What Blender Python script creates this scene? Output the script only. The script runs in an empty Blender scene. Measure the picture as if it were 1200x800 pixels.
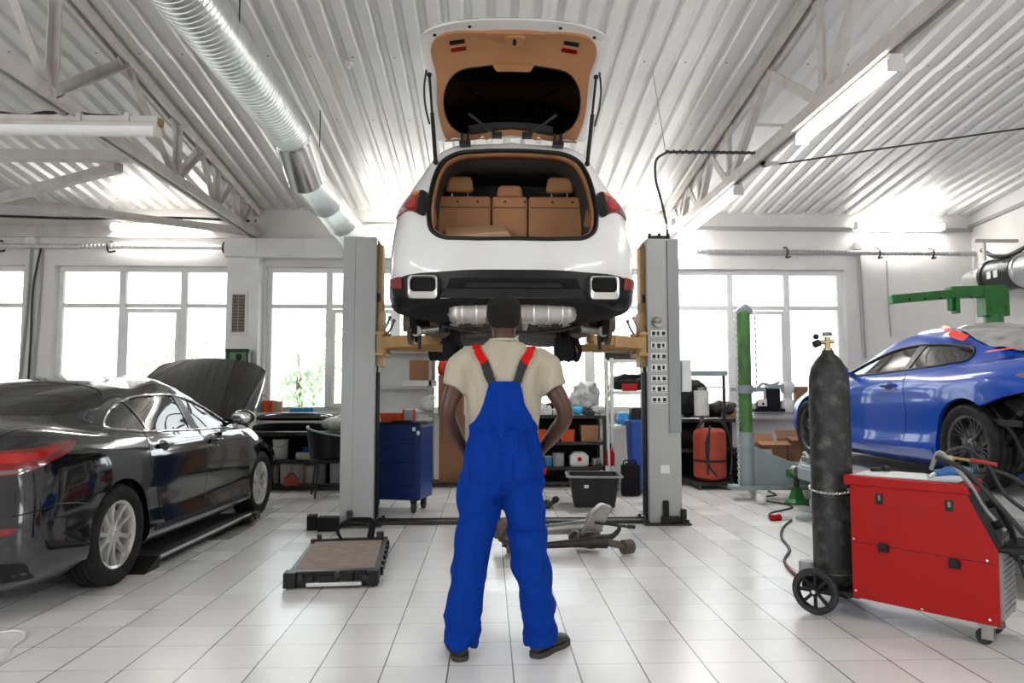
import bpy, bmesh, math, random
from math import sin, cos, pi, radians
from mathutils import Vector, Matrix, noise, Euler
from mathutils.bvhtree import BVHTree
from mathutils.geometry import delaunay_2d_cdt
random.seed(7)
COL = bpy.context.scene.collection
V = Vector
# ---------------------------------------------------------------- camera maths (survey of the photograph)
F, CX, CY, CH = 840., 600., 400., 1.30
PITCH = math.atan(59/F); YAW = math.atan(28/F)
def ray(px, py):
    x = (px-CX)/F; z = (CY-py)/F; y = 1.
    y, z = y*cos(PITCH)-z*sin(PITCH), y*sin(PITCH)+z*cos(PITCH)
    x, y = x*cos(YAW)+y*sin(YAW), -x*sin(YAW)+y*cos(YAW)
    return x, y, z
def fl(px, py, z=0.):
    r = ray(px, py); t = (z-CH)/r[2]; return V((r[0]*t, r[1]*t, z))
def at(px, py, Y):
    r = ray(px, py); t = Y/r[1]; return V((r[0]*t, Y, CH+r[2]*t))
# ---------------------------------------------------------------- materials
MATS = {}
def M(name, col, rough=.5, metal=0., bump=0., bscale=40., dirt=None, dscale=6., damt=.5, coat=0., stretch=None, emit=0., ior=None, dlo=.45, dhi=.7, sheen=0., spec=None):
    m = bpy.data.materials.new(name); m.use_nodes = True; nt = m.node_tree; b = nt.nodes['Principled BSDF']
    b.inputs['Base Color'].default_value = (*col, 1); b.inputs['Roughness'].default_value = rough; b.inputs['Metallic'].default_value = metal
    b.inputs['Coat Weight'].default_value = coat; b.inputs['Coat Roughness'].default_value = .04
    if spec is not None: b.inputs['Specular IOR Level'].default_value = spec
    if ior: b.inputs['IOR'].default_value = ior
    if sheen: b.inputs['Sheen Weight'].default_value = sheen
    if emit:
        b.inputs['Emission Color'].default_value = (*col, 1); b.inputs['Emission Strength'].default_value = emit
    tc = nt.nodes.new('ShaderNodeTexCoord'); mp = nt.nodes.new('ShaderNodeMapping'); nt.links.new(tc.outputs['Object'], mp.inputs[0])
    if stretch: mp.inputs['Scale'].default_value = stretch
    if dirt is not None:
        n = nt.nodes.new('ShaderNodeTexNoise'); n.inputs['Scale'].default_value = dscale; n.inputs['Detail'].default_value = 6; nt.links.new(mp.outputs[0], n.inputs[0])
        r = nt.nodes.new('ShaderNodeMapRange'); r.inputs[1].default_value = dlo; r.inputs[2].default_value = dhi; r.inputs[4].default_value = damt; nt.links.new(n.outputs[0], r.inputs[0])
        x = nt.nodes.new('ShaderNodeMix'); x.data_type = 'RGBA'; x.inputs[6].default_value = (*col, 1); x.inputs[7].default_value = (*dirt, 1)
        nt.links.new(r.outputs[0], x.inputs[0]); nt.links.new(x.outputs[2], b.inputs['Base Color'])
    if bump:
        n = nt.nodes.new('ShaderNodeTexNoise'); n.inputs['Scale'].default_value = bscale; n.inputs['Detail'].default_value = 4; nt.links.new(mp.outputs[0], n.inputs[0])
        bp = nt.nodes.new('ShaderNodeBump'); bp.inputs['Strength'].default_value = bump; bp.inputs['Distance'].default_value = .01
        nt.links.new(n.outputs[0], bp.inputs['Height']); nt.links.new(bp.outputs[0], b.inputs['Normal'])
    MATS[name] = m; return m
def glass_mat(name, tint, refl=.12, rough=.02):
    m = bpy.data.materials.new(name); m.use_nodes = True; nt = m.node_tree; nt.nodes.remove(nt.nodes['Principled BSDF'])
    o = nt.nodes['Material Output']; t = nt.nodes.new('ShaderNodeBsdfTransparent'); t.inputs[0].default_value = (*tint, 1)
    g = nt.nodes.new('ShaderNodeBsdfGlossy'); g.inputs['Roughness'].default_value = rough
    fr = nt.nodes.new('ShaderNodeLayerWeight'); fr.inputs[0].default_value = .35
    mr = nt.nodes.new('ShaderNodeMapRange'); mr.inputs[3].default_value = refl; mr.inputs[4].default_value = 1.0; nt.links.new(fr.outputs['Fresnel'], mr.inputs[0])
    mx = nt.nodes.new('ShaderNodeMixShader'); nt.links.new(mr.outputs[0], mx.inputs[0]); nt.links.new(t.outputs[0], mx.inputs[1]); nt.links.new(g.outputs[0], mx.inputs[2]); nt.links.new(mx.outputs[0], o.inputs[0])
    MATS[name] = m; return m
# ---------------------------------------------------------------- object helpers
def props(o, label=None, cat=None, group=None, kind=None):
    if label: o['label'] = label
    if cat: o['category'] = cat
    if group: o['group'] = group
    if kind: o['kind'] = kind
    return o
def thing(name, label, cat, loc=(0, 0, 0), rz=0., group=None):
    o = bpy.data.objects.new(name, None); COL.objects.link(o); o.location = loc; o.rotation_euler = (0, 0, rz); o.empty_display_size = .1
    return props(o, label, cat, group)
def link(name, me, mat=None, parent=None, loc=None, rz=None):
    o = bpy.data.objects.new(name, me); COL.objects.link(o)
    if mat is not None:
        me.materials.clear()
        for m in (mat if isinstance(mat, (list, tuple)) else [mat]): me.materials.append(m if not isinstance(m, str) else MATS[m])
    if parent: o.parent = parent
    if loc is not None: o.location = loc
    if rz is not None: o.rotation_euler = (0, 0, rz)
    return o
def copy_tree(o, parent=None):
    c = o.copy(); COL.objects.link(c); c.parent = parent
    for ch in list(o.children): copy_tree(ch, c)
    return c
def frame_of(d, up=V((0, 0, 1))):
    d = d.normalized()
    if abs(d.dot(up)) > .95: up = V((1, 0, 0))
    a = up.cross(d).normalized(); b = d.cross(a).normalized()
    return a, b
class MB:
    def __init__(s): s.v = []; s.f = []; s.m = []; s.mi = 0
    def add(s, vs, fs):
        n = len(s.v); s.v += [tuple(p) for p in vs]; s.f += [tuple(i+n for i in f) for f in fs]; s.m += [s.mi]*len(fs); return s
    def box(s, c, d, rot=None, taper=None):
        x, y, z = d[0]/2, d[1]/2, d[2]/2; vs = []
        for k in (-1, 1):
            t = 1. if (taper is None or k < 0) else taper
            vs += [V((-x*t, -y*t, k*z)), V((x*t, -y*t, k*z)), V((x*t, y*t, k*z)), V((-x*t, y*t, k*z))]
        if rot is not None:
            R = rot if isinstance(rot, Matrix) else Euler(rot).to_matrix()
            vs = [R @ p for p in vs]
        vs = [p+V(c) for p in vs]
        return s.add(vs, [(3, 2, 1, 0), (4, 5, 6, 7), (0, 1, 5, 4), (1, 2, 6, 5), (2, 3, 7, 6), (3, 0, 4, 7)])
    def bb(s, x0, x1, y0, y1, z0, z1): return s.box(((x0+x1)/2, (y0+y1)/2, (z0+z1)/2), (abs(x1-x0), abs(y1-y0), abs(z1-z0)))
    def bar(s, p0, p1, w, h, up=V((0, 0, 1))):
        p0, p1 = V(p0), V(p1); a, b = frame_of(p1-p0, up); vs = []
        for p in (p0, p1): vs += [p-a*w/2-b*h/2, p+a*w/2-b*h/2, p+a*w/2+b*h/2, p-a*w/2+b*h/2]
        return s.add(vs, [(3, 2, 1, 0), (4, 5, 6, 7), (0, 1, 5, 4), (1, 2, 6, 5), (2, 3, 7, 6), (3, 0, 4, 7)])
    def rings(s, R, closed=False, caps=True):
        n = len(R[0]); k = len(R); vs = [p for r in R for p in r]; fs = []
        for i in range(k if closed else k-1):
            a = i*n; b = ((i+1) % k)*n
            for j in range(n): fs.append((a+j, a+(j+1) % n, b+(j+1) % n, b+j))
        if caps and not closed: fs += [tuple(range(n))[::-1], tuple(range((k-1)*n, k*n))]
        return s.add(vs, fs)
    def cyl(s, p0, p1, r, n=16, r2=None, caps=True):
        p0, p1 = V(p0), V(p1); a, b = frame_of(p1-p0); r2 = r if r2 is None else r2
        return s.rings([[p+(a*cos(2*pi*j/n)+b*sin(2*pi*j/n))*q for j in range(n)] for p, q in ((p0, r), (p1, r2))], caps=caps)
    def tube(s, pts, r, n=8, sub=0, flat=None, closed=False):
        pts = [V(p) for p in pts]
        if sub: pts = spl(pts, sub)
        rr = r if isinstance(r, (list, tuple)) else None; R = []; up = None
        for i, p in enumerate(pts):
            if closed: d = pts[(i+1) % len(pts)]-pts[i-1]
            else: d = pts[min(i+1, len(pts)-1)]-pts[max(i-1, 0)]
            if d.length < 1e-9: d = V((0, 0, 1))
            d.normalize()
            if up is None: a, b = frame_of(d)
            else:
                a = up-d*up.dot(d)
                if a.length < 1e-6: a, b = frame_of(d)
                a.normalize(); b = d.cross(a)
            up = a
            if rr:
                q = i/(len(pts)-1)*(len(rr)-1); k = min(int(q), len(rr)-2); q = rr[k]+(rr[k+1]-rr[k])*(q-k)
            else: q = r
            R.append([p+(a*cos(2*pi*j/n)+b*sin(2*pi*j/n)*(flat or 1))*q for j in range(n)])
        return s.rings(R, closed=closed)
    def lathe(s, prof, c=(0, 0, 0), axis='z', n=32, closed=False, sc=(1, 1), caps=True):
        c = V(c); R = []
        for (r, h) in prof:
            ring = []
            for j in range(n):
                a = 2*pi*j/n; u, w = r*cos(a)*sc[0], r*sin(a)*sc[1]
                p = {'z': V((u, w, h)), 'x': V((h, u, w)), 'y': V((w, h, u))}[axis]
                ring.append(c+p)
            R.append(ring)
        return s.rings(R, closed=closed, caps=caps)
    def ell(s, c, r, n=16, m=10, R=None):
        c = V(c); rg = []
        for i in range(m+1):
            t = pi*i/m; q = max(sin(t), .02)
            ring = [V((r[0]*q*cos(2*pi*j/n), r[1]*q*sin(2*pi*j/n), -r[2]*cos(t))) for j in range(n)]
            if R is not None: ring = [R @ p for p in ring]
            rg.append([c+p for p in ring])
        return s.rings(rg)
    def prism(s, pts, o, u, w, d):      # polygon pts (a,b) in plane o+a*u+b*w extruded by vector d
        o, u, w, d = V(o), V(u), V(w), V(d); n = len(pts)
        P = [o+u*a+w*b for a, b in pts]
        return s.add(P+[p+d for p in P], [tuple(range(n))[::-1], tuple(range(n, 2*n))]+[(i, (i+1) % n, n+(i+1) % n, n+i) for i in range(n)])
    def mesh(s, name='m'):
        me = bpy.data.meshes.new(name); me.from_pydata(s.v, [], s.f); me.polygons.foreach_set('material_index', s.m)
        bm = bmesh.new(); bm.from_mesh(me); bmesh.ops.recalc_face_normals(bm, faces=bm.faces); bm.to_mesh(me); bm.free(); me.update(); return me
    def build(s, name, mat, parent=None, loc=None, rz=None, smooth=None, bevel=0, weld=False, seg=2):
        me = s.mesh(name); o = link(name, me, mat, parent, loc, rz)
        if smooth is not None: shade(o, smooth)
        if bevel:
            b = o.modifiers.new('b', 'BEVEL'); b.width = bevel; b.segments = seg; b.limit_method = 'ANGLE'; b.angle_limit = radians(40)
        return o
def shade(o, ang=40):
    me = o.data; me.polygons.foreach_set('use_smooth', [True]*len(me.polygons))
    bm = bmesh.new(); bm.from_mesh(me)
    for e in bm.edges:
        if len(e.link_faces) == 2 and e.calc_face_angle(0) > radians(ang): e.smooth = False
    bm.to_mesh(me); bm.free(); me.update()
def spl(P, sub, mirror=False, closed=False):
    P = [V(p) for p in P]; n = len(P); out = []
    def g(i):
        if closed: return P[i % n]
        if i < 0: return V((-P[1].x, P[1].y, P[1].z)) if mirror else P[0]*2-P[1]
        if i >= n: return V((-P[n-2].x, P[n-2].y, P[n-2].z)) if mirror else P[n-1]*2-P[n-2]
        return P[i]
    for i in range(n if closed else n-1):
        p0, p1, p2, p3 = g(i-1), g(i), g(i+1), g(i+2)
        d0 = max((p1-p0).length, 1e-5); d1 = max((p2-p1).length, 1e-5); d2 = max((p3-p2).length, 1e-5)
        m1 = ((p1-p0)/d0*d1+(p2-p1)/d1*d0)/(d0+d1)*d1; m2 = ((p2-p1)/d1*d2+(p3-p2)/d2*d1)/(d1+d2)*d1
        for k in range(sub):
            t = k/sub; t2 = t*t; t3 = t2*t
            out.append(p1*(2*t3-3*t2+1)+m1*(t3-2*t2+t)+p2*(-2*t3+3*t2)+m2*(t3-t2))
    if not closed: out.append(P[-1].copy())
    return out
def rounded(pts, r, n=4):               # 2D polygon with rounded corners; r number or list
    out = []; N = len(pts)
    for i in range(N):
        p = V(pts[i]); a = V(pts[i-1])-p; b = V(pts[(i+1) % N])-p; rr = r[i] if isinstance(r, (list, tuple)) else r
        rr = min(rr, a.length*.48, b.length*.48)
        if rr < 1e-4: out.append(tuple(p)); continue
        A = p+a.normalized()*rr; B = p+b.normalized()*rr
        for k in range(n+1):
            t = k/n; q = A*(1-t)**2+p*2*t*(1-t)+B*t*t; out.append((q.x, q.y))
    return out
def sm2(pts, sub=6): return [(p.x, p.y) for p in spl([(a, b, 0) for a, b in pts], sub, closed=True)]
def inside(p, poly):
    x, y = p; c = False; n = len(poly)
    for i in range(n):
        x1, y1 = poly[i]; x2, y2 = poly[i-1]
        if (y1 > y) != (y2 > y) and x < (x2-x1)*(y-y1)/(y2-y1)+x1: c = not c
    return c
def resample(poly, h, closed=True):
    out = []; N = len(poly)
    for i in range(N if closed else N-1):
        a = V(poly[i]); b = V(poly[(i+1) % N]); k = max(1, int(math.ceil((b-a).length/h)))
        for j in range(k): out.append(tuple(a.lerp(b, j/k)))
    if not closed: out.append(tuple(poly[-1]))
    return out
def bvh_of(me): return BVHTree.FromPolygons([v.co.copy() for v in me.vertices], [tuple(p.vertices) for p in me.polygons])
def cast(bvh, o, d, off):
    h = bvh.ray_cast(V(o), V(d))
    if h[0] is None:
        h = bvh.find_nearest(V(o)+V(d)*2.0)
    n = h[1]
    if n.dot(V(d)) > 0: n = -n
    return h[0]+n*off, n
def patch(bvh, poly, org, d, off=.002, thick=.004, h=.04, fn=None):
    """surface patch: 2D outline -> 3D ray origins org(u,v) cast along d onto the body"""
    P = resample(poly, h); n = len(P); pts = [V(p) for p in P]
    xs = [p[0] for p in P]; ys = [p[1] for p in P]
    x = min(xs)+h*.5
    while x < max(xs):
        y = min(ys)+h*.5
        while y < max(ys):
            if inside((x, y), P) and min((V((x, y))-V(q)).length for q in P) > h*.4: pts.append(V((x, y)))
            y += h
        x += h
    r = delaunay_2d_cdt(pts, [], [list(range(n))], 1, 1e-6)
    vs, fs = r[0], r[2]; top = []; bot = []
    for p in vs:
        q, nn = cast(bvh, org(p.x, p.y), d, off)
        if fn: q = q+nn*fn(p.x, p.y)
        top.append(q); bot.append(q-nn*thick)
    m = MB(); N = len(top); ed = {}
    fs = [tuple(f) for f in fs]
    for f in fs:
        for i in range(len(f)):
            a, b = f[i], f[(i+1) % len(f)]; ed[(a, b)] = ed.get((a, b), 0)+1
    side = [(a, b) for (a, b) in ed if (b, a) not in ed]
    m.add(top+bot, fs+[tuple(i+N for i in f[::-1]) for f in fs]+[(b, a, a+N, b+N) for a, b in side])
    return m
def path_on(bvh, pts2, org, d, off=.004, h=.03, closed=True):
    return [cast(bvh, org(*p), d, off)[0] for p in resample(pts2, h, closed)]
def evaluated(o):
    dg = bpy.context.evaluated_depsgraph_get(); dg.update(); me = bpy.data.meshes.new_from_object(o.evaluated_get(dg)); return me
def boolean(me, cutters, op='DIFFERENCE', mats=2):
    """returns a new mesh: me minus each cutter mesh (cut faces use material slot 1)"""
    o = bpy.data.objects.new('tmp', me); COL.objects.link(o); tmp = []
    slots = [bpy.data.materials.new('t%d' % i) for i in range(mats)]
    me.materials.clear()
    for s in slots: me.materials.append(s)
    for c in cutters:
        c.materials.clear()
        for s in slots: c.materials.append(s)
        c.polygons.foreach_set('material_index', [1]*len(c.polygons))
        k = bpy.data.objects.new('cut', c); COL.objects.link(k); tmp.append(k)
        b = o.modifiers.new('b', 'BOOLEAN'); b.operation = op; b.object = k; b.solver = 'EXACT'
    r = evaluated(o)
    for k in tmp+[o]: bpy.data.objects.remove(k, do_unlink=True)
    r.materials.clear()
    return r
def fuse(m, voxel, smooth=4, disp=None, name='m'):
    """voxel-remesh a pile of lofts into one continuous surface"""
    me = m.mesh() if isinstance(m, MB) else m
    o = bpy.data.objects.new('tmp', me); COL.objects.link(o)
    r = o.modifiers.new('r', 'REMESH'); r.mode = 'VOXEL'; r.voxel_size = voxel; r.use_smooth_shade = True
    s = o.modifiers.new('s', 'SMOOTH'); s.iterations = smooth; s.factor = .5
    out = evaluated(o); bpy.data.objects.remove(o, do_unlink=True)
    if disp:
        co = [v.co.copy() for v in out.vertices]; no = [v.normal.copy() for v in out.vertices]
        for v, c, n in zip(out.vertices, co, no): v.co = c+n*disp(c, n)
    out.polygons.foreach_set('use_smooth', [True]*len(out.polygons)); out.update(); return out
def ering(c, rx, ry, n=20, R=None, p=2.0):
    out = []
    for j in range(n):
        a = 2*pi*j/n; ca, sa = cos(a), sin(a)
        x = rx*math.copysign(abs(ca)**(2/p), ca); y = ry*math.copysign(abs(sa)**(2/p), sa); q = V((x, y, 0))
        if R is not None: q = R @ q
        out.append(V(c)+q)
    return out
def limb(m, pts, radii, n=16, sub=5):
    """tapering limb through joints; radii (a,b) or r"""
    P = spl(pts, sub); k = len(radii)-1; N = len(P)-1; R = []; up = None
    rr = [(r, r) if not isinstance(r, (tuple, list)) else r for r in radii]
    for i, p in enumerate(P):
        d = (P[min(i+1, N)]-P[max(i-1, 0)]).normalized()
        if up is None: a, b = frame_of(d, V((0, 1, 0)))
        else:
            a = (up-d*up.dot(d)).normalized(); b = d.cross(a)
        up = a; q = i/N*k; j = min(int(q), k-1); t = q-j; t = t*t*(3-2*t)
        ra = rr[j][0]*(1-t)+rr[j+1][0]*t; rb = rr[j][1]*(1-t)+rr[j+1][1]*t
        R.append([p+a*cos(2*pi*s/n)*ra+b*sin(2*pi*s/n)*rb for s in range(n)])
    m.rings(R); return m
FONTMESH = {}
def text_mesh(txt, size, depth=.002):
    cu = bpy.data.curves.new('txt', 'FONT'); cu.body = txt; cu.size = size; cu.extrude = depth; cu.align_x = 'CENTER'; cu.align_y = 'CENTER'
    o = bpy.data.objects.new('txt', cu); COL.objects.link(o); me = evaluated(o); bpy.data.objects.remove(o, do_unlink=True); return me

def clip_band(poly, ya, yb, sl=0., z0=1.0):
    """exact polygon clip between two slanted lines y = ya+(z-z0)*sl and y = yb+(z-z0)*sl"""
    P = [tuple(p) for p in poly]
    for lim, sg in ((ya, 1), (yb, -1)):
        def f(p): return sg*(p[0]-lim-(p[1]-z0)*sl)
        out = []
        for i in range(len(P)):
            a, b = P[i-1], P[i]; fa, fb = f(a), f(b)
            if (fa >= 0) != (fb >= 0): t = fa/(fa-fb); out.append((a[0]+(b[0]-a[0])*t, a[1]+(b[1]-a[1])*t))
            if fb >= 0: out.append(b)
        P = out
    return P
# ================================================================ materials
M('wall_paint', (.74, .72, .70), .75, bump=.15, bscale=25, dirt=(.58, .56, .53), dscale=1.6, damt=.5)
M('wall_dark', (.36, .35, .34), .8)
M('white_paint', (.80, .79, .77), .45, dirt=(.6, .58, .55), dscale=3, damt=.4)
M('truss_paint', (.60, .565, .53), .5, dirt=(.45, .38, .33), dscale=5, damt=.6)
M('sheet', (.72, .71, .69), .38, dirt=(.60, .58, .56), dscale=1.2, damt=.6, metal=.15)
M('galv', (.72, .73, .72), .3, metal=.85, dirt=(.55, .56, .55), dscale=5, damt=.6)
M('galv_smooth', (.78, .79, .79), .2, metal=.95)
M('alu', (.75, .75, .74), .35, metal=.8)
M('steel', (.35, .34, .32), .4, metal=.8, dirt=(.16, .12, .1), dscale=8, damt=.7)
M('dark_steel', (.028, .027, .026), .45, metal=.4, dirt=(.08, .065, .055), dscale=14, damt=.7)
M('rusty', (.13, .105, .085), .6, metal=.4, dirt=(.12, .075, .05), dscale=18, damt=.9, bump=.3, bscale=90)
M('black_plastic', (.006, .006, .007), .42, spec=.35)
M('black_rough', (.009, .009, .009), .75, spec=.2, bump=.2, bscale=60)
M('rubber', (.015, .015, .016), .62, dirt=(.07, .065, .06), dscale=20, damt=.5)
M('tread', (.012, .0115, .0115), .75, spec=.3, dirt=(.04, .036, .033), dscale=25, damt=.6)
M('brake', (.45, .43, .40), .35, metal=.9)
M('silver', (.82, .81, .79), .3, metal=.9)
M('rim_dark', (.10, .10, .105), .3, metal=.7)
M('chrome', (.85, .85, .85), .08, metal=1.)
M('white_car', (.86, .86, .855), .22, coat=1., dirt=(.66, .63, .6), dscale=2.5, damt=.35)
M('black_car', (.004, .005, .008), .12, coat=1., ior=1.6)
M('blue_car', (.001, .055, .40), .3, spec=.3, coat=.7, dirt=(.004, .07, .40), dscale=3, damt=.5)
M('tan', (.44, .215, .10), .6, spec=.3, bump=.08, bscale=120, dirt=(.36, .165, .075), dscale=4, damt=.5)
M('tan_light', (.50, .31, .19), .6, bump=.1, bscale=150)
M('mat_quilt', (.58, .36, .22), .7)
M('cabin_dark', (.035, .03, .028), .8)
M('red_lamp', (.20, .001, .001), .2, coat=1.)
M('red_lamp_bright', (.42, .006, .003), .12, coat=1.)
M('amber_lamp', (.85, .25, .05), .15, coat=1.)
M('clear_lamp', (.16, .13, .13), .1, coat=1.)
M('silver_muffler', (.62, .58, .55), .42, metal=.75, dirt=(.42, .36, .31), dscale=7, damt=.7)
M('lift_grey', (.42, .43, .42), .42, dirt=(.33, .33, .32), dscale=2.5, damt=.5, stretch=(1, 1, .4))
M('lift_grey_dark', (.30, .32, .32), .5)
M('lift_tan', (.52, .31, .12), .5, dirt=(.35, .22, .12), dscale=10, damt=.7)
M('red_paint', (.42, .002, .0015), .42, spec=.3, dirt=(.32, .004, .003), dscale=4, damt=.4)
M('red_dull', (.50, .07, .035), .45, dirt=(.3, .05, .03), dscale=6, damt=.6)
M('blue_cabinet', (.001, .018, .10), .4, spec=.3, dirt=(.006, .025, .11), dscale=5, damt=.5)
M('blue_side_lit', (.004, .045, .25), .35)  # lighter copy of the cabinet blue, for the side the light reaches
M('blue_plastic', (.004, .06, .36), .4)
M('blue_item', (.03, .28, .62), .4)
M('cyan_item', (.03, .42, .68), .4)
M('green_paint', (.02, .17, .025), .4, dirt=(.02, .09, .02), dscale=9, damt=.7)
M('green_old', (.08, .24, .05), .5, dirt=(.06, .09, .035), dscale=9, damt=.9, stretch=(1, 1, .4))
M('grey_blue', (.30, .36, .37), .45, dirt=(.22, .25, .25), dscale=4, damt=.6)
M('bench_top', (.55, .57, .57), .4, metal=.3, dirt=(.40, .39, .37), dscale=4, damt=.7)
M('orange', (.62, .07, .006), .45)
M('orange_red', (.72, .045, .015), .4)
M('cardboard', (.35, .175, .085), .85, bump=.05, dirt=(.25, .13, .06), dscale=3, damt=.6)
M('cardboard_dark', (.25, .13, .07), .85)
M('white_plastic', (.74, .73, .71), .45, dirt=(.6, .58, .55), dscale=6, damt=.4)
M('grey_plastic', (.35, .35, .35), .5)
M('black_tub', (.008, .009, .009), .45, bump=.1)
M('cyl_black', (.018, .018, .018), .5, bump=.25, bscale=50, dirt=(.13, .13, .12), dscale=16, damt=.6, dlo=.5, dhi=.72)
M('brass', (.5, .36, .18), .35, metal=.9)
M('denim_blue', (.0015, .036, .29), .9, spec=.12, bump=.35, bscale=120)
M('tshirt', (.47, .42, .33), .9, spec=.15, bump=.3, bscale=200)
M('strap_black', (.02, .02, .022), .8)
M('strap_red', (.62, .006, .003), .8, spec=.15)
M('skin', (.075, .031, .017), .42, bump=.1, bscale=80)
M('lip', (.11, .04, .03), .5)
M('eye_white', (.7, .68, .65), .2)
M('hair', (.008, .007, .006), .95, bump=1., bscale=260)
M('shoe', (.03, .027, .025), .5)
M('sole', (.05, .045, .04), .8)
M('radiator', (.34, .28, .24), .65, metal=.1, dirt=(.48, .41, .36), dscale=12, damt=.6)
M('cable_black', (.02, .02, .02), .5)
M('cable_red', (.35, .03, .02), .5)
M('cable_white', (.75, .74, .72), .4)
M('poly_film', (.65, .64, .62), .25, bump=.6, bscale=20, dirt=(.3, .3, .3), dscale=15, damt=.8)
M('leaf_hazed', (.50, .60, .42), .6, dirt=(.38, .50, .32), dscale=5, damt=.8)  # leaf colour paled to carry the bright haze outdoors
M('bark', (.16, .11, .07), .9)
M('ground_out', (.45, .45, .42), .9)
M('lamp_glow', (1., .98, .95), .5, emit=22.)
M('lamp_off', (.82, .81, .79), .3)
M('fan_dark', (.04, .045, .045), .4, metal=.4)
M('label_white', (.8, .8, .78), .5)
M('label_blue', (.05, .2, .5), .5)
glass_mat('window_glass', (.97, .99, .985), .02)
glass_mat('tint_glass', (.30, .36, .34), .10)
glass_mat('clear_glass', (.72, .82, .78), .08)
glass_mat('dark_glass', (.06, .065, .065), .06)
glass_mat('privacy_glass', (.004, .004, .004), .03)
M('rust_brown', (.30, .13, .06), .8)
M('lift_plate', (.10, .105, .105), .45, metal=.3, dirt=(.05, .05, .05), dscale=5, damt=.6)
M('tip_hole_dark', (.003, .003, .003), .9)  # shade of the hollow exhaust tips put in as black
M('film_grey', (.34, .34, .33), .3, bump=.6, bscale=20, dirt=(.16, .16, .16), dscale=12, damt=.8)
# floor tiles (light ceramic, thin dark joints)
def floor_material():
    m = bpy.data.materials.new('floor_tiles'); m.use_nodes = True; nt = m.node_tree; b = nt.nodes['Principled BSDF']; L = nt.links.new
    tc = nt.nodes.new('ShaderNodeTexCoord'); sp = nt.nodes.new('ShaderNodeSeparateXYZ'); L(tc.outputs['Object'], sp.inputs[0])
    def math_(op, a, b_=None, c=None):
        n = nt.nodes.new('ShaderNodeMath'); n.operation = op
        for i, q in enumerate((a, b_, c)):
            if q is None: continue
            if isinstance(q, (int, float)): n.inputs[i].default_value = q
            else: L(q, n.inputs[i])
        return n.outputs[0]
    W, D = .305, .315
    u = math_('DIVIDE', math_('SUBTRACT', sp.outputs[0], .12), W); v = math_('DIVIDE', math_('SUBTRACT', sp.outputs[1], 3.52), D)
    def dist(q, s):
        f = math_('FRACT', math_('ADD', q, 100.5)); return math_('MULTIPLY', math_('ABSOLUTE', math_('SUBTRACT', f, .5)), s)
    ju = math_('LESS_THAN', dist(u, W), .0036); jv = math_('LESS_THAN', dist(v, D), .0028)
    cu = math_('FLOOR', math_('ADD', u, 100.)); cv = math_('FLOOR', math_('ADD', v, 100.))
    cb = nt.nodes.new('ShaderNodeCombineXYZ'); L(cu, cb.inputs[0]); L(cv, cb.inputs[1])
    wn = nt.nodes.new('ShaderNodeTexWhiteNoise'); L(cb.outputs[0], wn.inputs[0])
    n = nt.nodes.new('ShaderNodeTexNoise'); n.inputs['Scale'].default_value = 1.6; n.inputs['Detail'].default_value = 2; L(tc.outputs['Object'], n.inputs[0])
    base = nt.nodes.new('ShaderNodeMix'); base.data_type = 'RGBA'; base.inputs[6].default_value = (.76, .745, .73, 1); base.inputs[7].default_value = (.86, .85, .84, 1)
    L(math_('ADD', math_('MULTIPLY', wn.outputs[0], .55), math_('MULTIPLY', n.outputs[0], .4)), base.inputs[0])
    # scattered stains
    n2 = nt.nodes.new('ShaderNodeTexNoise'); n2.inputs['Scale'].default_value = 1.1; n2.inputs['Detail'].default_value = 9; n2.inputs['Roughness'].default_value = .7; L(tc.outputs['Object'], n2.inputs[0])
    st = nt.nodes.new('ShaderNodeMapRange'); st.inputs[1].default_value = .56; st.inputs[2].default_value = .72; st.inputs[4].default_value = .12; L(n2.outputs[0], st.inputs[0])
    x1 = nt.nodes.new('ShaderNodeMix'); x1.data_type = 'RGBA'; x1.inputs[7].default_value = (.45, .41, .38, 1); L(st.outputs[0], x1.inputs[0]); L(base.outputs[2], x1.inputs[6])
    x2 = nt.nodes.new('ShaderNodeMix'); x2.data_type = 'RGBA'; x2.inputs[7].default_value = (.30, .28, .26, 1); L(math_('MULTIPLY', jv, .75), x2.inputs[0]); L(x1.outputs[2], x2.inputs[6])
    x3 = nt.nodes.new('ShaderNodeMix'); x3.data_type = 'RGBA'; x3.inputs[7].default_value = (.13, .12, .11, 1); L(ju, x3.inputs[0]); L(x2.outputs[2], x3.inputs[6])
    L(x3.outputs[2], b.inputs['Base Color'])
    rr = nt.nodes.new('ShaderNodeMapRange'); rr.inputs[3].default_value = .24; rr.inputs[4].default_value = .32; L(n.outputs[0], rr.inputs[0])
    L(math_('ADD', math_('MULTIPLY', wn.outputs[0], .06), .24), b.inputs['Roughness'])
    MATS['floor_tiles'] = m
floor_material()
# ================================================================ the setting
WY = 10.9; RX = 7.6; LX = -10.4; FY = -4.0
def roof_z(y): return 4.08+.125*(WY-y)
m = MB(); m.bb(LX, RX, FY, WY+.3, -.12, 0); props(m.build('floor', 'floor_tiles'), kind='structure')
WIN = [(-9.3, -6.97, (-8.5, -7.75)), (-6.52, -3.9, (-5.56, -4.64)), (-3.38, -.42, (-2.44, -1.4)), (-.12, 2.42, (.72, 1.6)), (2.9, 5.56, (3.78, 4.68))]
SILL, HEAD = 1.0, 3.2
m = MB(); m.bb(LX, RX+.3, WY, WY+.3, 0, SILL); m.bb(LX, RX+.3, WY, WY+.3, HEAD, 4.25)
xs = [LX]+[x for w in WIN for x in w[:2]]+[RX+.3]
for k in range(0, len(xs), 2): m.bb(xs[k], xs[k+1], WY, WY+.3, SILL, HEAD)
props(m.build('wall_back', 'wall_paint'), kind='structure')
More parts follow.
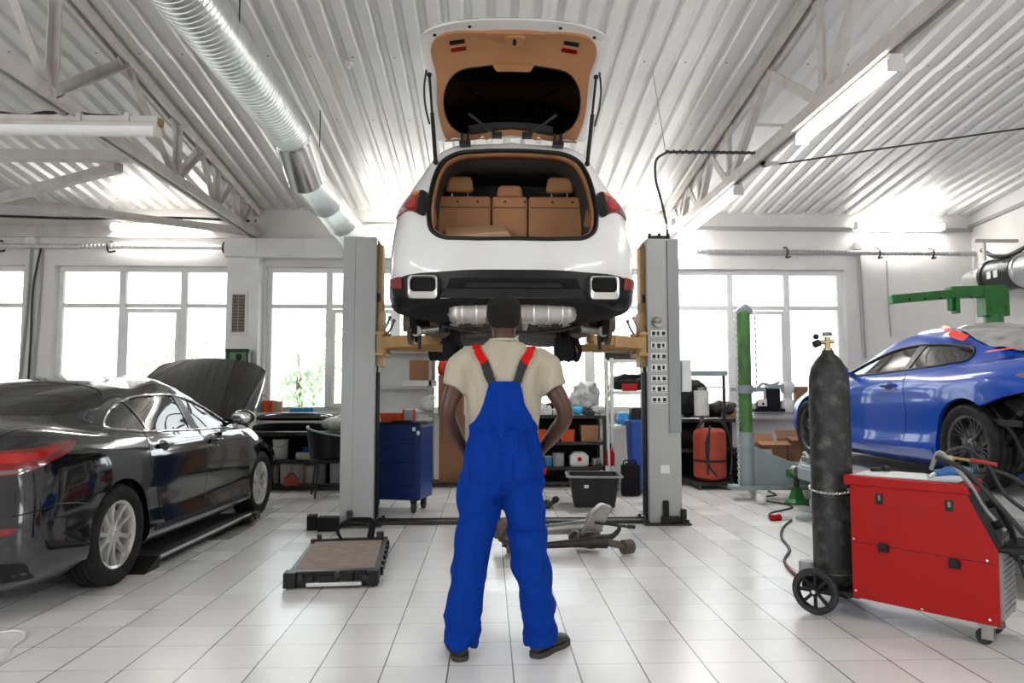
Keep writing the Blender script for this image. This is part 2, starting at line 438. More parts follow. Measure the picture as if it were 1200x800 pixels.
m = MB(); m.prism([(FY, 0), (WY+.3, 0), (WY+.3, 4.3), (FY, roof_z(FY)+.3)], (RX, 0, 0), (0, 1, 0), (0, 0, 1), (.3, 0, 0)); props(m.build('wall_right', 'wall_paint'), kind='structure')
m = MB(); m.prism([(FY, 0), (WY+.3, 0), (WY+.3, 4.3), (FY, roof_z(FY)+.3)], (LX-.3, 0, 0), (0, 1, 0), (0, 0, 1), (.3, 0, 0)); props(m.build('wall_left', 'wall_paint'), kind='structure')
m = MB(); y0 = FY-.3; m.bb(LX, RX+.3, y0, FY, 0, 1.0); m.bb(LX, RX+.3, y0, FY, 3.9, 6.0)  # unseen wall added behind the camera, its openings placed to shape the light
for x0, x1 in ((LX, -9.8), (-6.2, -5.6), (-2.2, 4.6), (7.0, RX+.3)): m.bb(x0, x1, y0, FY, 1.0, 3.9)
props(m.build('wall_front_added', 'wall_paint'), kind='structure')
# corrugated roof
def sheet(y0, y1, dz):
    m = MB(); P = .205; n = int((RX+.2-LX)/P)+1; vs = []; fs = []
    prof = [(0, 0), (.028, .042), (.085, .042), (.113, 0), (.158, .0), (.16, .004), (.164, 0)]
    for k in range(n):
        for a, b in prof:
            x = LX-.1+k*P+a
            for y in (y0, y1): vs.append((x, y, roof_z(y)+b+dz)); 
    N = len(vs)//2
    for i in range(N-1): fs.append((2*i, 2*i+1, 2*i+3, 2*i+2))
    m.add(vs, fs); return m
o = sheet(6.88, WY+.35, 0).build('ceiling', 'sheet'); props(o, kind='structure'); o.modifiers.new('s', 'SOLIDIFY').thickness = .012; root_ceiling = o
o = sheet(FY-.3, 6.93, -.016).build('ceiling_sheet', 'sheet', root_ceiling); o.modifiers.new('s', 'SOLIDIFY').thickness = .012
m = MB()
for Y in (3.2, 4.4, 5.65, 6.84, 8.1, 9.4, 10.5):
    x = LX+.05
    while x < RX:
        dz = -.016 if Y < 6.9 else 0; z = roof_z(Y)+dz; m.cyl((x, Y, z-.012), (x, Y, z+.01), .011, 6); x += .41
m.build('roof_screw', 'dark_steel', root_ceiling)['kind'] = 'stuff'

# unseen board added over the roof so daylight enters only by the windows
m = MB(); m.prism([(FY-.3, roof_z(FY-.3)+.07), (WY+.6, roof_z(WY+.6)+.07), (WY+.6, roof_z(WY+.6)+.2), (FY-.3, roof_z(FY-.3)+.2)], (LX-.3, 0, 0), (0, 1, 0), (0, 0, 1), (RX-LX+.6, 0, 0))
m.build('roof_light_block', 'wall_dark', root_ceiling)
for i, (x0, x1, mul) in enumerate(WIN):
    m = MB(); t = .07; y0, y1 = WY+.12, WY+.2
    m.bb(x0, x1, y0, y1, HEAD-t, HEAD); m.bb(x0, x1, y0, y1, SILL, SILL+t)
    m.bb(x0, x0+t, y0, y1, SILL+t, HEAD-t); m.bb(x1-t, x1, y0, y1, SILL+t, HEAD-t)
    for x in mul: m.bb(x-.045, x+.045, y0-.01, y1, SILL+t, HEAD-t)
    xs = [x0+t]+[q for x in mul for q in (x-.045, x+.045)]+[x1-t]
    for k in range(3): m.bb(xs[2*k], xs[2*k+1], y0+.005, y1, 2.58, 2.64)
    # opening sash in the middle bay
    m.bb(xs[2], xs[2]+.06, y0-.02, y0, SILL+t, 2.56); m.bb(xs[3]-.06, xs[3], y0-.02, y0, SILL+t, 2.56); m.bb(xs[2]+.06, xs[3]-.06, y0-.02, y0, 2.5, 2.56); m.bb(xs[2]+.06, xs[3]-.06, y0-.02, y0, SILL+t, SILL+t+.06)
    o = m.build('window_%d' % (i+1), 'white_paint', bevel=.004); props(o, kind='structure')
    g = MB(); g.bb(x0+.03, x1-.03, WY+.165, WY+.171, SILL+.03, HEAD-.03); g.build('pane', 'window_glass', o)
    s = MB(); s.bb(x0-.04, x1+.04, WY-.1, WY+.12, SILL-.04, SILL); s.build('window_sill', 'white_paint', o, bevel=.004)
# lintel band, pilasters
m = MB(); m.bb(LX, -3.55, WY-.05, WY, 3.62, 3.80); m.build('trim_1', 'truss_paint', bevel=.005); bpy.data.objects['trim_1']['kind'] = 'structure'
m = MB(); m.bb(-3.9, -3.42, WY-.16, WY, 0, 3.56); props(m.build('trim_2', 'white_paint', bevel=.006), kind='structure')
m = MB(); m.bb(2.42, 2.9, WY-.16, WY, 0, 3.56); props(m.build('trim_3', 'white_paint', bevel=.006), kind='structure')
m = MB(); m.bb(-3.9, -2.05, WY-.3, WY-.16, 3.3, 3.57); m.bb(-2.05, -.5, WY-.24, WY, 3.3, 3.57); m.bb(-2.76, -2.74, WY-.31, WY-.3, 3.3, 3.57); m.bb(-3.44, -3.42, WY-.31, WY-.3, 3.3, 3.57)
props(m.build('trim_4', 'white_paint', bevel=.004), kind='structure')
m = MB(); m.bb(-2., RX, WY-.05, WY, 3.80, 3.86); props(m.build('trim_5', 'wall_dark'), kind='structure')
m = MB(); m.prism([(2., roof_z(2)-.75), (WY, roof_z(WY)-.22), (WY, roof_z(WY)-.17), (2., roof_z(2)-.70)], (RX-.05, 0, 0), (0, 1, 0), (0, 0, 1), (.05, 0, 0)); props(m.build('trim_6', 'wall_dark'), kind='structure')
# outside ground and trees behind the windows
m = MB(); m.bb(-30, 30, WY+.31, 50, -.5, -.3); props(m.build('ground', 'ground_out'), kind='structure')
def tree(x, y, h, r, label):
    t = thing('tree', label, 'tree', (x, y, -.3), group=None)
    k = MB(); k.tube([(0, 0, 0), (.05, 0, h*.4), (0, .05, h*.8)], [.12, .09, .03], 8, sub=3); k.build('trunk', 'bark', t, smooth=60)
    f = MB()
    for i in range(380):
        while True:
            p = V((random.uniform(-1, 1), random.uniform(-1, 1), random.uniform(-1, 1)))
            if p.length < 1 and p.length > .3 and noise.noise(p*2.3+V((x, y, 0))) > -.15: break
        c = V((p.x*r, p.y*r, h*.62+p.z*h*.36)); s = random.uniform(.07, .13)
        R = Euler((random.uniform(0, 6), random.uniform(0, 6), random.uniform(0, 6))).to_matrix()
        q = [R @ V(a) for a in ((-s, 0, 0), (0, -s*.4, 0), (s, 0, 0), (0, s*.4, .01))]
        f.add([c+a for a in q], [(0, 1, 2, 3)])
    f.build('foliage', 'leaf_hazed', t)
for a in [(-6.6, 15.5, 3.1, .8, 'pale green tree outside the left window, seen above the black car'), (-3.95, 15, 3.0, .6, 'small tree outside at the right edge of the wide left window'), (-3.2, 16.5, 3.9, 1.2, 'green tree outside the narrow window left of the lift column'), (-10.3, 17, 2.9, .8, 'bush outside the window at the far left edge'), (3.0, 18, 2.6, .9, 'low bush outside the window right of the lift')]: tree(*a)
# ================================================================ roof trusses
def truss(x, label, nodes):
    t = thing('roof_truss', label, 'truss', (x, WY, 3.61), group=None)
    W0 = -WY; Z0 = -3.61
    def P(y, z): return (0, y+W0, z+Z0)
    zb = 3.67; m = MB()
    for s in (-.045, .045): m.bar((s, FY+W0, 0.06), (s, 0, .06), .04, .11)
    m.build('bottom_chord', 'truss_paint', t, bevel=.004)
    m = MB()
    for s in (-.045, .045): m.bar((s, FY+W0, roof_z(FY)-.075+Z0), (s, -.02, roof_z(WY)-.075+Z0), .04, .10)
    m.build('top_chord', 'truss_paint', t, bevel=.004)
    for (a, b) in nodes:
        pa = P(a[0], zb+.02 if a[1] == 'b' else roof_z(a[0])-.09); pb = P(b[0], zb+.02 if b[1] == 'b' else roof_z(b[0])-.09)
        m = MB(); w = .085 if a[0] != b[0] else .075
        d = V(pb)-V(pa); n = V((1, 0, 0)); u = d.normalized().cross(n)
        m.bar(V(pa)+n*-.0, V(pb)+n*-.0, .05, w, up=n) if False else None
        # angle section: two flanges
        pa, pb = V(pa), V(pb); m.bar(pa, pb, w, .012, up=n); m.bar(pa+u*(w/2)+n*.03, pb+u*(w/2)+n*.03, .012, .07, up=n)
        m.build('web_member', 'truss_paint', t)
    for y in sorted({a[0] for n in nodes for a in n if a[1] == 'b'}):
        m = MB(); m.prism([(-.17, 0), (.17, 0), (.1, .15), (-.1, .15)], P(y, zb+.03), (0, 1, 0), (0, 0, 1), (.012, 0, 0)); m.build('gusset_plate', 'truss_paint', t)
    for y in sorted({a[0] for n in nodes for a in n if a[1] == 't'}):
        m = MB(); m.prism([(-.15, 0), (.15, 0), (.08, -.13), (-.08, -.13)], P(y, roof_z(y)-.11), (0, 1, 0), (0, 0, 1), (.012, 0, 0)); m.build('gusset_plate', 'truss_paint', t)
    return t
b, t_ = 'b', 't'
seq = [(.6, t_), (1.9, b), (3.1, t_), (3.7, b), (4.75, t_), (5.7, b), (6.87, t_), (8.02, b), (8.7, t_), (9.2, b), (9.7, t_), (10.1, b), (10.5, t_), (10.75, b)]
web = [(seq[i], seq[i+1]) for i in range(len(seq)-1)]+[((y, b), (y, t_)) for y in (3.7, 5.7, 8.02, 9.2, 10.1)]
truss(-3.53, 'off-white steel roof truss above the black car, left of the round duct', web)
truss(2.76, 'off-white steel roof truss right of the raised white car, lamps fixed below it', web)
truss(-8.6, 'off-white steel roof truss at the far left edge of the ceiling', web)
def brace(label, p0, p1, w=.11, h=.11):
    p0, p1 = V(p0), V(p1); m = MB(); m.bar(p0-p0, p1-p0, w, h); o = m.build('brace_beam', 'truss_paint', loc=p0, bevel=.004); props(o, label, 'beam')
brace('horizontal white beam running left from the left roof truss, above the diagonal braces', (-3.63, 7.4, 3.73), (-8.5, 7.4, 3.73))
brace('bright white diagonal brace under the horizontal beam at the left, the upper of two', (-3.9, 7.55, 3.66), (-8.2, 10.2, 3.66), .1, .1)
brace('long white diagonal brace reaching the back wall near the left wall lamp', (-3.63, 10.75, 3.70), (-8.4, 7.6, 3.70), .1, .1)
# ================================================================ lamps
def tube_lamp(label, loc, L, rz=0., hang=0.0, group=None, lit=True, name='fluorescent_lamp'):
    t = thing(name, label, 'lamp', loc, rz, group)
    m = MB(); m.bb(-L/2, L/2, -.05, .05, .035, .075); m.bb(-L/2, -L/2+.025, -.06, .06, -.05, .04); m.bb(L/2-.025, L/2, -.06, .06, -.05, .04); m.build('lamp_housing', 'white_plastic' if lit else 'truss_paint', t, bevel=.006)
    m = MB(); R = [[V((x, .055*cos(a)*q, .035-.075*max(0, sin(a))*q if sin(a) > 0 else .035)) for a in [2*pi*j/24 for j in range(24)]] for x, q in ((-L/2+.025, 1), (L/2-.025, 1))]
    m.rings(R); m.build('diffuser', 'lamp_glow' if lit else 'lamp_off', t, smooth=40)
    return t
def along(p0, p1): return p0.lerp(p1, .5), (p1-p0).length
a, c = at(130, 266, WY-.12), at(246, 266, WY-.12); p, L = along(a, c); tube_lamp('lit tube lamp high on the back wall above the wide left window', p, L)
a, c = at(1002, 266, WY-.12), at(1106, 266, WY-.12); p, L = along(a, c); tube_lamp('lit tube lamp high on the back wall near the right corner', p, L)
a, c = at(425, 274, WY-.32), at(560, 274, WY-.32); p, L = along(a, c); tube_lamp('lit wall lamp beside the left lift column top, partly behind the raised car', p, L)
a, c = at(700, 265, WY-.12), at(808, 266, WY-.12); p, L = along(a, c); tube_lamp('lit wall lamp beside the right lift column top, partly behind the raised car', p, L)
tube_lamp('bright lamp under the right truss, nearest the viewer', (2.78, 5.4, 3.53), 1.5, pi/2, group=None)
tube_lamp('bright lamp under the right truss, the far one towards the back wall', (2.78, 8.95, 3.53), 2.4, pi/2)
t = tube_lamp('unlit luminaire with rusty end hung across the left truss, cables on top', (-4.35, 6.05, 3.50), 3.1, 0, lit=False)
m = MB(); m.bb(-1.55, 1.55, -.035, .035, .08, .13); [m.bb(x-.02, x+.02, -.06, .06, .07, .15) for x in (-1.2, -.5, .2, .9, 1.3)]; m.build('cable_tray', 'truss_paint', t, bevel=.003)
m = MB(); m.tube([(-1.6+.2*i, .02*sin(i*2), .15+.012*sin(i*1.7)) for i in range(15)], .012, 6, sub=3); m.tube([(-1.6+.2*i, .03*cos(i*1.3), .15+.015*cos(i*2.3)) for i in range(13)], .009, 6, sub=3); m.build('cable', 'cable_black', t, smooth=60)
m = MB(); m.bb(1.54, 1.575, -.03, .03, .05, .11); m.build('rusty_bracket', 'rust_brown', t)
# unseen lamps added under the trusses to light what faces the camera
for i, (x, y) in enumerate(((-3.5, -.6), (-3.5, 1.8), (2.78, -.6), (2.78, 1.6))):
    tube_lamp('added unseen tube lamp under the roof trusses behind the viewer', (x, y, 3.53 if x != -.4 else 4.6), 1.5, pi/2, group='added lamps behind the viewer')
# ================================================================ spiral duct
DX, DZ, DR = -2.08, 4.02, .205
t = thing('ventilation_duct', 'large round spiral-ribbed metal duct below the ceiling left of the raised car', 'duct', (DX, WY, DZ))
m = MB(); prof = []; y = FY
while y < 7.42:
    for a, r in ((0, 0), (.043, .0), (.047, .007), (.055, .007), (.059, 0)): prof.append((DR+r, y+a-WY))
    y += .064
m.lathe(prof, axis='y', n=40); m.build('spiral_section', 'galv', t, smooth=30)
def ringat(c, d, r, n=40):
    a, bb = frame_of(V(d)); return [V(c)+(a*cos(2*pi*j/n)+bb*sin(2*pi*j/n))*r for j in range(n)]
def rel(x, y, z): return V((x-DX, y-WY, z-DZ))
m = MB(); d0, d1, d2 = V((0, 1, 0)), V((.06, .85, -.65)), V((.04, 1, -.13))
p0 = rel(DX, 7.4, DZ); p1 = rel(DX, 7.52, DZ-.02); p2 = rel(DX+.04, 7.95, DZ-.33); p3 = rel(-1.86, WY+.02, 3.42); d3 = (p3-p2).normalized()
m.rings([ringat(p0, d0, DR+.012), ringat(p1, (d0+d1.normalized()), DR+.012), ringat(p2, d1.normalized()+d3, DR+.012)]); m.build('elbow', 'galv_smooth', t, smooth=50)
m = MB(); R = [ringat(p2, d1.normalized()+d3, DR)]
for k in range(1, 5): R += [ringat(p2.lerp(p3, k/4-.02), d3, DR), ringat(p2.lerp(p3, k/4-.012), d3, DR+.01), ringat(p2.lerp(p3, k/4), d3, DR+.01), ringat(p2.lerp(p3, k/4+.004), d3, DR)]
m.rings(R); m.build('plain_section', 'galv', t, smooth=35)
for y in (5.3, 7.9): 
    m = MB(); z1 = roof_z(y)-DZ; x = DR*.95; m.cyl((x, y-WY, 0.0), (x, y-WY, z1), .006, 6); m.build('hanger_rod', 'dark_steel', t)
# second duct with fan along the right wall
c = at(1165, 320, 9.6); DX2, DZ2 = RX-.36, c.z
t = thing('ventilation_duct', 'short round metal duct with dark in-line fan high on the right wall', 'duct', (DX2, 9.6, DZ2))
m = MB(); m.lathe([(.22, -4), (.22, -1.5), (.235, -1.5), (.235, -1.45), (.22, -1.45), (.22, -.3), (.24, -.3), (.24, -.25), (.22, -.25)], axis='y', n=36); m.build('duct_pipe', 'galv', t, smooth=40)
m = MB(); m.lathe([(.25, -.25), (.25, -.2), (.23, -.2), (.23, .3), (.25, .3), (.25, .36)], axis='y', n=36); m.build('fan_casing', 'fan_dark', t, smooth=40)
m = MB(); m.bb(-.24, -.235, -.05, .03, -.06, .04); m.bb(-.24, -.235, .08, .16, -.06, .04); m.build('fan_label', 'label_white', t)
m = MB(); m.lathe([(.2, .36), (.2, .5), (.17, .8), (.14, .82)], axis='y', n=36); m.build('duct_end', 'galv_smooth', t, smooth=40)
m = MB(); m.tube([(-.15, -3, .45), (-.14, -1.5, .36), (-.12, -.6, .30), (-.1, .1, .24), (-.05, .5, .42)], .03, 8, sub=6); m.tube([(-.2, -.8, .31), (-.24, -.3, .2), (-.22, .0, .25), (-.12, .3, .33)], .018, 8, sub=6); m.build('power_cable', 'cable_black', t, smooth=60)
m = MB(); m.bb(-.42, .2, .1, .15, .46, .5); m.bb(-.3, -.27, .1, .14, .2, .46); m.build('wall_bracket', 'truss_paint', t)
# corrugated conduits along the back wall
def conduit(label, x0, x1, z, hooks):
    t = thing('cable_conduit', label, 'conduit', (x0, WY-.09, z)); m = MB(); prof = []; h = 0
    while h < x1-x0: prof += [(.035, h), (.035, h+.03), (.041, h+.035), (.041, h+.05), (.035, h+.055)]; h += .06
    m.lathe(prof, axis='x', n=12); m.build('corrugated_pipe', 'grey_plastic' if x0 > 0 else 'galv', t, smooth=30)
    for x in hooks:
        k = MB(); k.tube([(x-x0, .08, .09), (x-x0, .02, .08), (x-x0, -.05, .03), (x-x0, -.05, -.04), (x-x0, 0, -.08), (x-x0+.08, 0.03, -.06)], .014, 6, sub=3); k.build('pipe_hook', 'dark_steel', t, smooth=60)
conduit('light corrugated conduit along the back wall above the left windows', LX+.1, -3.95, 3.47, (-5.68, -3.98, -7.3))
conduit('grey corrugated conduit along the back wall above the right window', 3.1, RX-.05, 3.45, (4.6, 6.05, 6.9))
def wire(name, label, pts, r, mat='cable_black', cat='cable', sub=6):
    p0 = V(pts[0]); m = MB(); m.tube([V(p)-p0 for p in pts], r, 8, sub=sub); o = m.build(name, mat, loc=p0, smooth=60); return props(o, label, cat)
def box_on(name, label, cat, p, d, mat='white_plastic', bevel=.008):
    m = MB(); m.box((0, 0, 0), d); o = m.build(name, mat, loc=p, bevel=bevel); return props(o, label, cat)
box_on('junction_box', 'round-cornered white junction box on the conduit left of the wide window', 'junction box', at(37, 283, WY-.06), (.15, .1, .12))
box_on('junction_box', 'small white junction box above the conduit near the right corner', 'junction box', at(1005, 288, WY-.05), (.13, .08, .12))
wire('wall_cable', 'thin grey pipe down the wall left of the wide window, the left of two', [at(37, 290, WY-.03), at(31, 370, WY-.03), at(22, 450, WY-.03)], .018, 'grey_plastic', 'pipe')
wire('wall_cable', 'dark cable hanging down the wall left of the wide window, between the two pipes', [at(48, 290, WY-.06), at(40, 330, WY-.06), at(36, 400, WY-.06), at(33, 450, WY-.06)], .016)
wire('wall_cable', 'thin grey pipe down the wall beside the wide window edge, the right of two', [at(50, 292, WY-.03), at(45, 370, WY-.03), at(38, 450, WY-.03)], .014, 'grey_plastic', 'pipe')
wire('wall_cable', 'dark vertical cable on the right wall section just beside the right window', [at(1006, 292, WY-.03), at(1009, 350, WY-.03), at(1013, 420, WY-.03)], .028, 'grey_plastic')
wire('wall_cable', 'thin vertical cable on the wall right of the thick one, above the blue coupe', [at(1039, 305, WY-.02), at(1041, 350, WY-.02), at(1044, 395, WY-.02)], .009, 'steel')
wire('pipe', 'dark thin pipe under the roof edge along the back wall at the left', [at(0, 253, WY-.12), at(100, 256, WY-.12), at(200, 255, WY-.12), at(300, 259, WY-.12)], .02, 'dark_steel', 'pipe')
wire('ceiling_wire', 'dark wire along the ceiling right of the truss lamps', [V((3.05, 7.95, 3.86)), V((4.5, 7.6, 4.0)), V((6, 7.2, 4.12)), V((7.58, 6.9, 4.2))], .010)
# cable boom feeding the lift
t = thing('cable_boom', 'dark horizontal rod with cable curving down to the right lift column', 'cable', (2.76, 7.02, 3.72))
a = at(780, 178, 7.02)-V((2.76, 7.02, 3.72)); m = MB(); m.cyl(a, (.05, 0, a.z), .014, 8); m.build('boom_rod', 'dark_steel', t)
k = 26; m = MB(); m.tube([V((a.x+(.0-a.x)*i/60, 0, a.z))+V((0, .018*cos(i*1.6), .018*sin(i*1.6))) for i in range(61)], .007, 6)
q = [at(x, y, yy)-V((2.76, 7.02, 3.72)) for x, y, yy in ((782, 178, 7.02), (770, 186, 7.03), (768, 205, 7.06), (775, 235, 7.1), (781, 262, 7.16), (783, 291, 7.2))]
m.tube(q, .013, 8, sub=6); m.build('hanging_cable', 'cable_black', t, smooth=60)
m = MB(); m.bb(.0, .03, -.03, .03, -.13, a.z+.03); m.bb(.0, .17, -.03, .03, -.13, -.1); m.build('bracket', 'truss_paint', t)
m = MB(); z1 = roof_z(7.02)-3.74; m.cyl(a, (a.x-.12, 0, z1), .004, 6); m.build('support_wire', 'steel', t)
m = MB(); p0, p1 = at(885, 146, 6.6), at(937, 147, 6.6); m.cyl((0, 0, 0), p1-p0, .016, 8); props(m.build('short_rod', 'truss_paint', loc=p0), 'short horizontal rod fixed to the right truss above the cable boom', 'rod')
# small lamp (ball) by the conduit
m = MB(); m.ell((0, 0, 0), (.11, .08, .11), 20, 12); o = m.build('bulkhead_lamp', 'lamp_glow', loc=at(805, 293, WY-.1), smooth=60); props(o, 'small round glowing wall lamp beside the right lift column top', 'lamp')
# ceiling sensor
t = thing('smoke_detector', 'small sensor on the ceiling right of the round duct', 'detector', at(409, 69, 6.95)+V((0, 0, .0)))
z = roof_z(6.95)-t.location.z
m = MB(); m.cyl((0, 0, z-.002), (0, 0, z-.05), .045, 16); m.build('sensor_base', 'white_plastic', t, bevel=.004); m = MB(); m.cyl((0, 0, z-.05), (0, 0, z-.085), .015, 12); m.build('sensor_tip', 'white_plastic', t)
# electrical panel with grille on the pilaster + bracket box
t = thing('wall_heater', 'narrow grey grille panel on the pilaster above the black car bonnet', 'heater', at(280, 367, WY-.17))
m = MB(); m.bb(-.13, .13, -.02, .01, -.33, .33); m.build('panel_frame', 'white_plastic', t, bevel=.005)
m = MB(); m.bb(-.09, .09, -.03, -.02, -.28, .28); m.build('grille_back', 'rusty', t)
m = MB(); [m.bb(-.09, .09, -.038, -.03, z, z+.006) for z in [-.27+.045*i for i in range(13)]]; m.bb(-.004, .004, -.038, -.03, -.28, .28); m.build('grille_bars', 'grey_plastic', t)
# ================================================================ vehicle kit
def car_body(rows, si=7, sj=5):
    A = [spl(r, si, mirror=True) for r in rows]; n = len(A[0]); cols = [spl([a[i] for a in A], sj, mirror=True) for i in range(n)]
    k = len(cols[0]); vs = []; fs = []
    for s in (1, -1):
        o = len(vs); vs += [V((p.x*s, p.y, p.z)) for c in cols for p in c]
        for i in range(n-1):
            for j in range(k-1):
                q = [o+i*k+j, o+(i+1)*k+j, o+(i+1)*k+j+1, o+i*k+j+1]; fs.append(q if s > 0 else q[::-1])
    me = bpy.data.meshes.new('b'); me.from_pydata(vs, [], fs); bm = bmesh.new(); bm.from_mesh(me)
    bmesh.ops.remove_doubles(bm, verts=bm.verts, dist=.0004); bmesh.ops.dissolve_degenerate(bm, dist=.0002, edges=bm.edges); bmesh.ops.recalc_face_normals(bm, faces=bm.faces)
    bm.to_mesh(me); bm.free(); me.update(); return me
def shrunk(me, t, zmin=-9):
    c = me.copy(); co = [(v.co.copy(), v.normal.copy()) for v in me.vertices]
    for v, (p, n) in zip(c.vertices, co): q = p-n*t; q.z = max(q.z, zmin); v.co = q
    return c
def archcut(y, z, r, x0=.52, x1=1.2):
    m = MB(); m.cyl((x0, y, z), (x1, y, z), r, 48); m.cyl((-x1, y, z), (-x0, y, z), r, 48); return m.mesh()
def liner(parent, y, z, r, x0=.54, x1=.86, a0=-8, a1=188):
    for s in (1, -1):
        m = MB(); n = 24; pin = []; 
        A = [radians(a0+(a1-a0)*i/n) for i in range(n+1)]
        def P(x, r_, a): return (s*x, y+r_*cos(a), z+r_*sin(a))
        vs = []; fs = []
        for a in A: vs += [P(x1, r, a), P(x0, r, a), P(x0, r+.012, a), P(x1, r+.012, a)]
        for i in range(n):
            for q in range(4): fs.append((4*i+q, 4*i+(q+1) % 4, 4*i+4+(q+1) % 4, 4*i+4+q))
        m.add(vs, fs); m.add([P(x0, r, a) for a in A]+[P(x0-.01, r, a) for a in A], [tuple(range(n+1)), tuple(range(n+1, 2*n+2))[::-1]])
        m.build('wheel_arch_liner', 'black_rough', parent)
def side(bvh, poly, s, off=.002, thick=.004, h=.05, fn=None): return patch(bvh, poly, lambda u, v: V((s*2.5, u, v)), (-s, 0, 0), off, thick, h, fn)
def rearp(bvh, poly, off=.002, thick=.004, h=.04, fn=None): return patch(bvh, poly, lambda u, v: V((u, -2.5, v)), (0, 1, 0), off, thick, h, fn)
def topp(bvh, poly, off=.002, thick=.004, h=.05): return patch(bvh, poly, lambda u, v: V((u, v, 4)), (0, 0, -1), off, thick, h)
def seam(bvh, pts, s, r=.0035, off=.0, closed=False, d=None, org=None, h=.03):
    org = org or (lambda u, v: V((s*2.5, u, v))); d = d or (-s, 0, 0)
    m = MB(); P = path_on(bvh, pts, org, d, off, h, closed); m.tube(P, r, 6, closed=closed); return m
def offset_poly(p, t):
    n = len(p); out = []; area_ = sum(p[i-1][0]*p[i][1]-p[i][0]*p[i-1][1] for i in range(n)); sg = 1 if area_ > 0 else -1
    for i in range(n):
        a = V(p[i-1]); b = V(p[(i+1) % n]); d = (b-a).normalized(); out.append((p[i][0]+d.y*t*sg, p[i][1]-d.x*t*sg))
    return out
def tire_mb(r, w, rim, grooves=4):
    h = w/2; P = [(rim-.012, -h*.72), (rim+.004, -h*.86), (rim+(r-rim)*.35, -h*.99), (rim+(r-rim)*.65, -h*1.0), (r-.022, -h*.93), (r-.007, -h*.82)]
    xs = []; k = grooves; g = .010
    for i in range(k):
        c = -h*.58+i*(h*1.16/(k-1)) if k > 1 else 0
        P += [(r-.001, c-g/2-.003), (r-.011, c-g/2), (r-.011, c+g/2), (r-.001, c+g/2+.003)]
    P += [(r-.007, h*.82), (r-.022, h*.93), (rim+(r-rim)*.65, h*1.0), (rim+(r-rim)*.35, h*.99), (rim+.004, h*.86), (rim-.012, h*.72)]
    m = MB(); m.lathe(P, axis='x', n=72, closed=True)
    # lateral tread sipes
    n = 64
    for i in range(n):
        a = 2*pi*i/n
        for s in (-1, 1):
            p = V((s*h*.74, cos(a)*(r-.0045), sin(a)*(r-.0045))); q = V((s*h*.90, cos(a)*(r-.0155), sin(a)*(r-.0155)))
            m.bar(p, q, .012, .008, up=V((0, cos(a), sin(a))))
    return m
def wheel(parent, loc, s, r, w, rim, style):
    """s=+1: outer face towards +x"""
    o = tire_mb(r, w, rim).build('wheel', ['tread'], parent, loc, smooth=35)
    o.rotation_euler = (radians(random.uniform(0, 70)), 0, 0)
    h = w/2*s; m = MB()
    R = rim
    m.lathe([(R, h*.80), (R+.008, h*.84), (R-.004, h*.84), (R-.018, h*.74), (R-.03, h*.3), (R-.03, -h*.7), (R, -h*.75), (R-.01, -h*.8), (R-.045, -h*.7), (R-.045, h*.3), (R-.03, h*.70)][:9], axis='x', n=64, caps=False)
    m.build('rim', 'silver' if style == 'silver' else 'rim_dark', o, smooth=30)
    m = MB(); n = 10 if style == 'silver' else 5
    hub = .055
    def spoke(a0, a1, w0, w1, xo):
        k = 6; vs = []
        for i in range(k+1):
            t = i/k; q = hub*.8+(R-.02-hub*.8)*t; a = a0+(a1-a0)*t; ww = w0+(w1-w0)*t
            x = h*(.60-.10*sin(t*pi)+.12*t)+xo*s; c, sn = cos(a), sin(a)
            tn = V((0, -sn, c)); rd = V((0, c, sn)); p = rd*q
            vs += [p+tn*ww+V((x-.03*s, 0, 0)), p+tn*ww*.75+V((x, 0, 0)), p-tn*ww*.75+V((x, 0, 0)), p-tn*ww+V((x-.03*s, 0, 0))]
        fs = [(3, 2, 1, 0), tuple(4*k+j for j in range(4))]
        for i in range(k):
            for j in range(4): fs.append((4*i+j, 4*i+(j+1) % 4, 4*i+4+(j+1) % 4, 4*i+4+j))
        m.add(vs, fs)
    if style == 'silver':
        for i in range(10):
            a = 2*pi*i/10; e = .10 if i % 2 else -.10; spoke(a, a+e*.6, .018, .018, 0)
    else:
        for i in range(5):
            a = 2*pi*i/5
            for e in (-.26, -.09, .09, .26): spoke(a+e*.35, a+e*1.35, .010, .009, 0)
    m.build('spokes', 'silver' if style == 'silver' else 'rim_dark', o, smooth=45)
    m = MB(); m.lathe([(0, h*.66), (.03, h*.66), (.034, h*.62), (hub, h*.6), (hub+.012, h*.5), (hub+.012, h*.2)], axis='x', n=30)
    for i in range(5): a = 2*pi*i/5; m.cyl((h*.55, .055*cos(a), .055*sin(a)), (h*.64, .055*cos(a), .055*sin(a)), .007, 8)
    m.build('hub', 'silver' if style == 'silver' else 'rim_dark', o, smooth=40)
    m = MB(); m.cyl((h*.02, 0, 0), (h*.14, 0, 0), R*.78, 40); m.cyl((h*-.4, 0, 0), (h*.2, 0, 0), .07, 20); m.bar((h*.1, R*.45, R*.2), (h*.1, R*.45, -R*.25), .07, .09, up=V((1, 0, 0))); m.build('brake_disc', 'brake', o, smooth=40)
    return o
def fin_body(me, name, mats, parent, ang=32):
    o = link(name, me, mats, parent); shade(o, ang); return o
def seatpair(parent, ys, mat, z=.28, xs=(-.38, .38), back=.62):
    for x, y in [(x, y) for y in ys for x in xs]:
        m = MB(); m.box((x, y+.2, z+.12), (.48, .5, .16)); m.box((x, y-.08, z+.15+back/2), (.46, .13, back), rot=(radians(14), 0, 0)); m.ell((x, y-.17, z+.15+back+.06), (.13, .06, .10), 14, 8)
        m.build('seat', mat, parent, bevel=.03, smooth=60)
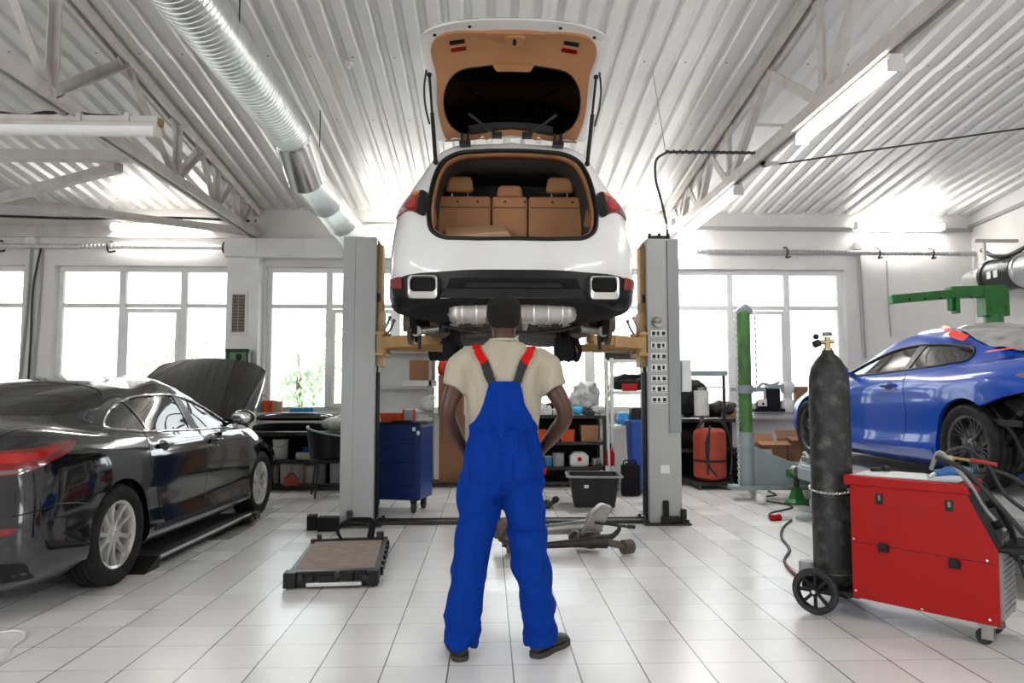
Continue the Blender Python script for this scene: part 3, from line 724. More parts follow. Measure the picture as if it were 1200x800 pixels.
# ================================================================ black sedan
def rows_sedan():
    def R(*a): return [V(p) for p in a]
    z = lambda y0, y1, zz: [V((0, y0+(y1-y0)*i/10, zz)) for i in range(11)]
    r = [z(.12, 4.68, .19)]
    r.append(R((0, .10, .2), (.45, .12, .2), (.72, .26, .2), (.80, .55, .19), (.83, 1.1, .18), (.84, 2.1, .17), (.84, 3.0, .17), (.82, 3.75, .18), (.68, 4.40, .19), (.4, 4.6, .19), (0, 4.68, .19)))
    r.append(R((0, .05, .27), (.48, .07, .27), (.80, .22, .27), (.89, .55, .26), (.90, 1.1, .23), (.905, 2.1, .22), (.905, 3.0, .22), (.90, 3.75, .24), (.76, 4.46, .27), (.42, 4.70, .27), (0, 4.77, .27)))
    r.append(R((0, .0, .50), (.50, .03, .50), (.83, .19, .50), (.905, .55, .50), (.915, 1.1, .48), (.90, 2.1, .42), (.90, 3.0, .42), (.915, 3.75, .45), (.79, 4.48, .5), (.45, 4.75, .5), (0, 4.82, .5)))
    r.append(R((0, .03, .74), (.48, .06, .74), (.81, .22, .74), (.90, .58, .74), (.92, 1.1, .74), (.915, 2.1, .70), (.915, 3.0, .68), (.92, 3.75, .66), (.77, 4.45, .64), (.42, 4.70, .63), (0, 4.77, .63)))
    r.append(R((0, .06, .97), (.46, .09, .965), (.74, .24, .955), (.86, .60, .93), (.89, 1.15, .90), (.90, 2.1, .86), (.90, 3.0, .84), (.885, 3.75, .80), (.70, 4.30, .74), (.38, 4.52, .73), (0, 4.60, .73)))
    r.append(R((0, .10, 1.07), (.42, .14, 1.06), (.68, .32, 1.04), (.80, .72, 1.0), (.845, 1.2, .97), (.865, 2.1, .93), (.865, 3.0, .92), (.83, 3.7, .89), (.60, 4.1, .86), (.34, 4.25, .87), (0, 4.30, .88)))
    r.append(R((0, .50, 1.10), (.38, .54, 1.095), (.60, .70, 1.08), (.73, .98, 1.035), (.81, 1.35, .99), (.83, 2.1, .955), (.825, 2.9, .945), (.75, 3.40, .94), (.55, 3.55, .97), (.3, 3.63, .985), (0, 3.66, .99)))
    r.append(R((0, 1.0, 1.265), (.36, 1.04, 1.26), (.55, 1.15, 1.235), (.655, 1.35, 1.18), (.715, 1.65, 1.17), (.735, 2.1, 1.16), (.72, 2.65, 1.13), (.66, 3.0, 1.11), (.5, 3.12, 1.17), (.28, 3.18, 1.20), (0, 3.2, 1.205)))
    r.append(R((0, 1.5, 1.385), (.33, 1.53, 1.375), (.48, 1.60, 1.355), (.555, 1.72, 1.33), (.60, 1.88, 1.335), (.61, 2.15, 1.345), (.60, 2.4, 1.33), (.56, 2.56, 1.305), (.44, 2.64, 1.345), (.25, 2.68, 1.37), (0, 2.7, 1.38)))
    r.append([V((0, y, zz)) for y, zz in ((1.60, 1.40), (1.68, 1.412), (1.76, 1.42), (1.85, 1.427), (1.95, 1.432), (2.1, 1.436), (2.25, 1.434), (2.36, 1.43), (2.45, 1.422), (2.54, 1.41), (2.62, 1.398))])
    return r
SED = thing('sedan', 'glossy black sedan with its bonnet open and silver wheels, on the left', 'car', (-3.44, 4.07, 0), radians(-1.9))
def build_sedan(T):
    me = car_body(rows_sedan()); bvh = bvh_of(me)
    WR, WY_ = 1.0, 3.76; wr = .335
    DLO = sm2([(1.10, 1.06), (1.35, 1.015), (1.8, .99), (2.4, .97), (2.95, .962), (3.26, .965), (3.18, 1.0), (2.9, 1.115), (2.55, 1.215), (2.2, 1.268), (1.85, 1.275), (1.5, 1.24), (1.26, 1.165)], 5)
    rear_g = clip_band(DLO, 1.56, 2.24, -.25); front_g = clip_band(DLO, 2.38, 3.4, -.25); quarter = clip_band(DLO, 0, 1.53, -.25)
    cuts = [archcut(WR, .335, .375), archcut(WY_, .335, .375)]
    def prx(poly): m = MB(); m.prism(poly, (-1.3, 0, 0), (0, 1, 0), (0, 0, 1), (2.6, 0, 0)); return m.mesh()
    back = sm2([(-.5, .80), (0, .66), (.5, .80), (.60, 1.05), (.52, 1.38), (.3, 1.44), (0, 1.46), (-.3, 1.44), (-.52, 1.38), (-.60, 1.05)], 5)
    wind = sm2([(-.52, 3.4), (0, 3.5), (.52, 3.4), (.60, 3.2), (.5, 2.78), (.3, 2.74), (0, 2.73), (-.3, 2.74), (-.5, 2.78), (-.60, 3.2)], 5)
    def prz(poly, z0, z1): m = MB(); m.prism(poly, (0, 0, z0), (1, 0, 0), (0, 1, 0), (0, 0, z1-z0)); return m.mesh()
    hood = rounded([(-.66, 4.25), (.66, 4.25), (.76, 3.62), (-.76, 3.62)], .08)
    body = boolean(me.copy(), [shrunk(me, .035)]+cuts+[prx(rear_g), prx(front_g), prx(quarter), prz(back, .95, 1.8), prz(wind, .8, 1.8), prz(hood, .70, 1.2)])
    fin_body(body, 'body_shell', ['black_car', 'black_plastic'], T)
    for w in ('WR', 'WF'): liner(T, WR if w == 'WR' else WY_, .335, .378)
    # glass and chrome surround
    for s in (1, -1):
        side(bvh, front_g, s, -.006, .004).build('side_window', 'clear_glass', T, smooth=40)
        side(bvh, rear_g, s, -.006, .004).build('side_window', 'tint_glass', T, smooth=40)
        side(bvh, quarter, s, -.006, .004).build('side_window', 'tint_glass', T, smooth=40)
        seam(bvh, DLO, s, .011, .001, True).build('window_trim', 'chrome', T, smooth=60)
        m = side(bvh, [(2.27, .975), (2.40, .975), (2.30, 1.27), (2.17, 1.28)], s, .001, .004); m.build('door_pillar', 'black_plastic', T, smooth=40)
        # doors as skins with their seams
        rd = rounded([(1.42, .99), (1.36, .80), (1.52, .50), (1.60, .30), (2.34, .29), (2.36, .6), (2.33, .965)], .08, 5)
        fd = rounded([(2.345, .965), (2.37, .6), (2.35, .29), (3.30, .30), (3.36, .6), (3.30, .935)], .05, 5)
        for nm, q, hy, hz in (('rear_door', rd, 1.62, .895), ('front_door', fd, 2.55, .865)):
            d = side(bvh, q, s, .0025, .004, .05).build(nm, 'black_car', T, smooth=40)
            seam(bvh, offset_poly(q, .004), s, .0035, -.001, True).build('door_seam', 'black_plastic', d)
            hp = cast(bvh, (s*2.5, hy, hz), (-s, 0, 0), 0)[0]
            m = MB(); m.tube([hp+V((s*.005, -.10, 0)), hp+V((s*.035, -.07, .004)), hp+V((s*.042, 0, .005)), hp+V((s*.035, .07, .004)), hp+V((s*.005, .10, 0))], .012, 10, sub=5, flat=1.3)
            m.build('door_handle', 'black_car', d, smooth=60)
            m = side(bvh, sm2([(hy-.06, hz-.03), (hy+.05, hz-.03), (hy+.07, hz), (hy+.04, hz+.025), (hy-.05, hz+.025), (hy-.075, hz)], 3), s, .0035, .002); m.build('handle_recess', 'black_plastic', d, smooth=40)
        # chrome sill strip + skirt
        m = side(bvh, rounded([(1.45, .27), (3.35, .25), (3.33, .29), (1.47, .31)], .01), s, .006, .008); m.build('sill_trim', 'black_plastic', T, smooth=40)
        # tail lamp wrapping the corner
        d = V((-s*.62, .78, 0)).normalized(); t = V((s*.78, .62, 0))
        def org(u, v, t=t, d=d): return t*u+V((0, 0, v))-d*2.5
        lo = sm2([(.30, .845), (.55, .825), (.72, .83), (.86, .88), (1.0, .955), (1.02, .985), (.93, .985), (.78, .965), (.55, .955), (.30, .95)], 4)
        l = patch(bvh, lo, org, d, .012, .03, .04).build('tail_lamp', 'red_lamp', T, smooth=40)
        patch(bvh, sm2([(.32, .848), (.55, .830), (.72, .838), (.80, .862), (.72, .856), (.55, .852), (.32, .866)], 4), org, d, .015, .004, .04).build('lamp_clear_strip', 'clear_lamp', l, smooth=40)
        patch(bvh, sm2([(.50, .905), (.70, .89), (.84, .915), (.92, .955), (.78, .94), (.60, .935)], 4), org, d, .015, .004, .04).build('lamp_bright_strip', 'red_lamp_bright', l, smooth=40)
        rearp(bvh, [(s*x, z) for x, z in rounded([(.52, .495), (.77, .50), (.79, .535), (.52, .535)], .012)][::s], .006, .008).build('bumper_reflector', 'red_lamp', T, smooth=40)
        seam(bvh, [(.14, .60), (.35, .64), (.52, .62), (.60, .60)], s, .004, -.001).build('bumper_seam', 'black_plastic', T)
        m = MB(); m.lathe([(.045, 0), (.05, .0), (.05, .22), (.043, .22), (.043, .02)], c=(s*.62, .02, .27), axis='y', n=24, closed=True, sc=(1.2, 1.2)); m.build('exhaust_tip', 'chrome', T, smooth=50)
        # mirror
        p = cast(bvh, (s*2.5, 3.02, .98), (-s, 0, 0), 0)[0]
        m = MB(); m.bar(p, p+V((s*.10, 0, .03)), .06, .03); m.ell(p+V((s*.19, -.02, .075)), (.115, .07, .075), 20, 12); mm = m.build('wing_mirror', 'black_car', T, smooth=60)
        m = MB(); m.ell(p+V((s*.19, -.065, .075)), (.095, .035, .058), 20, 12); m.build('mirror_glass', 'chrome', mm, smooth=60)
        wheel(T, (s*(.915-.1075), WR, .335), s, wr, .215, .225, 'silver'); wheel(T, (s*(.915-.1075), WY_, .335), s, wr, .215, .225, 'silver')
    topp(bvh, back, -.006, .004).build('rear_window', 'tint_glass', T, smooth=40); topp(bvh, wind, -.006, .004).build('windscreen', 'clear_glass', T, smooth=40)
    # boot lid seam, bumper lower panel, plate
    seam(bvh, [(-.64, .50), (-.60, .30), (-.55, .20)], 1, .0035, -.001, org=lambda u, v: V((u, v, 4)), d=(0, 0, -1)).build('boot_seam', 'black_plastic', T)
    seam(bvh, [(.62, .55), (.62, .35), (.60, .20)], 1, .0035, -.001, org=lambda u, v: V((u, v, 4)), d=(0, 0, -1)).build('boot_seam', 'black_plastic', T)
    rearp(bvh, rounded([(-.8, .22), (.8, .22), (.82, .33), (.5, .36), (-.5, .36), (-.82, .33)], .03), .004, .01).build('lower_bumper', 'black_plastic', T, smooth=40)
    rearp(bvh, rounded([(-.26, .62), (.26, .62), (.26, .73), (-.26, .73)], .01), .008, .01).build('number_plate', 'label_white', T, smooth=40)
    # underbody + engine bay + cabin
    m = MB(); m.bb(-.5, .5, .3, 4.5, .14, .20); m.bb(-.72, .72, 1.45, 3.3, .14, .19); m.build('underbody', 'black_rough', T)
    m = MB(); m.bb(-.55, .55, 3.72, 4.3, .35, .74); m.bb(-.3, .3, 3.8, 4.25, .70, .80); m.build('engine', 'black_plastic', T, bevel=.03)
    seatpair(T, (1.75, 2.55), 'cabin_dark')
    m = MB(); m.box((0, 3.15, .82), (1.35, .35, .25)); m.build('dashboard', 'cabin_dark', T, bevel=.04)
    # open bonnet
    ang = radians(39); n, k = 14, 20; vs = []
    def hp(u, t, up):
        w = .77-.10*u*u; x = w*t; crown = .055*(1-t*t)+(.03 if abs(t) < .72 else 0)*0-.06*max(0, abs(t)-.86)/.14*1.0
        front = .10*(t*t)*u
        y, z = u*1.12-front, crown-.05*u*u*u+up; return V((x, 3.66+y*cos(ang)-z*sin(ang), .99+y*sin(ang)+z*cos(ang)))
    m = MB(); top = [[hp(i/n, -1+2*j/k, .0) for j in range(k+1)] for i in range(n+1)]; bot = [[hp(i/n, -1+2*j/k, -.03) for j in range(k+1)] for i in range(n+1)]
    vs = [p for r in top for p in r]+[p for r in bot for p in r]; N = (n+1)*(k+1); fs = []
    for i in range(n):
        for j in range(k): a = i*(k+1)+j; fs += [(a, a+1, a+k+2, a+k+1), (N+a+k+1, N+a+k+2, N+a+1, N+a)]
    for i in range(n): a = i*(k+1); b_ = a+k; fs += [(a, a+k+1, N+a+k+1, N+a), (b_+k+1, b_, N+b_, N+b_+k+1)]
    for j in range(k): a = j; b_ = n*(k+1)+j; fs += [(a+1, a, N+a, N+a+1), (b_, b_+1, N+b_+1, N+b_)]
    m.add(vs, fs); m.build('bonnet', 'black_car', T, smooth=40)
    m = MB(); m.cyl((.55, 3.95, .82), (.50, 4.25, 1.32), .008, 8); m.build('bonnet_stay', 'silver', T)
build_sedan(SED)
# ================================================================ blue coupe on the frame bench
def rows_coupe():
    r = rows_sedan(); out = []
    for j, row in enumerate(r):
        q = []
        for i, p in enumerate(row):
            x, y, z = p
            if j >= 7: y += {0: .02, 1: .02, 2: .02, 3: .02}.get(i, 0)
            if j >= 8: x *= .965
            if j >= 9: y += .08 if i < 4 else .05; z -= .035
            if j == 8: y += .04; z -= .02
            if j in (4, 5) and i in (3, 4): x += .02
            if j in (5, 6) and i < 3: z -= .03
            if j == 7 and i < 3: z -= .02
            if y > 3.4: y += .06
            q.append(V((x, y, z)))
        out.append(q)
    return out
CPE = thing('coupe', 'blue coupe with dark wheels and its rear bumper removed, on the bench at right', 'car', (4.75, 4.65, .52))
def build_coupe(T):
    me = car_body(rows_coupe()); bvh = bvh_of(me); WR, WF = 1.02, 3.87; wr = .342
    DLO = sm2([(1.20, 1.06), (1.40, 1.02), (1.8, .995), (2.4, .965), (2.95, .95), (3.20, .945), (3.08, 1.0), (2.85, 1.09), (2.5, 1.175), (2.15, 1.215), (1.8, 1.215), (1.5, 1.185), (1.24, 1.115)], 5)
    fg = clip_band(DLO, 2.05, 3.4, -.35); rg = clip_band(DLO, 0, 1.97, -.35)
    def prx(poly): m = MB(); m.prism(poly, (-1.3, 0, 0), (0, 1, 0), (0, 0, 1), (2.6, 0, 0)); return m.mesh()
    def prz(poly, z0, z1): m = MB(); m.prism(poly, (0, 0, z0), (1, 0, 0), (0, 1, 0), (0, 0, z1-z0)); return m.mesh()
    back = sm2([(-.48, .84), (0, .72), (.48, .84), (.57, 1.1), (.5, 1.42), (.3, 1.5), (0, 1.52), (-.3, 1.5), (-.5, 1.42), (-.57, 1.1)], 5)
    wind = sm2([(-.5, 3.38), (0, 3.5), (.5, 3.38), (.58, 3.2), (.48, 2.84), (.3, 2.80), (0, 2.79), (-.3, 2.80), (-.48, 2.84), (-.58, 3.2)], 5)
    bump = [(-.3, -.1), (1.02, -.1), (1.02, .34), (.86, .655), (.60, .74), (.30, .80), (-.3, .82)]
    body = boolean(me.copy(), [shrunk(me, .035), archcut(WR, .345, .385), archcut(WF, .345, .385), prx(fg), prx(rg), prz(back, .9, 1.8), prz(wind, .8, 1.8), prx(bump)])
    fin_body(body, 'body_shell', ['blue_car', 'black_plastic'], T)
    liner(T, WR, .345, .388, a0=-5, a1=150); liner(T, WF, .345, .388)
    for s in (1, -1):
        side(bvh, fg, s, -.006, .004).build('side_window', 'clear_glass', T, smooth=40); side(bvh, rg, s, -.006, .004).build('side_window', 'tint_glass', T, smooth=40)
        seam(bvh, DLO, s, .012, .0, True).build('window_trim', 'black_plastic', T, smooth=60)
        side(bvh, [(1.97, .985), (2.07, .985), (1.99, 1.21), (1.88, 1.215)], s, .001, .004).build('door_pillar', 'black_plastic', T, smooth=40)
        dd = rounded([(1.90, .955), (1.83, .6), (1.93, .24), (3.20, .25), (3.30, .6), (3.22, .92)], .07, 5)
        d = side(bvh, dd, s, .0025, .004, .05).build('door', 'blue_car', T, smooth=40)
        seam(bvh, offset_poly(dd, .004), s, .0035, -.001, True).build('door_seam', 'black_plastic', d)
        hp = cast(bvh, (s*2.5, 2.12, .84), (-s, 0, 0), 0)[0]
        m = MB(); m.tube([hp+V((s*.005, -.12, 0)), hp+V((s*.035, -.08, .004)), hp+V((s*.042, 0, .005)), hp+V((s*.035, .08, .004)), hp+V((s*.005, .12, 0))], .012, 10, sub=5, flat=1.3); m.build('door_handle', 'blue_car', d, smooth=60)
        side(bvh, sm2([(2.05, .81), (2.17, .81), (2.2, .84), (2.16, .865), (2.06, .865), (2.03, .84)], 3), s, .0035, .002).build('handle_recess', 'black_plastic', d, smooth=40)
        side(bvh, rounded([(1.42, .20), (3.45, .20), (3.45, .25), (2.4, .27), (1.45, .29)], .02), s, .012, .02).build('side_skirt', 'blue_car', T, smooth=40)
        # tail lamp
        side(bvh, sm2([(.50, .905), (.42, .925), (.34, .93), (.25, .92), (.28, .875), (.40, .875)], 4), s, .004, .02, .03).build('tail_lamp', 'clear_lamp', T, smooth=40)
        wheel(T, (s*(.925-.12), WR, .345), s, wr, .255, .245, 'dark'); wheel(T, (s*(.925-.12), WF, .345), s, wr, .235, .245, 'dark')
        p = cast(bvh, (s*2.5, 2.95, .96), (-s, 0, 0), 0)[0]
        m = MB(); m.bar(p, p+V((s*.10, 0, .02)), .05, .03); m.ell(p+V((s*.18, -.02, .05)), (.10, .06, .06), 20, 12); m.build('wing_mirror', 'blue_car', T, smooth=60)
        m = MB(); m.lathe([(.045, 0), (.05, .0), (.05, .35), (.04, .35), (.04, .02)], c=(s*.5, .2, .3), axis='y', n=20, closed=True); m.build('exhaust_pipe', 'steel', T, smooth=50)
    topp(bvh, wind, -.006, .004).build('windscreen', 'clear_glass', T, smooth=40); topp(bvh, back, -.006, .004).build('rear_window', 'clear_glass', T, smooth=40)
    # exposed rear structure
    m = MB(); m.bb(-.62, .62, .25, .33, .42, .56); m.bb(-.5, -.42, .3, .9, .40, .55); m.bb(.42, .5, .3, .9, .40, .55); m.build('crash_beam', 'dark_steel', T, bevel=.01)
    m = MB()
    for s in (1, -1):
        m.prism([(.28, .80), (.78, .70), (.92, .5), (.80, .25), (.66, .22), (.6, .45), (.35, .55)], (s*.74, 0, 0), (0, 1, 0), (0, 0, 1), (s*.05, 0, 0))
        m.bb(s*.74, s*.86, .3, .36, .45, .80); m.bb(s*.70, s*.88, .45, .85, .52, .57); m.tube([(s*.84, .75, .62), (s*.86, .55, .45), (s*.84, .5, .28), (s*.8, .62, .2)], .02, 8, sub=4)
        for i in range(6): m.box((s*.83, .38+.07*i, .72-.05*i), (.06, .045, .05), rot=(.3*i, .2, .4*i))
        for i in range(5): m.box((s*.80, .62+.03*i, .5-.06*i), (.10, .03, .03), rot=(.5*i, .1, .2))
    m.bb(-.74, .74, .62, .66, .30, .80); m.bb(-.7, .7, .4, .62, .72, .78); m.build('rear_structure', 'black_plastic', T, bevel=.006)
    m = MB(); m.tube([(.80, .34, .75), (.86, .44, .70), (.87, .6, .60), (.86, .72, .55)], .012, 6, sub=4); m.build('wiring_loom', 'cable_black', T, smooth=60)
    m = MB(); m.bb(-.6, .6, .9, 4.5, .14, .20); m.bb(-.76, .76, 1.5, 3.4, .15, .19); m.build('underbody', 'black_rough', T)
    seatpair(T, (1.8, 2.55), 'cabin_dark', z=.22)
    m = MB(); m.box((0, 3.12, .80), (1.3, .3, .22)); m.build('dashboard', 'cabin_dark', T, bevel=.04)
    m = MB(); m.lathe([(.17+.012*cos(a), .012*sin(a)) for a in [2*pi*i/8 for i in range(8)]], c=(-.36, 2.95, .93), axis='y', n=30, closed=True); m.build('steering_wheel', 'black_plastic', T, smooth=60)
    # roof/rear window protection film with orange tape (lies on the car)
    fo = sm2([(-.50, .62), (0, .50), (.55, .6), (.6, .95), (.55, 1.45), (.42, 1.75), (0, 1.85), (-.42, 1.78), (-.55, 1.4), (-.60, .95)], 4)
    f = patch(bvh, fo, lambda u, v: V((u, v, 4)), (0, 0, -1), .03, .008, .06, fn=lambda u, v: .035*noise.noise(V((u*5, v*5, 1)))+.02*noise.noise(V((u*14, v*9, 4)))).build('plastic_film', 'film_grey', loc=T.location, smooth=60)
    props(f, 'crumpled clear plastic film over the rear window of the blue coupe', 'plastic sheet')
    for i, (a, c) in enumerate((((-.56, 1.66), (-.47, 1.92)), ((-.60, 1.36), (-.57, 1.62)), ((-.66, .72), (-.73, .96)))):
        d = (V(c)-V(a)).normalized(); nn = V((-d.y, d.x))*.025; q = [tuple(V(a)-nn), tuple(V(c)-nn), tuple(V(c)+nn), tuple(V(a)+nn)]
        o = patch(bvh, q, lambda u, v: V((u, v, 4)), (0, 0, -1), .075, .003, .05).build('tape_strip', 'orange_red', loc=T.location, smooth=60)
        props(o, ['orange tape strip on the blue coupe roof, the one farthest forward', 'orange tape strip on the blue coupe roof, the middle of the three', 'orange tape strip low on the blue coupe near its rear lamp'][i], 'tape')
build_coupe(CPE)
# ================================================================ white SUV on the lift
def rows_suv():
    def R(*a): return [V(p) for p in a]
    r = [[V((0, .10+4.5*i/10, .30)) for i in range(11)]]
    r.append(R((0, .12, .27), (.45, .13, .26), (.72, .22, .22), (.80, .5, .22), (.84, 1.1, .22), (.85, 2.1, .22), (.85, 3.0, .22), (.84, 3.8, .24), (.7, 4.4, .26), (.4, 4.6, .27), (0, 4.68, .27)))
    r.append(R((0, .0, .315), (.50, .01, .30), (.84, .13, .27), (.93, .45, .27), (.93, 1.1, .30), (.93, 2.1, .30), (.93, 3.0, .30), (.93, 3.8, .32), (.80, 4.5, .34), (.45, 4.72, .34), (0, 4.8, .34)))
    r.append(R((0, -.04, .46), (.50, -.01, .46), (.875, .12, .44), (.96, .45, .46), (.965, 1.1, .5), (.955, 2.1, .5), (.955, 3.0, .5), (.965, 3.8, .5), (.82, 4.52, .5), (.47, 4.76, .5), (0, 4.84, .5)))
    r.append(R((0, -.03, .62), (.50, .0, .62), (.87, .12, .62), (.958, .45, .64), (.97, 1.1, .7), (.965, 2.1, .7), (.965, 3.0, .7), (.97, 3.8, .7), (.82, 4.5, .68), (.47, 4.74, .66), (0, 4.82, .66)))
    r.append(R((0, .02, .78), (.48, .05, .79), (.845, .16, .82), (.945, .47, .86), (.96, 1.1, .9), (.955, 2.1, .9), (.955, 3.0, .9), (.955, 3.8, .88), (.80, 4.42, .82), (.45, 4.66, .8), (0, 4.74, .8)))
    r.append(R((0, .10, 1.0), (.45, .13, 1.0), (.80, .23, 1.02), (.915, .50, 1.06), (.935, 1.1, 1.08), (.94, 2.1, 1.06), (.94, 3.0, 1.05), (.92, 3.8, 1.02), (.70, 4.2, .98), (.4, 4.4, .98), (0, 4.46, .98)))
    r.append(R((0, .20, 1.18), (.42, .23, 1.18), (.73, .33, 1.19), (.845, .55, 1.20), (.87, 1.1, 1.16), (.88, 2.1, 1.13), (.875, 3.0, 1.11), (.80, 3.55, 1.08), (.6, 3.7, 1.08), (.33, 3.78, 1.1), (0, 3.8, 1.1)))
    r.append(R((0, .31, 1.37), (.38, .34, 1.37), (.655, .43, 1.37), (.755, .62, 1.37), (.78, 1.15, 1.37), (.79, 2.1, 1.36), (.78, 2.8, 1.33), (.70, 3.15, 1.30), (.52, 3.28, 1.33), (.3, 3.35, 1.36), (0, 3.37, 1.37)))
    r.append(R((0, .44, 1.58), (.34, .46, 1.575), (.57, .52, 1.56), (.65, .70, 1.54), (.67, 1.2, 1.57), (.68, 2.0, 1.585), (.67, 2.45, 1.57), (.62, 2.72, 1.54), (.47, 2.82, 1.57), (.27, 2.87, 1.60), (0, 2.88, 1.61)))
    r.append([V((0, y, zz)) for y, zz in ((.50, 1.645), (.6, 1.66), (.75, 1.675), (1.0, 1.69), (1.3, 1.70), (1.7, 1.705), (2.0, 1.70), (2.3, 1.69), (2.5, 1.675), (2.65, 1.66), (2.76, 1.645))])
    return r
SUV = thing('suv', 'white SUV raised on the two-post lift with its tailgate open', 'car', (.185, 5.2, 1.68))
def build_suv(T):
    me = car_body(rows_suv()); bvh = bvh_of(me); WR, WF = 1.0, 3.86
    half = [(0, .745), (.40, .748), (.54, .765), (.61, .82), (.635, .94), (.63, 1.15), (.60, 1.34), (.545, 1.46), (.44, 1.525), (.25, 1.54), (0, 1.545)]
    OUT = [(p.x, p.y) for p in spl([(a, b, 0) for a, b in half+[(-a, b) for a, b in half[-2:0:-1]]], 3, closed=True)]
    def pry(poly, y0, y1): m = MB(); m.prism(poly, (0, y0, 0), (1, 0, 0), (0, 0, 1), (0, y1-y0, 0)); return m.mesh()
    body = boolean(me.copy(), [car_body([[V((p.x*.93, 2.4+(p.y-2.4)*.96, .97+(p.z-.97)*.90)) for p in r] for r in rows_suv()]), archcut(WR, .39, .42, .58), archcut(WF, .39, .42, .58), pry(OUT, -.5, .95)])
    o = fin_body(body, 'body_shell', ['white_car', 'black_rough'], T)
    for p in o.data.polygons:
        if p.center.z < .36 and (p.center.z < .30 or abs(p.center.x) > .9): p.material_index = 1
    liner(T, WR, .39, .423, .6, .88); liner(T, WF, .39, .423, .6, .88)
    # black lower bumper, ledge, slot
    lb = sm2([(0, .505), (.5, .495), (.86, .455), (.935, .42), (.93, .31), (.84, .245), (.60, .275), (.3, .295), (0, .30), (-.3, .295), (-.60, .275), (-.84, .245), (-.93, .31), (-.935, .42), (-.86, .455), (-.5, .495)], 4)
    b = rearp(bvh, lb, .008, .016, .04).build('lower_bumper', 'black_plastic', T, smooth=40)
    rearp(bvh, rounded([(-.50, .345), (.50, .345), (.46, .445), (-.46, .445)], .02), .010, .01).build('bumper_slot', 'black_rough', b, smooth=40)
    m = MB(); m.prism(rounded([(-.54, .30), (.54, .30), (.48, .365), (-.48, .365)], .02), (0, -.075, 0), (1, 0, 0), (0, 0, 1), (0, .06, 0)); m.build('bumper_ledge', 'black_plastic', b, bevel=.008)
    m = MB(); m.prism(rounded([(-.36, .37), (.36, .37), (.33, .405), (-.33, .405)], .01), (0, -.065, 0), (1, 0, 0), (0, 0, 1), (0, .03, 0)); m.build('bumper_vane', 'black_plastic', b, bevel=.006)
    for s in (1, -1):
        # tail lamps
        q = sm2([(.905, .975), (.80, .995), (.705, .955), (.675, .94), (.65, 1.03), (.655, 1.13), (.70, 1.175), (.77, 1.165), (.84, 1.11), (.885, 1.04)], 4); q = [(s*x, z) for x, z in q][::s]
        L = rearp(bvh, q, .012, .03, .03).build('tail_lamp', 'red_lamp', T, smooth=40)
        q = sm2([(.80, 1.02), (.75, 1.01), (.745, 1.10), (.78, 1.13), (.83, 1.09)], 4); q = [(s*x, z) for x, z in q][::s]
        rearp(bvh, q, .017, .006, .02).build('lamp_segment', 'red_lamp_bright', L, smooth=40)
        q = sm2([(.745, 1.135), (.78, 1.15), (.76, 1.165), (.71, 1.165)], 4); q = [(s*x, z) for x, z in q][::s]
        rearp(bvh, q, .017, .006, .02).build('lamp_indicator', 'amber_lamp', L, smooth=40)
        q = sm2([(.715, .955), (.672, .935), (.645, 1.03), (.652, 1.14), (.70, 1.175), (.715, 1.07)], 4); q = [(s*x, z) for x, z in q][::s]
        rearp(bvh, q, .015, .006, .02).build('lamp_dark_edge', 'black_plastic', L, smooth=40)
        q = rounded([(.81, .375), (.905, .385), (.91, .46), (.82, .47)], .015); q = [(s*x, z) for x, z in q][::s]
        rearp(bvh, q, .018, .012, .03).build('bumper_reflector', 'red_lamp', T, smooth=40)
        # exhaust tips
        def rr(x, y, z, w, h): return [V((s*x+a, y, z+c)) for a, c in rounded([(-w/2, -h/2), (w/2, -h/2), (w/2, h/2), (-w/2, h/2)], .035, 5)]
        cx, cz = .655, .375
        m = MB(); m.rings([rr(cx, .25, cz-.01, .17, .12), rr(cx, -.02, cz, .20, .15), rr(cx, -.085, cz-.004, .215, .170), rr(cx, -.092, cz-.004, .205, .160), rr(cx, -.085, cz+.016, .185, .108), rr(cx, -.02, cz+.016, .175, .10), rr(cx, .05, cz+.016, .17, .10)], caps=False)
        t = m.build('exhaust_tip', 'silver', T, smooth=50)
        m = MB(); m.prism([(a.x, a.z) for a in rr(cx, 0, cz+.016, .172, .10)], (0, -.05, 0), (1, 0, 0), (0, 0, 1), (0, .02, 0)); m.build('tip_inside', 'tip_hole_dark', t)
        m = MB(); m.prism([(a.x, a.z) for a in rr(cx, 0, cz+.004, .24, .185)], (0, -.018, 0), (1, 0, 0), (0, 0, 1), (0, .03, 0)); m.build('tip_surround', 'black_plastic', t, bevel=.006)
        # side glass patches
        side(bvh, sm2([(.75, 1.2), (1.5, 1.17), (3.2, 1.14), (2.7, 1.42), (2.2, 1.5), (1.2, 1.5), (.85, 1.42)], 4), s, .003, .004, .08).build('side_window', 'dark_glass', T, smooth=40)
        # gas strut of tailgate
        m = MB(); p0, p1 = V((s*.635, .10, 2.02)), V((s*.605, .40, 1.44)); m.cyl(p0, p0.lerp(p1, .5), .010, 10); m.cyl(p0.lerp(p1, .42), p1, .016, 10); m.ell(p0, (.02, .02, .02)); m.ell(p1, (.022, .022, .022)); m.build('gas_strut', 'black_plastic', T, smooth=50)
        m = MB(); m.tube([(s*.655, .06, 2.04), (s*.675, .12, 1.93), (s*.67, .2, 1.8), (s*.645, .27, 1.70)], .008, 6, sub=6); m.build('wiring_hose', 'cable_black', T, smooth=60)
        # hinges
        m = MB(); m.bb(s*.33, s*.42, .42, .50, 1.595, 1.63); m.bb(s*.34, s*.36, .44, .56, 1.60, 1.70); m.bb(s*.39, s*.41, .44, .56, 1.60, 1.70); m.build('tailgate_hinge', 'black_plastic', T, bevel=.004)
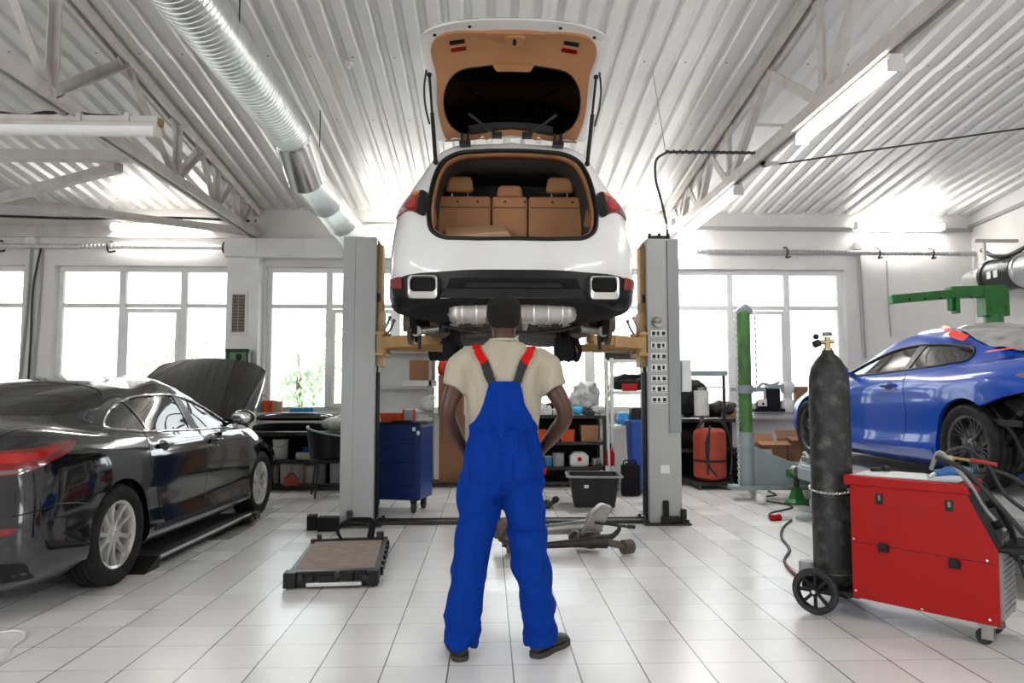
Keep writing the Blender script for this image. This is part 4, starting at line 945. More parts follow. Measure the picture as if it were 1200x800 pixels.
        m = MB(); m.tube([(s*.14, .33, 1.655), (s*.17, .30, 1.665), (s*.34, .20, 1.76)], .011, 8, sub=4); m.bb(s*.08, s*.16, .32, .40, 1.635, 1.665); m.build('wiper_arm', 'black_plastic', T, smooth=40)
        m = MB(); m.ell((s*.705, .345, 1.12-.24), (.014, .01, .022)); m.build('bump_stop', 'black_plastic', T, smooth=50)
    def hub_(T, s, y):
        m = MB(); m.lathe([(.06, .0), (.185, .0), (.19, .004), (.19, .028), (.185, .032), (.06, .032)], c=(s*.855-.016, y, .215), axis='x', n=48); m.lathe([(.02, -.01), (.075, -.01), (.08, .03), (.075, .06), (.03, .065)], c=(s*.855+(.0 if s > 0 else -.05), y, .215), axis='x', n=30)
        h = m.build('brake_disc', 'rusty', T, smooth=35)
        m = MB(); m.lathe([(.03, -.008), (.165, -.008), (.17, .0), (.165, .008), (.03, .008)], c=(s*.805, y, .215), axis='x', n=40); m.bb(s*.78, s*.83, y-.20, y-.12, .10, .36); m.build('backing_plate', 'black_rough', h, smooth=35)
        m = MB(); m.box((s*.85, y+.12, .26), (.10, .13, .17), rot=(.4, 0, 0)); m.build('brake_caliper', 'dark_steel', h, bevel=.012)
        m = MB(); m.bb(s*.755, s*.785, y-.10, y-.05, -.02, .45); m.build('strut_leg', 'black_plastic', h, bevel=.01)
    # wheels hanging
    for s in (1, -1):
        hub_(T, s, WR); wheel(T, (s*(.93-.13), WF, .375), s, .37, .26, .25, 'dark')
    # seal and cargo opening
    P = path_on(bvh, OUT, lambda u, v: V((u, -2.5, v)), (0, 1, 0), .002, .03)
    m = MB(); m.tube(P, .016, 8, closed=True); m.build('opening_seal', 'black_plastic', T, smooth=60)
    Pi = [V((p.x*.955, p.y+.03, 1.145+(p.z-1.145)*.955)) for p in P]; Pj = [V((p.x*.99, 1.35, 1.145+(p.z-1.145)*1.0)) for p in Pi]
    Pm = [p.lerp(q, .14) for p, q in zip(Pi, Pj)]; k = len(Pi)
    m = MB(); m.rings([Pi, Pm], caps=False); lin = m.build('cargo_lining', 'tan', T, smooth=40); sm = lin.modifiers.new('s', 'SOLIDIFY'); sm.thickness = .012; sm.offset = 1
    Pn = [V((p.x*1.02, p.y, 1.15+(p.z-1.15)*1.02)) for p in Pm]
    m = MB(); m.rings([Pn, Pj], caps=False); lin = m.build('cabin_lining', 'cabin_dark', T, smooth=40); sm = lin.modifiers.new('s', 'SOLIDIFY'); sm.thickness = .012; sm.offset = 1
    for s in (1, -1): m = MB(); m.prism([(.33, .76), (.98, .76), (.98, 1.10), (.60, 1.20), (.40, 1.0)], (s*.645, 0, 0), (0, 1, 0), (0, 0, 1), (-s*.03, 0, 0)); m.build('side_trim', 'tan', T, bevel=.01)
    m = MB(); m.bb(-.60, .60, .25, 1.35, .755, .775); m.build('cargo_floor', 'cabin_dark', T)
    m = MB(); m.bb(-.07, .07, .50, .53, 1.475, 1.482); m.build('cargo_lamp', 'dark_steel', T, bevel=.004)
    m = MB(); m.bb(-.70, .70, 1.36, 1.40, .70, 1.60); m.build('cabin_dark_sheet', 'cabin_dark', T)  # flat dark sheet shuts the cabin, standing in for its dark depth
    # rear seats
    for x0, x1, hr in ((-.655, -.165, (-.56, -.31)), (-.155, .15, (-.12, .12)), (.16, .655, (.31, .56))):
        m = MB(); m.bb(x0, x1, .86, 1.0, .70, 1.30); st = m.build('rear_seatback', 'tan', T, bevel=.025)
        m = MB(); m.bb(x0+.015, x1-.015, .852, .86, 1.195, 1.20); m.bb((x0+x1)/2-.05, (x0+x1)/2-.03, .85, .86, 1.24, 1.255); m.bb((x0+x1)/2+.12, (x0+x1)/2+.14, .85, .86, 1.24, 1.255); m.build('seat_seam', 'cabin_dark', st)
        mid = x0 == -.155; c = (hr[0]+hr[1])/2; w = (hr[1]-hr[0])/2; zt = 1.355 if mid else 1.415
        m = MB(); m.box((c, .93, zt), (w*2, .09, .11 if mid else .14), taper=.82); m.build('headrest', 'tan', st, bevel=.035, smooth=40, seg=4)
        m = MB(); [m.cyl((c+q, .93, 1.29), (c+q, .93, zt-.03), .008, 8) for q in (-w*.55, w*.55)]; m.build('headrest_post', 'chrome', st, smooth=40)
    # tailgate
    H = spl([(0, .60, 1.715), (0, .36, 1.905), (0, .10, 2.075), (0, -.18, 2.175), (0, -.40, 2.195)], 8)
    n = len(H)-1; k = 24; OutG = []; InG = []
    def wd(u): return .605+.05*min(1, u*1.6)+.035*max(0, min(1, (u-.45)*2.2))-.075*(max(0, u-.80)/.20)**2.2
    for i in range(n+1):
        ro, ri = [], []
        for j in range(k+1):
            t = -1+2*j/k; u = i/n; ue = u*(1-.085*abs(t)**4)*n; a = int(min(ue, n-1)); f = ue-a; p = H[a].lerp(H[a+1], f); d = (H[a+1]-H[a]).normalized(); nn = V((0, d.z, -d.y)); nn = nn if nn.z > 0 else -nn
            w = wd(u); q = V((w*t, p.y, p.z))-nn*.05*t*t; e = min(1, (1-abs(t))/.10, (1-u)/.07+.0, u/.05+.3)
            ri.append(q); ro.append(V((q.x, q.y, q.z))+nn*.05*math.sqrt(max(e, 0.02)))
        OutG.append(ro); InG.append(ri)
    vs = [p for r in OutG for p in r]+[p for r in InG for p in r]; N = (n+1)*(k+1); fs = []
    for i in range(n):
        for j in range(k): a = i*(k+1)+j; fs += [(a, a+k+1, a+k+2, a+1), (N+a+1, N+a+k+2, N+a+k+1, N+a)]
    for i in range(n): a = i*(k+1); b_ = a+k; fs += [(a+k+1, a, N+a, N+a+k+1), (b_, b_+k+1, N+b_+k+1, N+b_)]
    for j in range(k): a = j; b_ = n*(k+1)+j; fs += [(a, a+1, N+a+1, N+a), (b_+1, b_, N+b_, N+b_+1)]
    m = MB(); m.add(vs, fs); tg = m.build('tailgate', 'white_car', T, smooth=40); tb = bvh_of(tg.data)
    def up(poly, off, th, h=.05, fn=None): return patch(tb, poly, lambda u, v: V((u, v, -1)), (0, 0, 1), off, th, h, fn)
    tan = sm2([(-.54, .555), (0, .57), (.54, .555), (.575, .45), (.585, .1), (.60, -.15), (.54, -.245), (.2, -.27), (0, -.275), (-.2, -.27), (-.54, -.245), (-.60, -.15), (-.585, .1), (-.575, .45)], 5)
    up(tan, .018, .018).build('tailgate_trim', 'tan', tg, smooth=50)
    gl = sm2([(-.48, .475), (0, .515), (.48, .475), (.52, .40), (.515, .22), (.44, .115), (.22, .07), (0, .06), (-.22, .07), (-.44, .115), (-.515, .22), (-.52, .40)], 5)
    up(gl, .024, .004).build('tailgate_window', 'privacy_glass', tg, smooth=50)
    up(offset_poly(gl, .012), .021, .004).build('window_surround', 'black_plastic', tg, smooth=50)
    for s in (1, -1):
        q = rounded([(s*.36, -.205), (s*.47, -.195), (s*.47, -.155), (s*.36, -.165)][::s], .008); up(q, .024, .006).build('trim_recess', 'black_rough', tg)
        q = rounded([(s*.35, -.13), (s*.465, -.12), (s*.465, -.085), (s*.35, -.095)][::s], .008); up(q, .026, .008).build('trim_reflector', 'red_lamp', tg)
        for x, y in ((.32, -.325), (.57, -.255)):
            q = [(s*x+.013*cos(a), y+.016*sin(a)) for a in [2*pi*i/10 for i in range(10)]]; up(q, .004, .004, .02).build('rubber_plug', 'black_rough', tg)
    up(rounded([(-.22, -.27), (.22, -.27), (.19, -.20), (-.19, -.20)], .02), .028, .01).build('grip_panel', 'tan', tg, smooth=50)
    up(rounded([(-.08, -.25), (.08, -.25), (.06, -.14), (-.06, -.14)], .03), .045, .025).build('latch_cover', 'tan', tg, smooth=50)
    up(rounded([(-.012, -.23), (.012, -.23), (.012, -.16), (-.012, -.16)], .008), .05, .004).build('latch', 'black_rough', tg)
    up(rounded([(-.16, .04), (.16, .04), (.13, .10), (-.13, .10)], .02), .034, .012).build('trim_handle', 'tan', tg, smooth=50)
    # underbody: floor, muffler, suspension
    m = MB(); m.bb(-.62, .62, .62, 4.3, .24, .34); m.bb(-.8, .8, 1.5, 3.4, .22, .30); m.build('underbody', 'black_rough', T, bevel=.02)
    m = MB(); R = []
    for i in range(57):
        x = -.48+.96*i/56; e = min(1, (1-abs(x)/.482)/.10); e = .72+.28*math.sqrt(max(0, e)); rb = .010 if (i % 7 in (3, 4)) else 0
        R.append([V((x, .30+.16*e*math.copysign(abs(cos(a))**.42, cos(a)), .205+(.075+rb)*e*math.copysign(abs(sin(a))**.42, sin(a)))) for a in [2*pi*j/28 for j in range(28)]])
    m.rings([[p+V((0, 0, .022)) for p in r] for r in R]); mu = m.build('silencer', 'silver_muffler', T, smooth=40)
    for x in [-.38+.108*i for i in range(8)]:
        m = MB(); m.tube([V((x, .30+.163*math.copysign(abs(cos(a))**.42, cos(a)), .227+.078*math.copysign(abs(sin(a))**.42, sin(a)))) for a in [2*pi*j/28 for j in range(28)]], .007, 6, closed=True); m.build('silencer_rib', 'silver', mu, smooth=60)
    m = MB()
    for s in (1, -1): m.tube([(s*.46, .32, .22), (s*.56, .3, .30), (s*.64, .2, .36)], .035, 12, sub=5)
    m.tube([(.1, .42, .2), (.12, .8, .18), (.1, 1.6, .2), (.1, 3.0, .2)], .035, 12, sub=5); m.build('exhaust_pipe', 'steel', T, smooth=50)
    for s in (1, -1):
        m = MB(); m.tube([(s*.80, .86, .13), (s*.62, .84, .15), (s*.4, .82, .21), (s*.16, .8, .19)], [.035, .03, .045, .03], 10, sub=6); m.lathe([(.02, -.03), (.045, -.03), (.045, .03), (.02, .03)], c=(s*.79, .84, .13), axis='y', n=16); m.build('control_arm', 'steel', T, smooth=50)
        m = MB(); m.tube([(s*.78, 1.12, .2), (s*.5, 1.12, .12), (s*.2, 1.12, .14)], .028, 10, sub=5); m.build('track_rod', 'rusty', T, smooth=50)
        m = MB(); m.bb(s*.60, s*.68, .86, 1.14, .10, .50); m.ell((s*.60, .92, .28), (.09, .1, .09)); m.ell((s*.58, .95, .13), (.07, .08, .05)); m.cyl((s*.55, 1.0, .375), (s*.15, 1.0, .34), .022, 10); m.build('wheel_carrier', 'rusty', T, bevel=.01, smooth=50)
        m = MB(); m.tube([(s*(.50+.0*i)+.055*cos(i*.7), .90+.055*sin(i*.7), .20+.0042*i) for i in range(66)], .009, 6); m.build('coil_spring', 'black_plastic', T, smooth=60)
        m = MB(); m.cyl((s*.56, .78, .12), (s*.50, .80, .55), .03, 12); m.cyl((s*.56, .78, .12), (s*.53, .79, .32), .042, 12); m.build('shock_absorber', 'black_plastic', T, smooth=50)
        for i in range(8): 
            pass
    m = MB(); m.bb(-.42, .42, .78, .86, .17, .25); m.ell((0, .98, .22), (.17, .17, .13)); m.bb(-.3, .3, 1.1, 1.2, .16, .24); [m.bb(x-.03, x+.03, .72, .80, .12, .22) for x in (-.4, -.2, .2, .4)]
    m.build('rear_subframe', 'rusty', T, bevel=.012, smooth=50)
    m = MB(); m.tube([(-.55, .70, .16), (-.3, .62, .11), (0, .6, .10), (.3, .62, .11), (.55, .70, .16)], .014, 8, sub=6); m.build('anti_roll_bar', 'dark_steel', T, smooth=50)
    for x in (-.52, -.46, .42, .50, .57): m = MB(); m.tube([(x, .95, .2), (x+.02, 1.0, .05), (x+.05, 1.05, -.02), (x+.03, 1.15, -.10), (x, 1.2, .1)], .02, 8, sub=5); m.build('hanging_hose', 'black_rough', T, smooth=50)
    for x0, x1 in ((.40, .56), (-.58, -.48)): m = MB(); m.bb(x0, x1, 1.0, 1.2, -.09, .1); m.build('hanging_bracket', 'black_rough', T, bevel=.02)
build_suv(SUV)
# quilted mat lying in the cargo area
m = MB(); m.box((0, 0, 0), (.50, .30, .05), rot=(radians(24), radians(-6), radians(8)))
vs = []; o = m.build('quilted_mat', 'mat_quilt', loc=SUV.location+V((-.29, .58, .915)), bevel=.012); props(o, 'tan quilted mat tilted in the open boot of the raised white car', 'mat')
m = MB(); m.box((0, 0, 0), (.54, .34, .10)); o = m.build('storage_tray', 'tan_light', loc=SUV.location+V((-.27, .60, .825)), bevel=.02); props(o, 'tan storage box under the quilted mat in the raised car boot', 'box')
# ================================================================ two-post lift
LY = 7.25
LIFT = thing('two_post_lift', 'grey two-post car lift holding up the white car', 'car lift', (.24, LY, 0))
def build_lift(T):
    ox = .24
    for s, xo, xi in ((-1, -1.435, -1.11), (1, 1.91, 1.59)):
        a, b = (xo-ox), (xi-ox); lo, hi = min(a, b), max(a, b)
        # C-section column: outer web + wide flanges, inner slot
        m = MB(); H = 2.84
        prof = [(a, -.16), (b, -.16), (b, -.06), (b-.02*s*-1*-1, -.06)]
        m.bb(lo, hi, -.17, -.155, .02, H); m.bb(lo, hi, .155, .17, .02, H); m.bb(a, a-s*.015, -.155, .155, .02, H); m.bb(b, b+s*.012, -.155, -.075, .02, H); m.bb(b, b+s*.012, .075, .155, .02, H); m.bb(lo, hi, -.155, .155, H-.01, H)
        c = m.build('column', 'lift_grey', T, bevel=.006)
        xs_ = a-s*.115; m = MB(); m.bb(min(a, xs_), max(a, xs_), -.19, -.172, .9 if s > 0 else .02, H-.02) if s > 0 else m.bb(lo, lo+.12, -.176, -.171, .02, H)
        m.build('column_cover', 'lift_grey_dark' if s > 0 else 'lift_grey', c, bevel=.003)
        m = MB(); m.bb(lo-.06, hi+.08, -.22, .22, 0, .02); [m.cyl((x, y, .02), (x, y, .05), .018, 6) for x in (lo-.03, hi+.05) for y in (-.18, .18)]; m.build('base_plate', 'dark_steel', c, bevel=.003)
        m = MB(); m.bb(b, b-s*.05, -.07, .07, 1.62, 2.78); m.build('carriage_rail', 'lift_tan', T, bevel=.005)
        m = MB(); m.bb(b+s*.02, b-s*.065, -.10, .10, 1.55, 2.10); m.bb(b-s*.0, b-s*.10, -.22, .22, 1.655, 1.685); m.bb(b-s*.0, b-s*.10, -.22, .22, 1.86, 1.89); m.bb(b-s*.02, b-s*.06, -.03, .03, 2.1, 2.2); k = m.build('carriage', 'lift_tan', T, bevel=.006)
        m = MB(); m.bb(b-s*.005, b-s*.03, -.1, -.08, 2.2, 2.28); m.build('latch_block', 'black_plastic', k)
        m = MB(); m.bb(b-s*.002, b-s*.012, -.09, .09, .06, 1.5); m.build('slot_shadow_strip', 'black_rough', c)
        for dy, tx, ty in ((-.16, -s*.66, -.95), (.16, -s*.60, .95)):
            P0 = V((b-s*.06, dy, 1.78)); P1 = V((s*.70, ty*.75, 1.78))
            m = MB(); m.bar(P0, P0.lerp(P1, .62), .10, .11); m.bar(P0.lerp(P1, .55), P1, .075, .08); m.cyl((P0.x, P0.y, 1.66), (P0.x, P0.y, 1.90), .05, 20)
            ar = m.build('swing_arm', 'lift_tan', T, bevel=.006)
            m = MB(); m.cyl(P1+V((0, 0, -.02)), P1+V((0, 0, .10)), .035, 16); m.cyl(P1+V((0, 0, .085)), P1+V((0, 0, .115)), .065, 20); m.build('lift_pad', 'lift_tan', ar, smooth=40)
            m = MB(); m.tube([P0+V((0, -.02, .1)), P0+V((-s*.05, -.05, .16)), P0+V((-s*.08, -.03, .24))], .012, 8, sub=4); m.ell(P0+V((-s*.08, -.03, .25)), (.02, .02, .02)); m.build('arm_release', 'steel', ar, smooth=50)
        m = MB(); m.bb(a-s*.02 if s > 0 else lo+.08, (a-s*.02 if s > 0 else lo+.08)+.05, -.23, -.175, .02, .16); m.bb(lo+.1, lo+.28, -.24, -.18, .03, .09); m.build('cable_pulley_cover', 'black_plastic', c, bevel=.01)
    # floor plate between the posts
    m = MB(); m.bb(-1.40, 1.38, -.10, .10, 0, .025); m.bb(-1.40, 1.38, -.10, -.08, .025, .035); m.bb(-1.40, 1.38, .08, .10, .025, .035); m.build('floor_plate', 'dark_steel', T, bevel=.003)
    # top bracket and gearing on right column
    x = 1.75-ox; m = MB(); m.cyl((x-.12, -.05, 2.88), (x+.10, -.05, 2.88), .02, 10); [m.cyl((x+q, -.05, 2.84), (x+q, -.05, 2.92), .02, 8) for q in (-.1, 0, .09)]; m.build('top_shaft', 'dark_steel', T, smooth=40)
    # control stickers and box
    m = MB(); y = -.1925
    x0 = 1.62-ox
    for i, z in enumerate((1.88, 1.76, 1.65, 1.54, 1.43, 1.33, 1.22)):
        m = MB(); m.bb(x0, x0+.155, -.1765, -.171, z-.035, z+.035); st = m.build('instruction_sticker', 'label_white', T); m = MB()
        for j in range(3): xx = x0+.012+j*.05; m.bb(xx, xx+.034-.01*((i+j) % 2), -.1785, -.1764, z-.015-.006*((i*j) % 2), z+.02); m.bb(xx, xx+.036, -.1785, -.1764, z-.028, z-.023)
        m.build('sticker_print', 'strap_black', st)
    m = MB(); m.cyl((x0+.075, -.172, 2.0), (x0+.075, -.20, 2.0), .055, 20); m.ell((x0+.06, -.2, 2.01), (.05, .03, .035)); m.build('hose_fitting', 'steel', T, smooth=50)
    m = MB(); m.bb(1.93-ox, 2.03-ox, -.16, .12, 1.30, 1.62); cb = m.build('control_box', 'white_plastic', T, bevel=.015)
    m = MB(); m.bb(x0+.08, x0+.17, -.176, -.171, .50, .58); m.build('paper_label', 'label_white', T)
    m = MB(); p = at(775, 590, LY)-V((ox, LY, 0)); m.bb(p.x-.03, p.x+.03, -.20, -.175, p.z-.10, p.z+.06); m.build('rubber_stop', 'black_plastic', T, bevel=.012)
build_lift(LIFT)
# ================================================================ the mechanic
MAN = thing('person', 'person in blue bib overalls and grey T-shirt, seen from behind, hands on hips', 'person', (.06, 3.66, 0))
def build_man(T):
    # skin: head, neck, arms, hands, lower torso core, one continuous surface
    m = MB(); HC = V((.02, .0, 0))
    tilt = Euler((radians(8), 0, 0)).to_matrix()
    def hp(x, y, z): return HC+V((0, 0, 1.60))+tilt @ V((x, y, z-1.60))
    prof = [(1.50, .075, .075, .0), (1.54, .062, .066, .0), (1.575, .057, .062, .0), (1.605, .060, .070, .01), (1.63, .066, .085, .018), (1.66, .074, .095, .018), (1.70, .079, .099, .012), (1.735, .078, .096, .006), (1.765, .066, .08, .0), (1.785, .045, .055, .0), (1.793, .018, .02, .0)]
    m.rings([[hp(p.x, p.y+dy, z) for p in ering((0, 0, 0), rx, ry, 28, p=2.15)] for z, rx, ry, dy in prof])
    m.ell(hp(0, .095, 1.615), (.034, .025, .026), 14, 8)                       # chin
    m.tube([hp(0, .105, 1.685), hp(0, .122, 1.662), hp(0, .113, 1.650)], [.009, .016, .012], 10, sub=3)   # nose
    m.ell(hp(0, .104, 1.632), (.027, .012, .010), 12, 8)                       # mouth area
    m.ell(hp(0, .098, 1.697), (.055, .012, .010), 14, 8)                       # brow
    for s in (-1, 1):
        m.ell(hp(s*.083, .008, 1.665), (.010, .020, .034), 12, 8, Euler((0, 0, s*.35)).to_matrix()); m.ell(hp(s*.080, .004, 1.648), (.008, .012, .016), 10, 6)
    # chest core under the shirt, joins both arms
    m.rings([ering((.02, 0, z), rx, ry, 24) for z, rx, ry in ((1.10, .145, .09), (1.25, .155, .10), (1.40, .175, .105), (1.46, .165, .095), (1.51, .11, .08), (1.535, .06, .06))])
    arms = {-1: [(-.155, 0, 1.455), (-.215, -.012, 1.34), (-.262, -.03, 1.205), (-.235, .05, 1.10), (-.185, .115, 1.005)], 1: [(.195, 0, 1.450), (.262, -.012, 1.335), (.330, -.03, 1.185), (.285, .05, 1.09), (.222, .115, 1.0)]}
    for s, P in arms.items():
        limb(m, P, [(.062, .062), (.055, .056), (.050, .05), (.043, .046), (.039, .047), (.040, .044), (.034, .038), (.026, .031)], n=18)
        e = V(P[2]); m.ell(e+V((0, -.012, 0)), (.036, .034, .04), 12, 8)
        # hand: palm + five bent fingers, resting forward on the hip
        w = V(P[4]); f = V((-s*.30, .78, -.55)).normalized(); side_ = V((-s*.25, .45, .85)); side_ = (side_-f*side_.dot(f)).normalized(); nrm = f.cross(side_)
        inward = nrm if nrm.x*(-s) > 0 else -nrm
        m.rings([[w+f*t+side_*a.x+inward*a.y for a in ering((0, 0, 0), rx, ry, 16, p=2.6)] for t, rx, ry in ((-.03, .027, .022), (0, .029, .021), (.03, .036, .019), (.07, .042, .018), (.09, .040, .016), (.098, .03, .012))])
        for i, L in enumerate((.062, .072, .078, .070)):
            b = w+f*.086+side_*(-.032+.0215*i); spread = side_*(-.10+.07*i)
            d0 = (f+spread*.6+inward*.15).normalized(); d1 = (f*.8+inward*.55).normalized(); d2 = (f*.4+inward*.9).normalized()
            q = [b-f*.02, b+d0*L*.42, b+d0*L*.42+d1*L*.34, b+d0*L*.42+d1*L*.34+d2*L*.26]; m.tube(q, [.0098, .0094, .0088, .0070], 10, sub=3)
        b = w+f*.025+side_*.028; m.tube([b-f*.01, b+(f*.5+side_*.8)*.035, b+(f*.9+side_*.75)*.062, b+(f*1.2+side_*.6+inward*.2)*.075], [.013, .012, .0105, .008], 10, sub=3)
    body = fuse(m, .0065, 5); link('body', body, 'skin', T)
    bb = bvh_of(body)
    for s in (-1, 1):
        m = MB(); m.ell(hp(s*.032, .0985, 1.683), (.012, .008, .007), 12, 8); m.build('eye', 'eye_white', T, smooth=60)
        m = MB(); m.ell(hp(s*.032, .1055, 1.683), (.005, .003, .005), 10, 6); m.build('pupil', 'hair', T, smooth=60)
    m = MB(); m.ell(hp(0, .115, 1.631), (.023, .006, .007), 12, 8); m.build('lips', 'lip', T, smooth=60)
    # hair cap
    m = MB()
    R = []
    for z, g in ((1.612, -.012), (1.635, .003), (1.66, .009), (1.70, .011), (1.74, .011), (1.77, .012), (1.79, .013), (1.802, .012)):
        k = min(range(len(prof)), key=lambda i: abs(prof[i][0]-z)); 
        for i in range(len(prof)-1):
            if prof[i][0] <= z <= prof[i+1][0]: t = (z-prof[i][0])/(prof[i+1][0]-prof[i][0]); rx, ry, dy = [prof[i][q]*(1-t)+prof[i+1][q]*t for q in (1, 2, 3)]; break
        else: rx, ry, dy = .014, .016, 0
        ring = []
        for p in ering((0, 0, 0), rx+g, ry+g, 40, p=2.15):
            fr = max(0, p.y/(ry+g)); cut = (1.712-z) if z < 1.712 else 0
            y = p.y+dy
            if fr > .05 and cut > 0: sc = 1-min(.24, cut*3.4*min(1, fr*2)); y = y*sc; p = V((p.x*(1-min(.22, cut*2.4*min(1, fr*2))), p.y, 0))
            ring.append(hp(p.x, y, z))
        R.append(ring)
    m.rings(R); hm = fuse(m, .007, 3, lambda c, n: .0018*noise.noise(c*160)); link('hair', hm, 'hair', T)
    # T-shirt
    m = MB(); sh = [(1.03, .165, .105), (1.10, .168, .112), (1.18, .176, .120), (1.28, .190, .130), (1.38, .204, .135), (1.44, .203, .130), (1.48, .185, .118), (1.515, .142, .098), (1.542, .096, .080), (1.556, .074, .072)]
    m.rings([ering((.02, .0, z), rx, ry, 36, p=2.35) for z, rx, ry in sh])
    for s, P in arms.items():
        P0 = V(P[0])+V((-s*.05, 0, .008)); P1 = V(P[0])+V((s*.022, 0, -.012)); d = (V(P[1])-V(P[0])).normalized(); P2 = V(P[1])-d*.01; P3 = V(P[1])+d*.028
        limb(m, [P0, P1, P2, P3], [(.075, .075), (.078, .085), (.074, .082), (.071, .078)], n=22)
    def shirt_disp(c, n):
        d = .012*noise.noise(V((c.x*13, c.y*9, c.z*6)))
        for cx, cy, cz, ax, az, k in ((-.15, -.1, 1.40, 1.0, .35, 26), (.19, -.1, 1.40, -1.0, .35, 26)):     # pulls from the armholes
            r = math.hypot(c.x-cx, c.z-cz); d += .008*sin((c.x-cx)*ax*55+(c.z-cz)*az*70+2*noise.noise(c*7))*math.exp(-(r/.13)**2)
        if c.z < 1.26: d += .006*(1.26-c.z)/.2*sin(c.x*75+2*noise.noise(c*8))
        d += .004*noise.noise(V((c.x*38, c.y*20, c.z*7+3)))
        return d
    sm = fuse(m, .008, 5, shirt_disp); sbv = bvh_of(sm); link('t_shirt', sm, 'tshirt', T)
    # collar ribbing
    col = [V((.02+.070*cos(a), .003+.070*sin(a), 1.553+(.010 if sin(a) < 0 else -.012*sin(a)))) for a in [2*pi*i/28 for i in range(28)]]
    m = MB(); m.tube(col, .0085, 8, closed=True); m.build('shirt_collar', 'tshirt', T, smooth=60)
    # overalls: trousers, one surface
    m = MB(); hip = [(1.115, .170, .122, .02, 0), (1.09, .172, .126, .02, 0), (1.04, .184, .135, .02, 0), (.98, .198, .145, .018, 0), (.92, .206, .150, .015, -.005), (.86, .205, .145, .012, 0), (.82, .195, .125, .01, 0), (.79, .17, .10, .008, 0)]
    m.rings([ering((cx, dy, z), rx, ry, 40, p=2.35) for z, rx, ry, cx, dy in hip])
    m.ell((-.075, -.045, .93), (.10, .105, .11), 24, 14); m.ell((.105, -.045, .93), (.10, .105, .11), 24, 14)
    limb(m, [(-.085, 0, .88), (-.105, .0, .70), (-.138, .012, .52), (-.17, .0, .28), (-.195, -.012, .055)], [(.115, .125), (.107, .115), (.092, .100), (.090, .100), (.088, .105), (.086, .108)], n=28)
    limb(m, [(.105, 0, .88), (.122, .0, .70), (.150, .012, .52), (.182, .0, .28), (.212, -.005, .055)], [(.115, .125), (.107, .115), (.093, .100), (.090, .100), (.088, .105), (.086, .108)], n=28)
    def pants_disp(c, n):
        d = .011*noise.noise(V((c.x*14, c.y*14, c.z*3.0)))
        if c.z > .98: d += .0055*sin(math.atan2(c.y, c.x-.02)*38+2*noise.noise(c*6))*min(1, (c.z-.98)/.05)
        if .80 < c.z < 1.0 and c.y < 0: d += -.012*math.exp(-((c.x-.015)/.018)**2)
        sx = 1 if c.x > 0 else -1; ang = math.atan2(c.y, c.x-sx*.15)
        if c.z < .62:                                                # slanting folds above the hems and behind the knees
            w = max(0, .35+.9*noise.noise(V((c.x*4, 2, c.z*5+ang*.4)))); d += .017*w*sin(c.z*34+ang*2.2*sx+3*noise.noise(c*5))
            if c.z < .20: d += .005*sin(c.z*60+ang*1.5)
        elif c.z < .86: d += .013*max(0, .5+noise.noise(c*5))*sin(c.z*30+ang*3*sx+3*noise.noise(c*5))
        d += .009*noise.noise(V((c.x*26, c.y*26, c.z*5)))
        return d
    pm = fuse(m, .009, 6, pants_disp); link('overalls', pm, 'denim_blue', T); ov = [o for o in T.children if o.name.startswith('overalls')][0]
    # dark side pleat, seams, pocket tag
    pb = bvh_of(pm)
    # bib back, bib front
    def fromback(u, v): return V((u, -2, v))
    def fromfront(u, v): return V((u, 2, v))
    bib = rounded([(-.155, 1.085), (.195, 1.085), (.185, 1.13), (.15, 1.17), (.115, 1.25), (.093, 1.352), (-.053, 1.352), (-.075, 1.25), (-.11, 1.17), (-.145, 1.13)], .012, 3)
    patch(sbv, bib, fromback, (0, 1, 0), .014, .010, .012, fn=lambda u, v: .0065*sin(u*88+6*(v-1.1)+2*noise.noise(V((u*9, v*5, 0))))*min(1, (1.36-v)*8)+.003*noise.noise(V((u*20, 0, v*6)))-.011*max(0, min(1, (1.135-v)/.05))).build('back_panel', 'denim_blue', ov, smooth=60)
    bf = rounded([(-.15, 1.07), (.19, 1.07), (.17, 1.15), (.13, 1.36), (-.09, 1.36), (-.13, 1.15)], .02, 3)
    patch(sbv, bf, fromfront, (0, -1, 0), .014, .010, .03).build('front_bib', 'denim_blue', ov, smooth=60)
    # elastic waistband gathers
    m = MB(); W = [V((.02+.170*cos(a)*1.0, .122*sin(a), 1.088)) for a in [2*pi*i/60 for i in range(60)]]
    m.tube(W, .007, 8, closed=True, flat=.8); m.build('waist_elastic', 'denim_blue', ov, smooth=60)
    def strap(pts, w, mat, name, org, d, off=.010):
        P = resample(pts, .02, False); L = []; Rr = []
        for i, p in enumerate(P):
            a, b = V(P[max(i-1, 0)]), V(P[min(i+1, len(P)-1)]); t = (b-a).normalized(); n = V((-t.y, t.x)); L.append(V(p)+n*w/2); Rr.append(V(p)-n*w/2)
        poly = [tuple(p) for p in L]+[tuple(p) for p in Rr[::-1]]
        return patch(sbv, poly, org, d, off, .006, .02).build(name, mat, ov, smooth=60)
    # straps diverge upwards from the panel
    strap([(-.040, 1.345), (-.055, 1.39), (-.075, 1.445)], .040, 'strap_black', 'strap_elastic', fromback, (0, 1, 0), .016)
    strap([(.080, 1.345), (.095, 1.39), (.112, 1.445)], .040, 'strap_black', 'strap_elastic', fromback, (0, 1, 0), .016)
    strap([(-.072, 1.44), (-.098, 1.478), (-.116, 1.506)], .042, 'strap_red', 'strap_webbing', fromback, (0, 1, 0), .018)
    strap([(.110, 1.44), (.137, 1.478), (.156, 1.506)], .042, 'strap_red', 'strap_webbing', fromback, (0, 1, 0), .018)
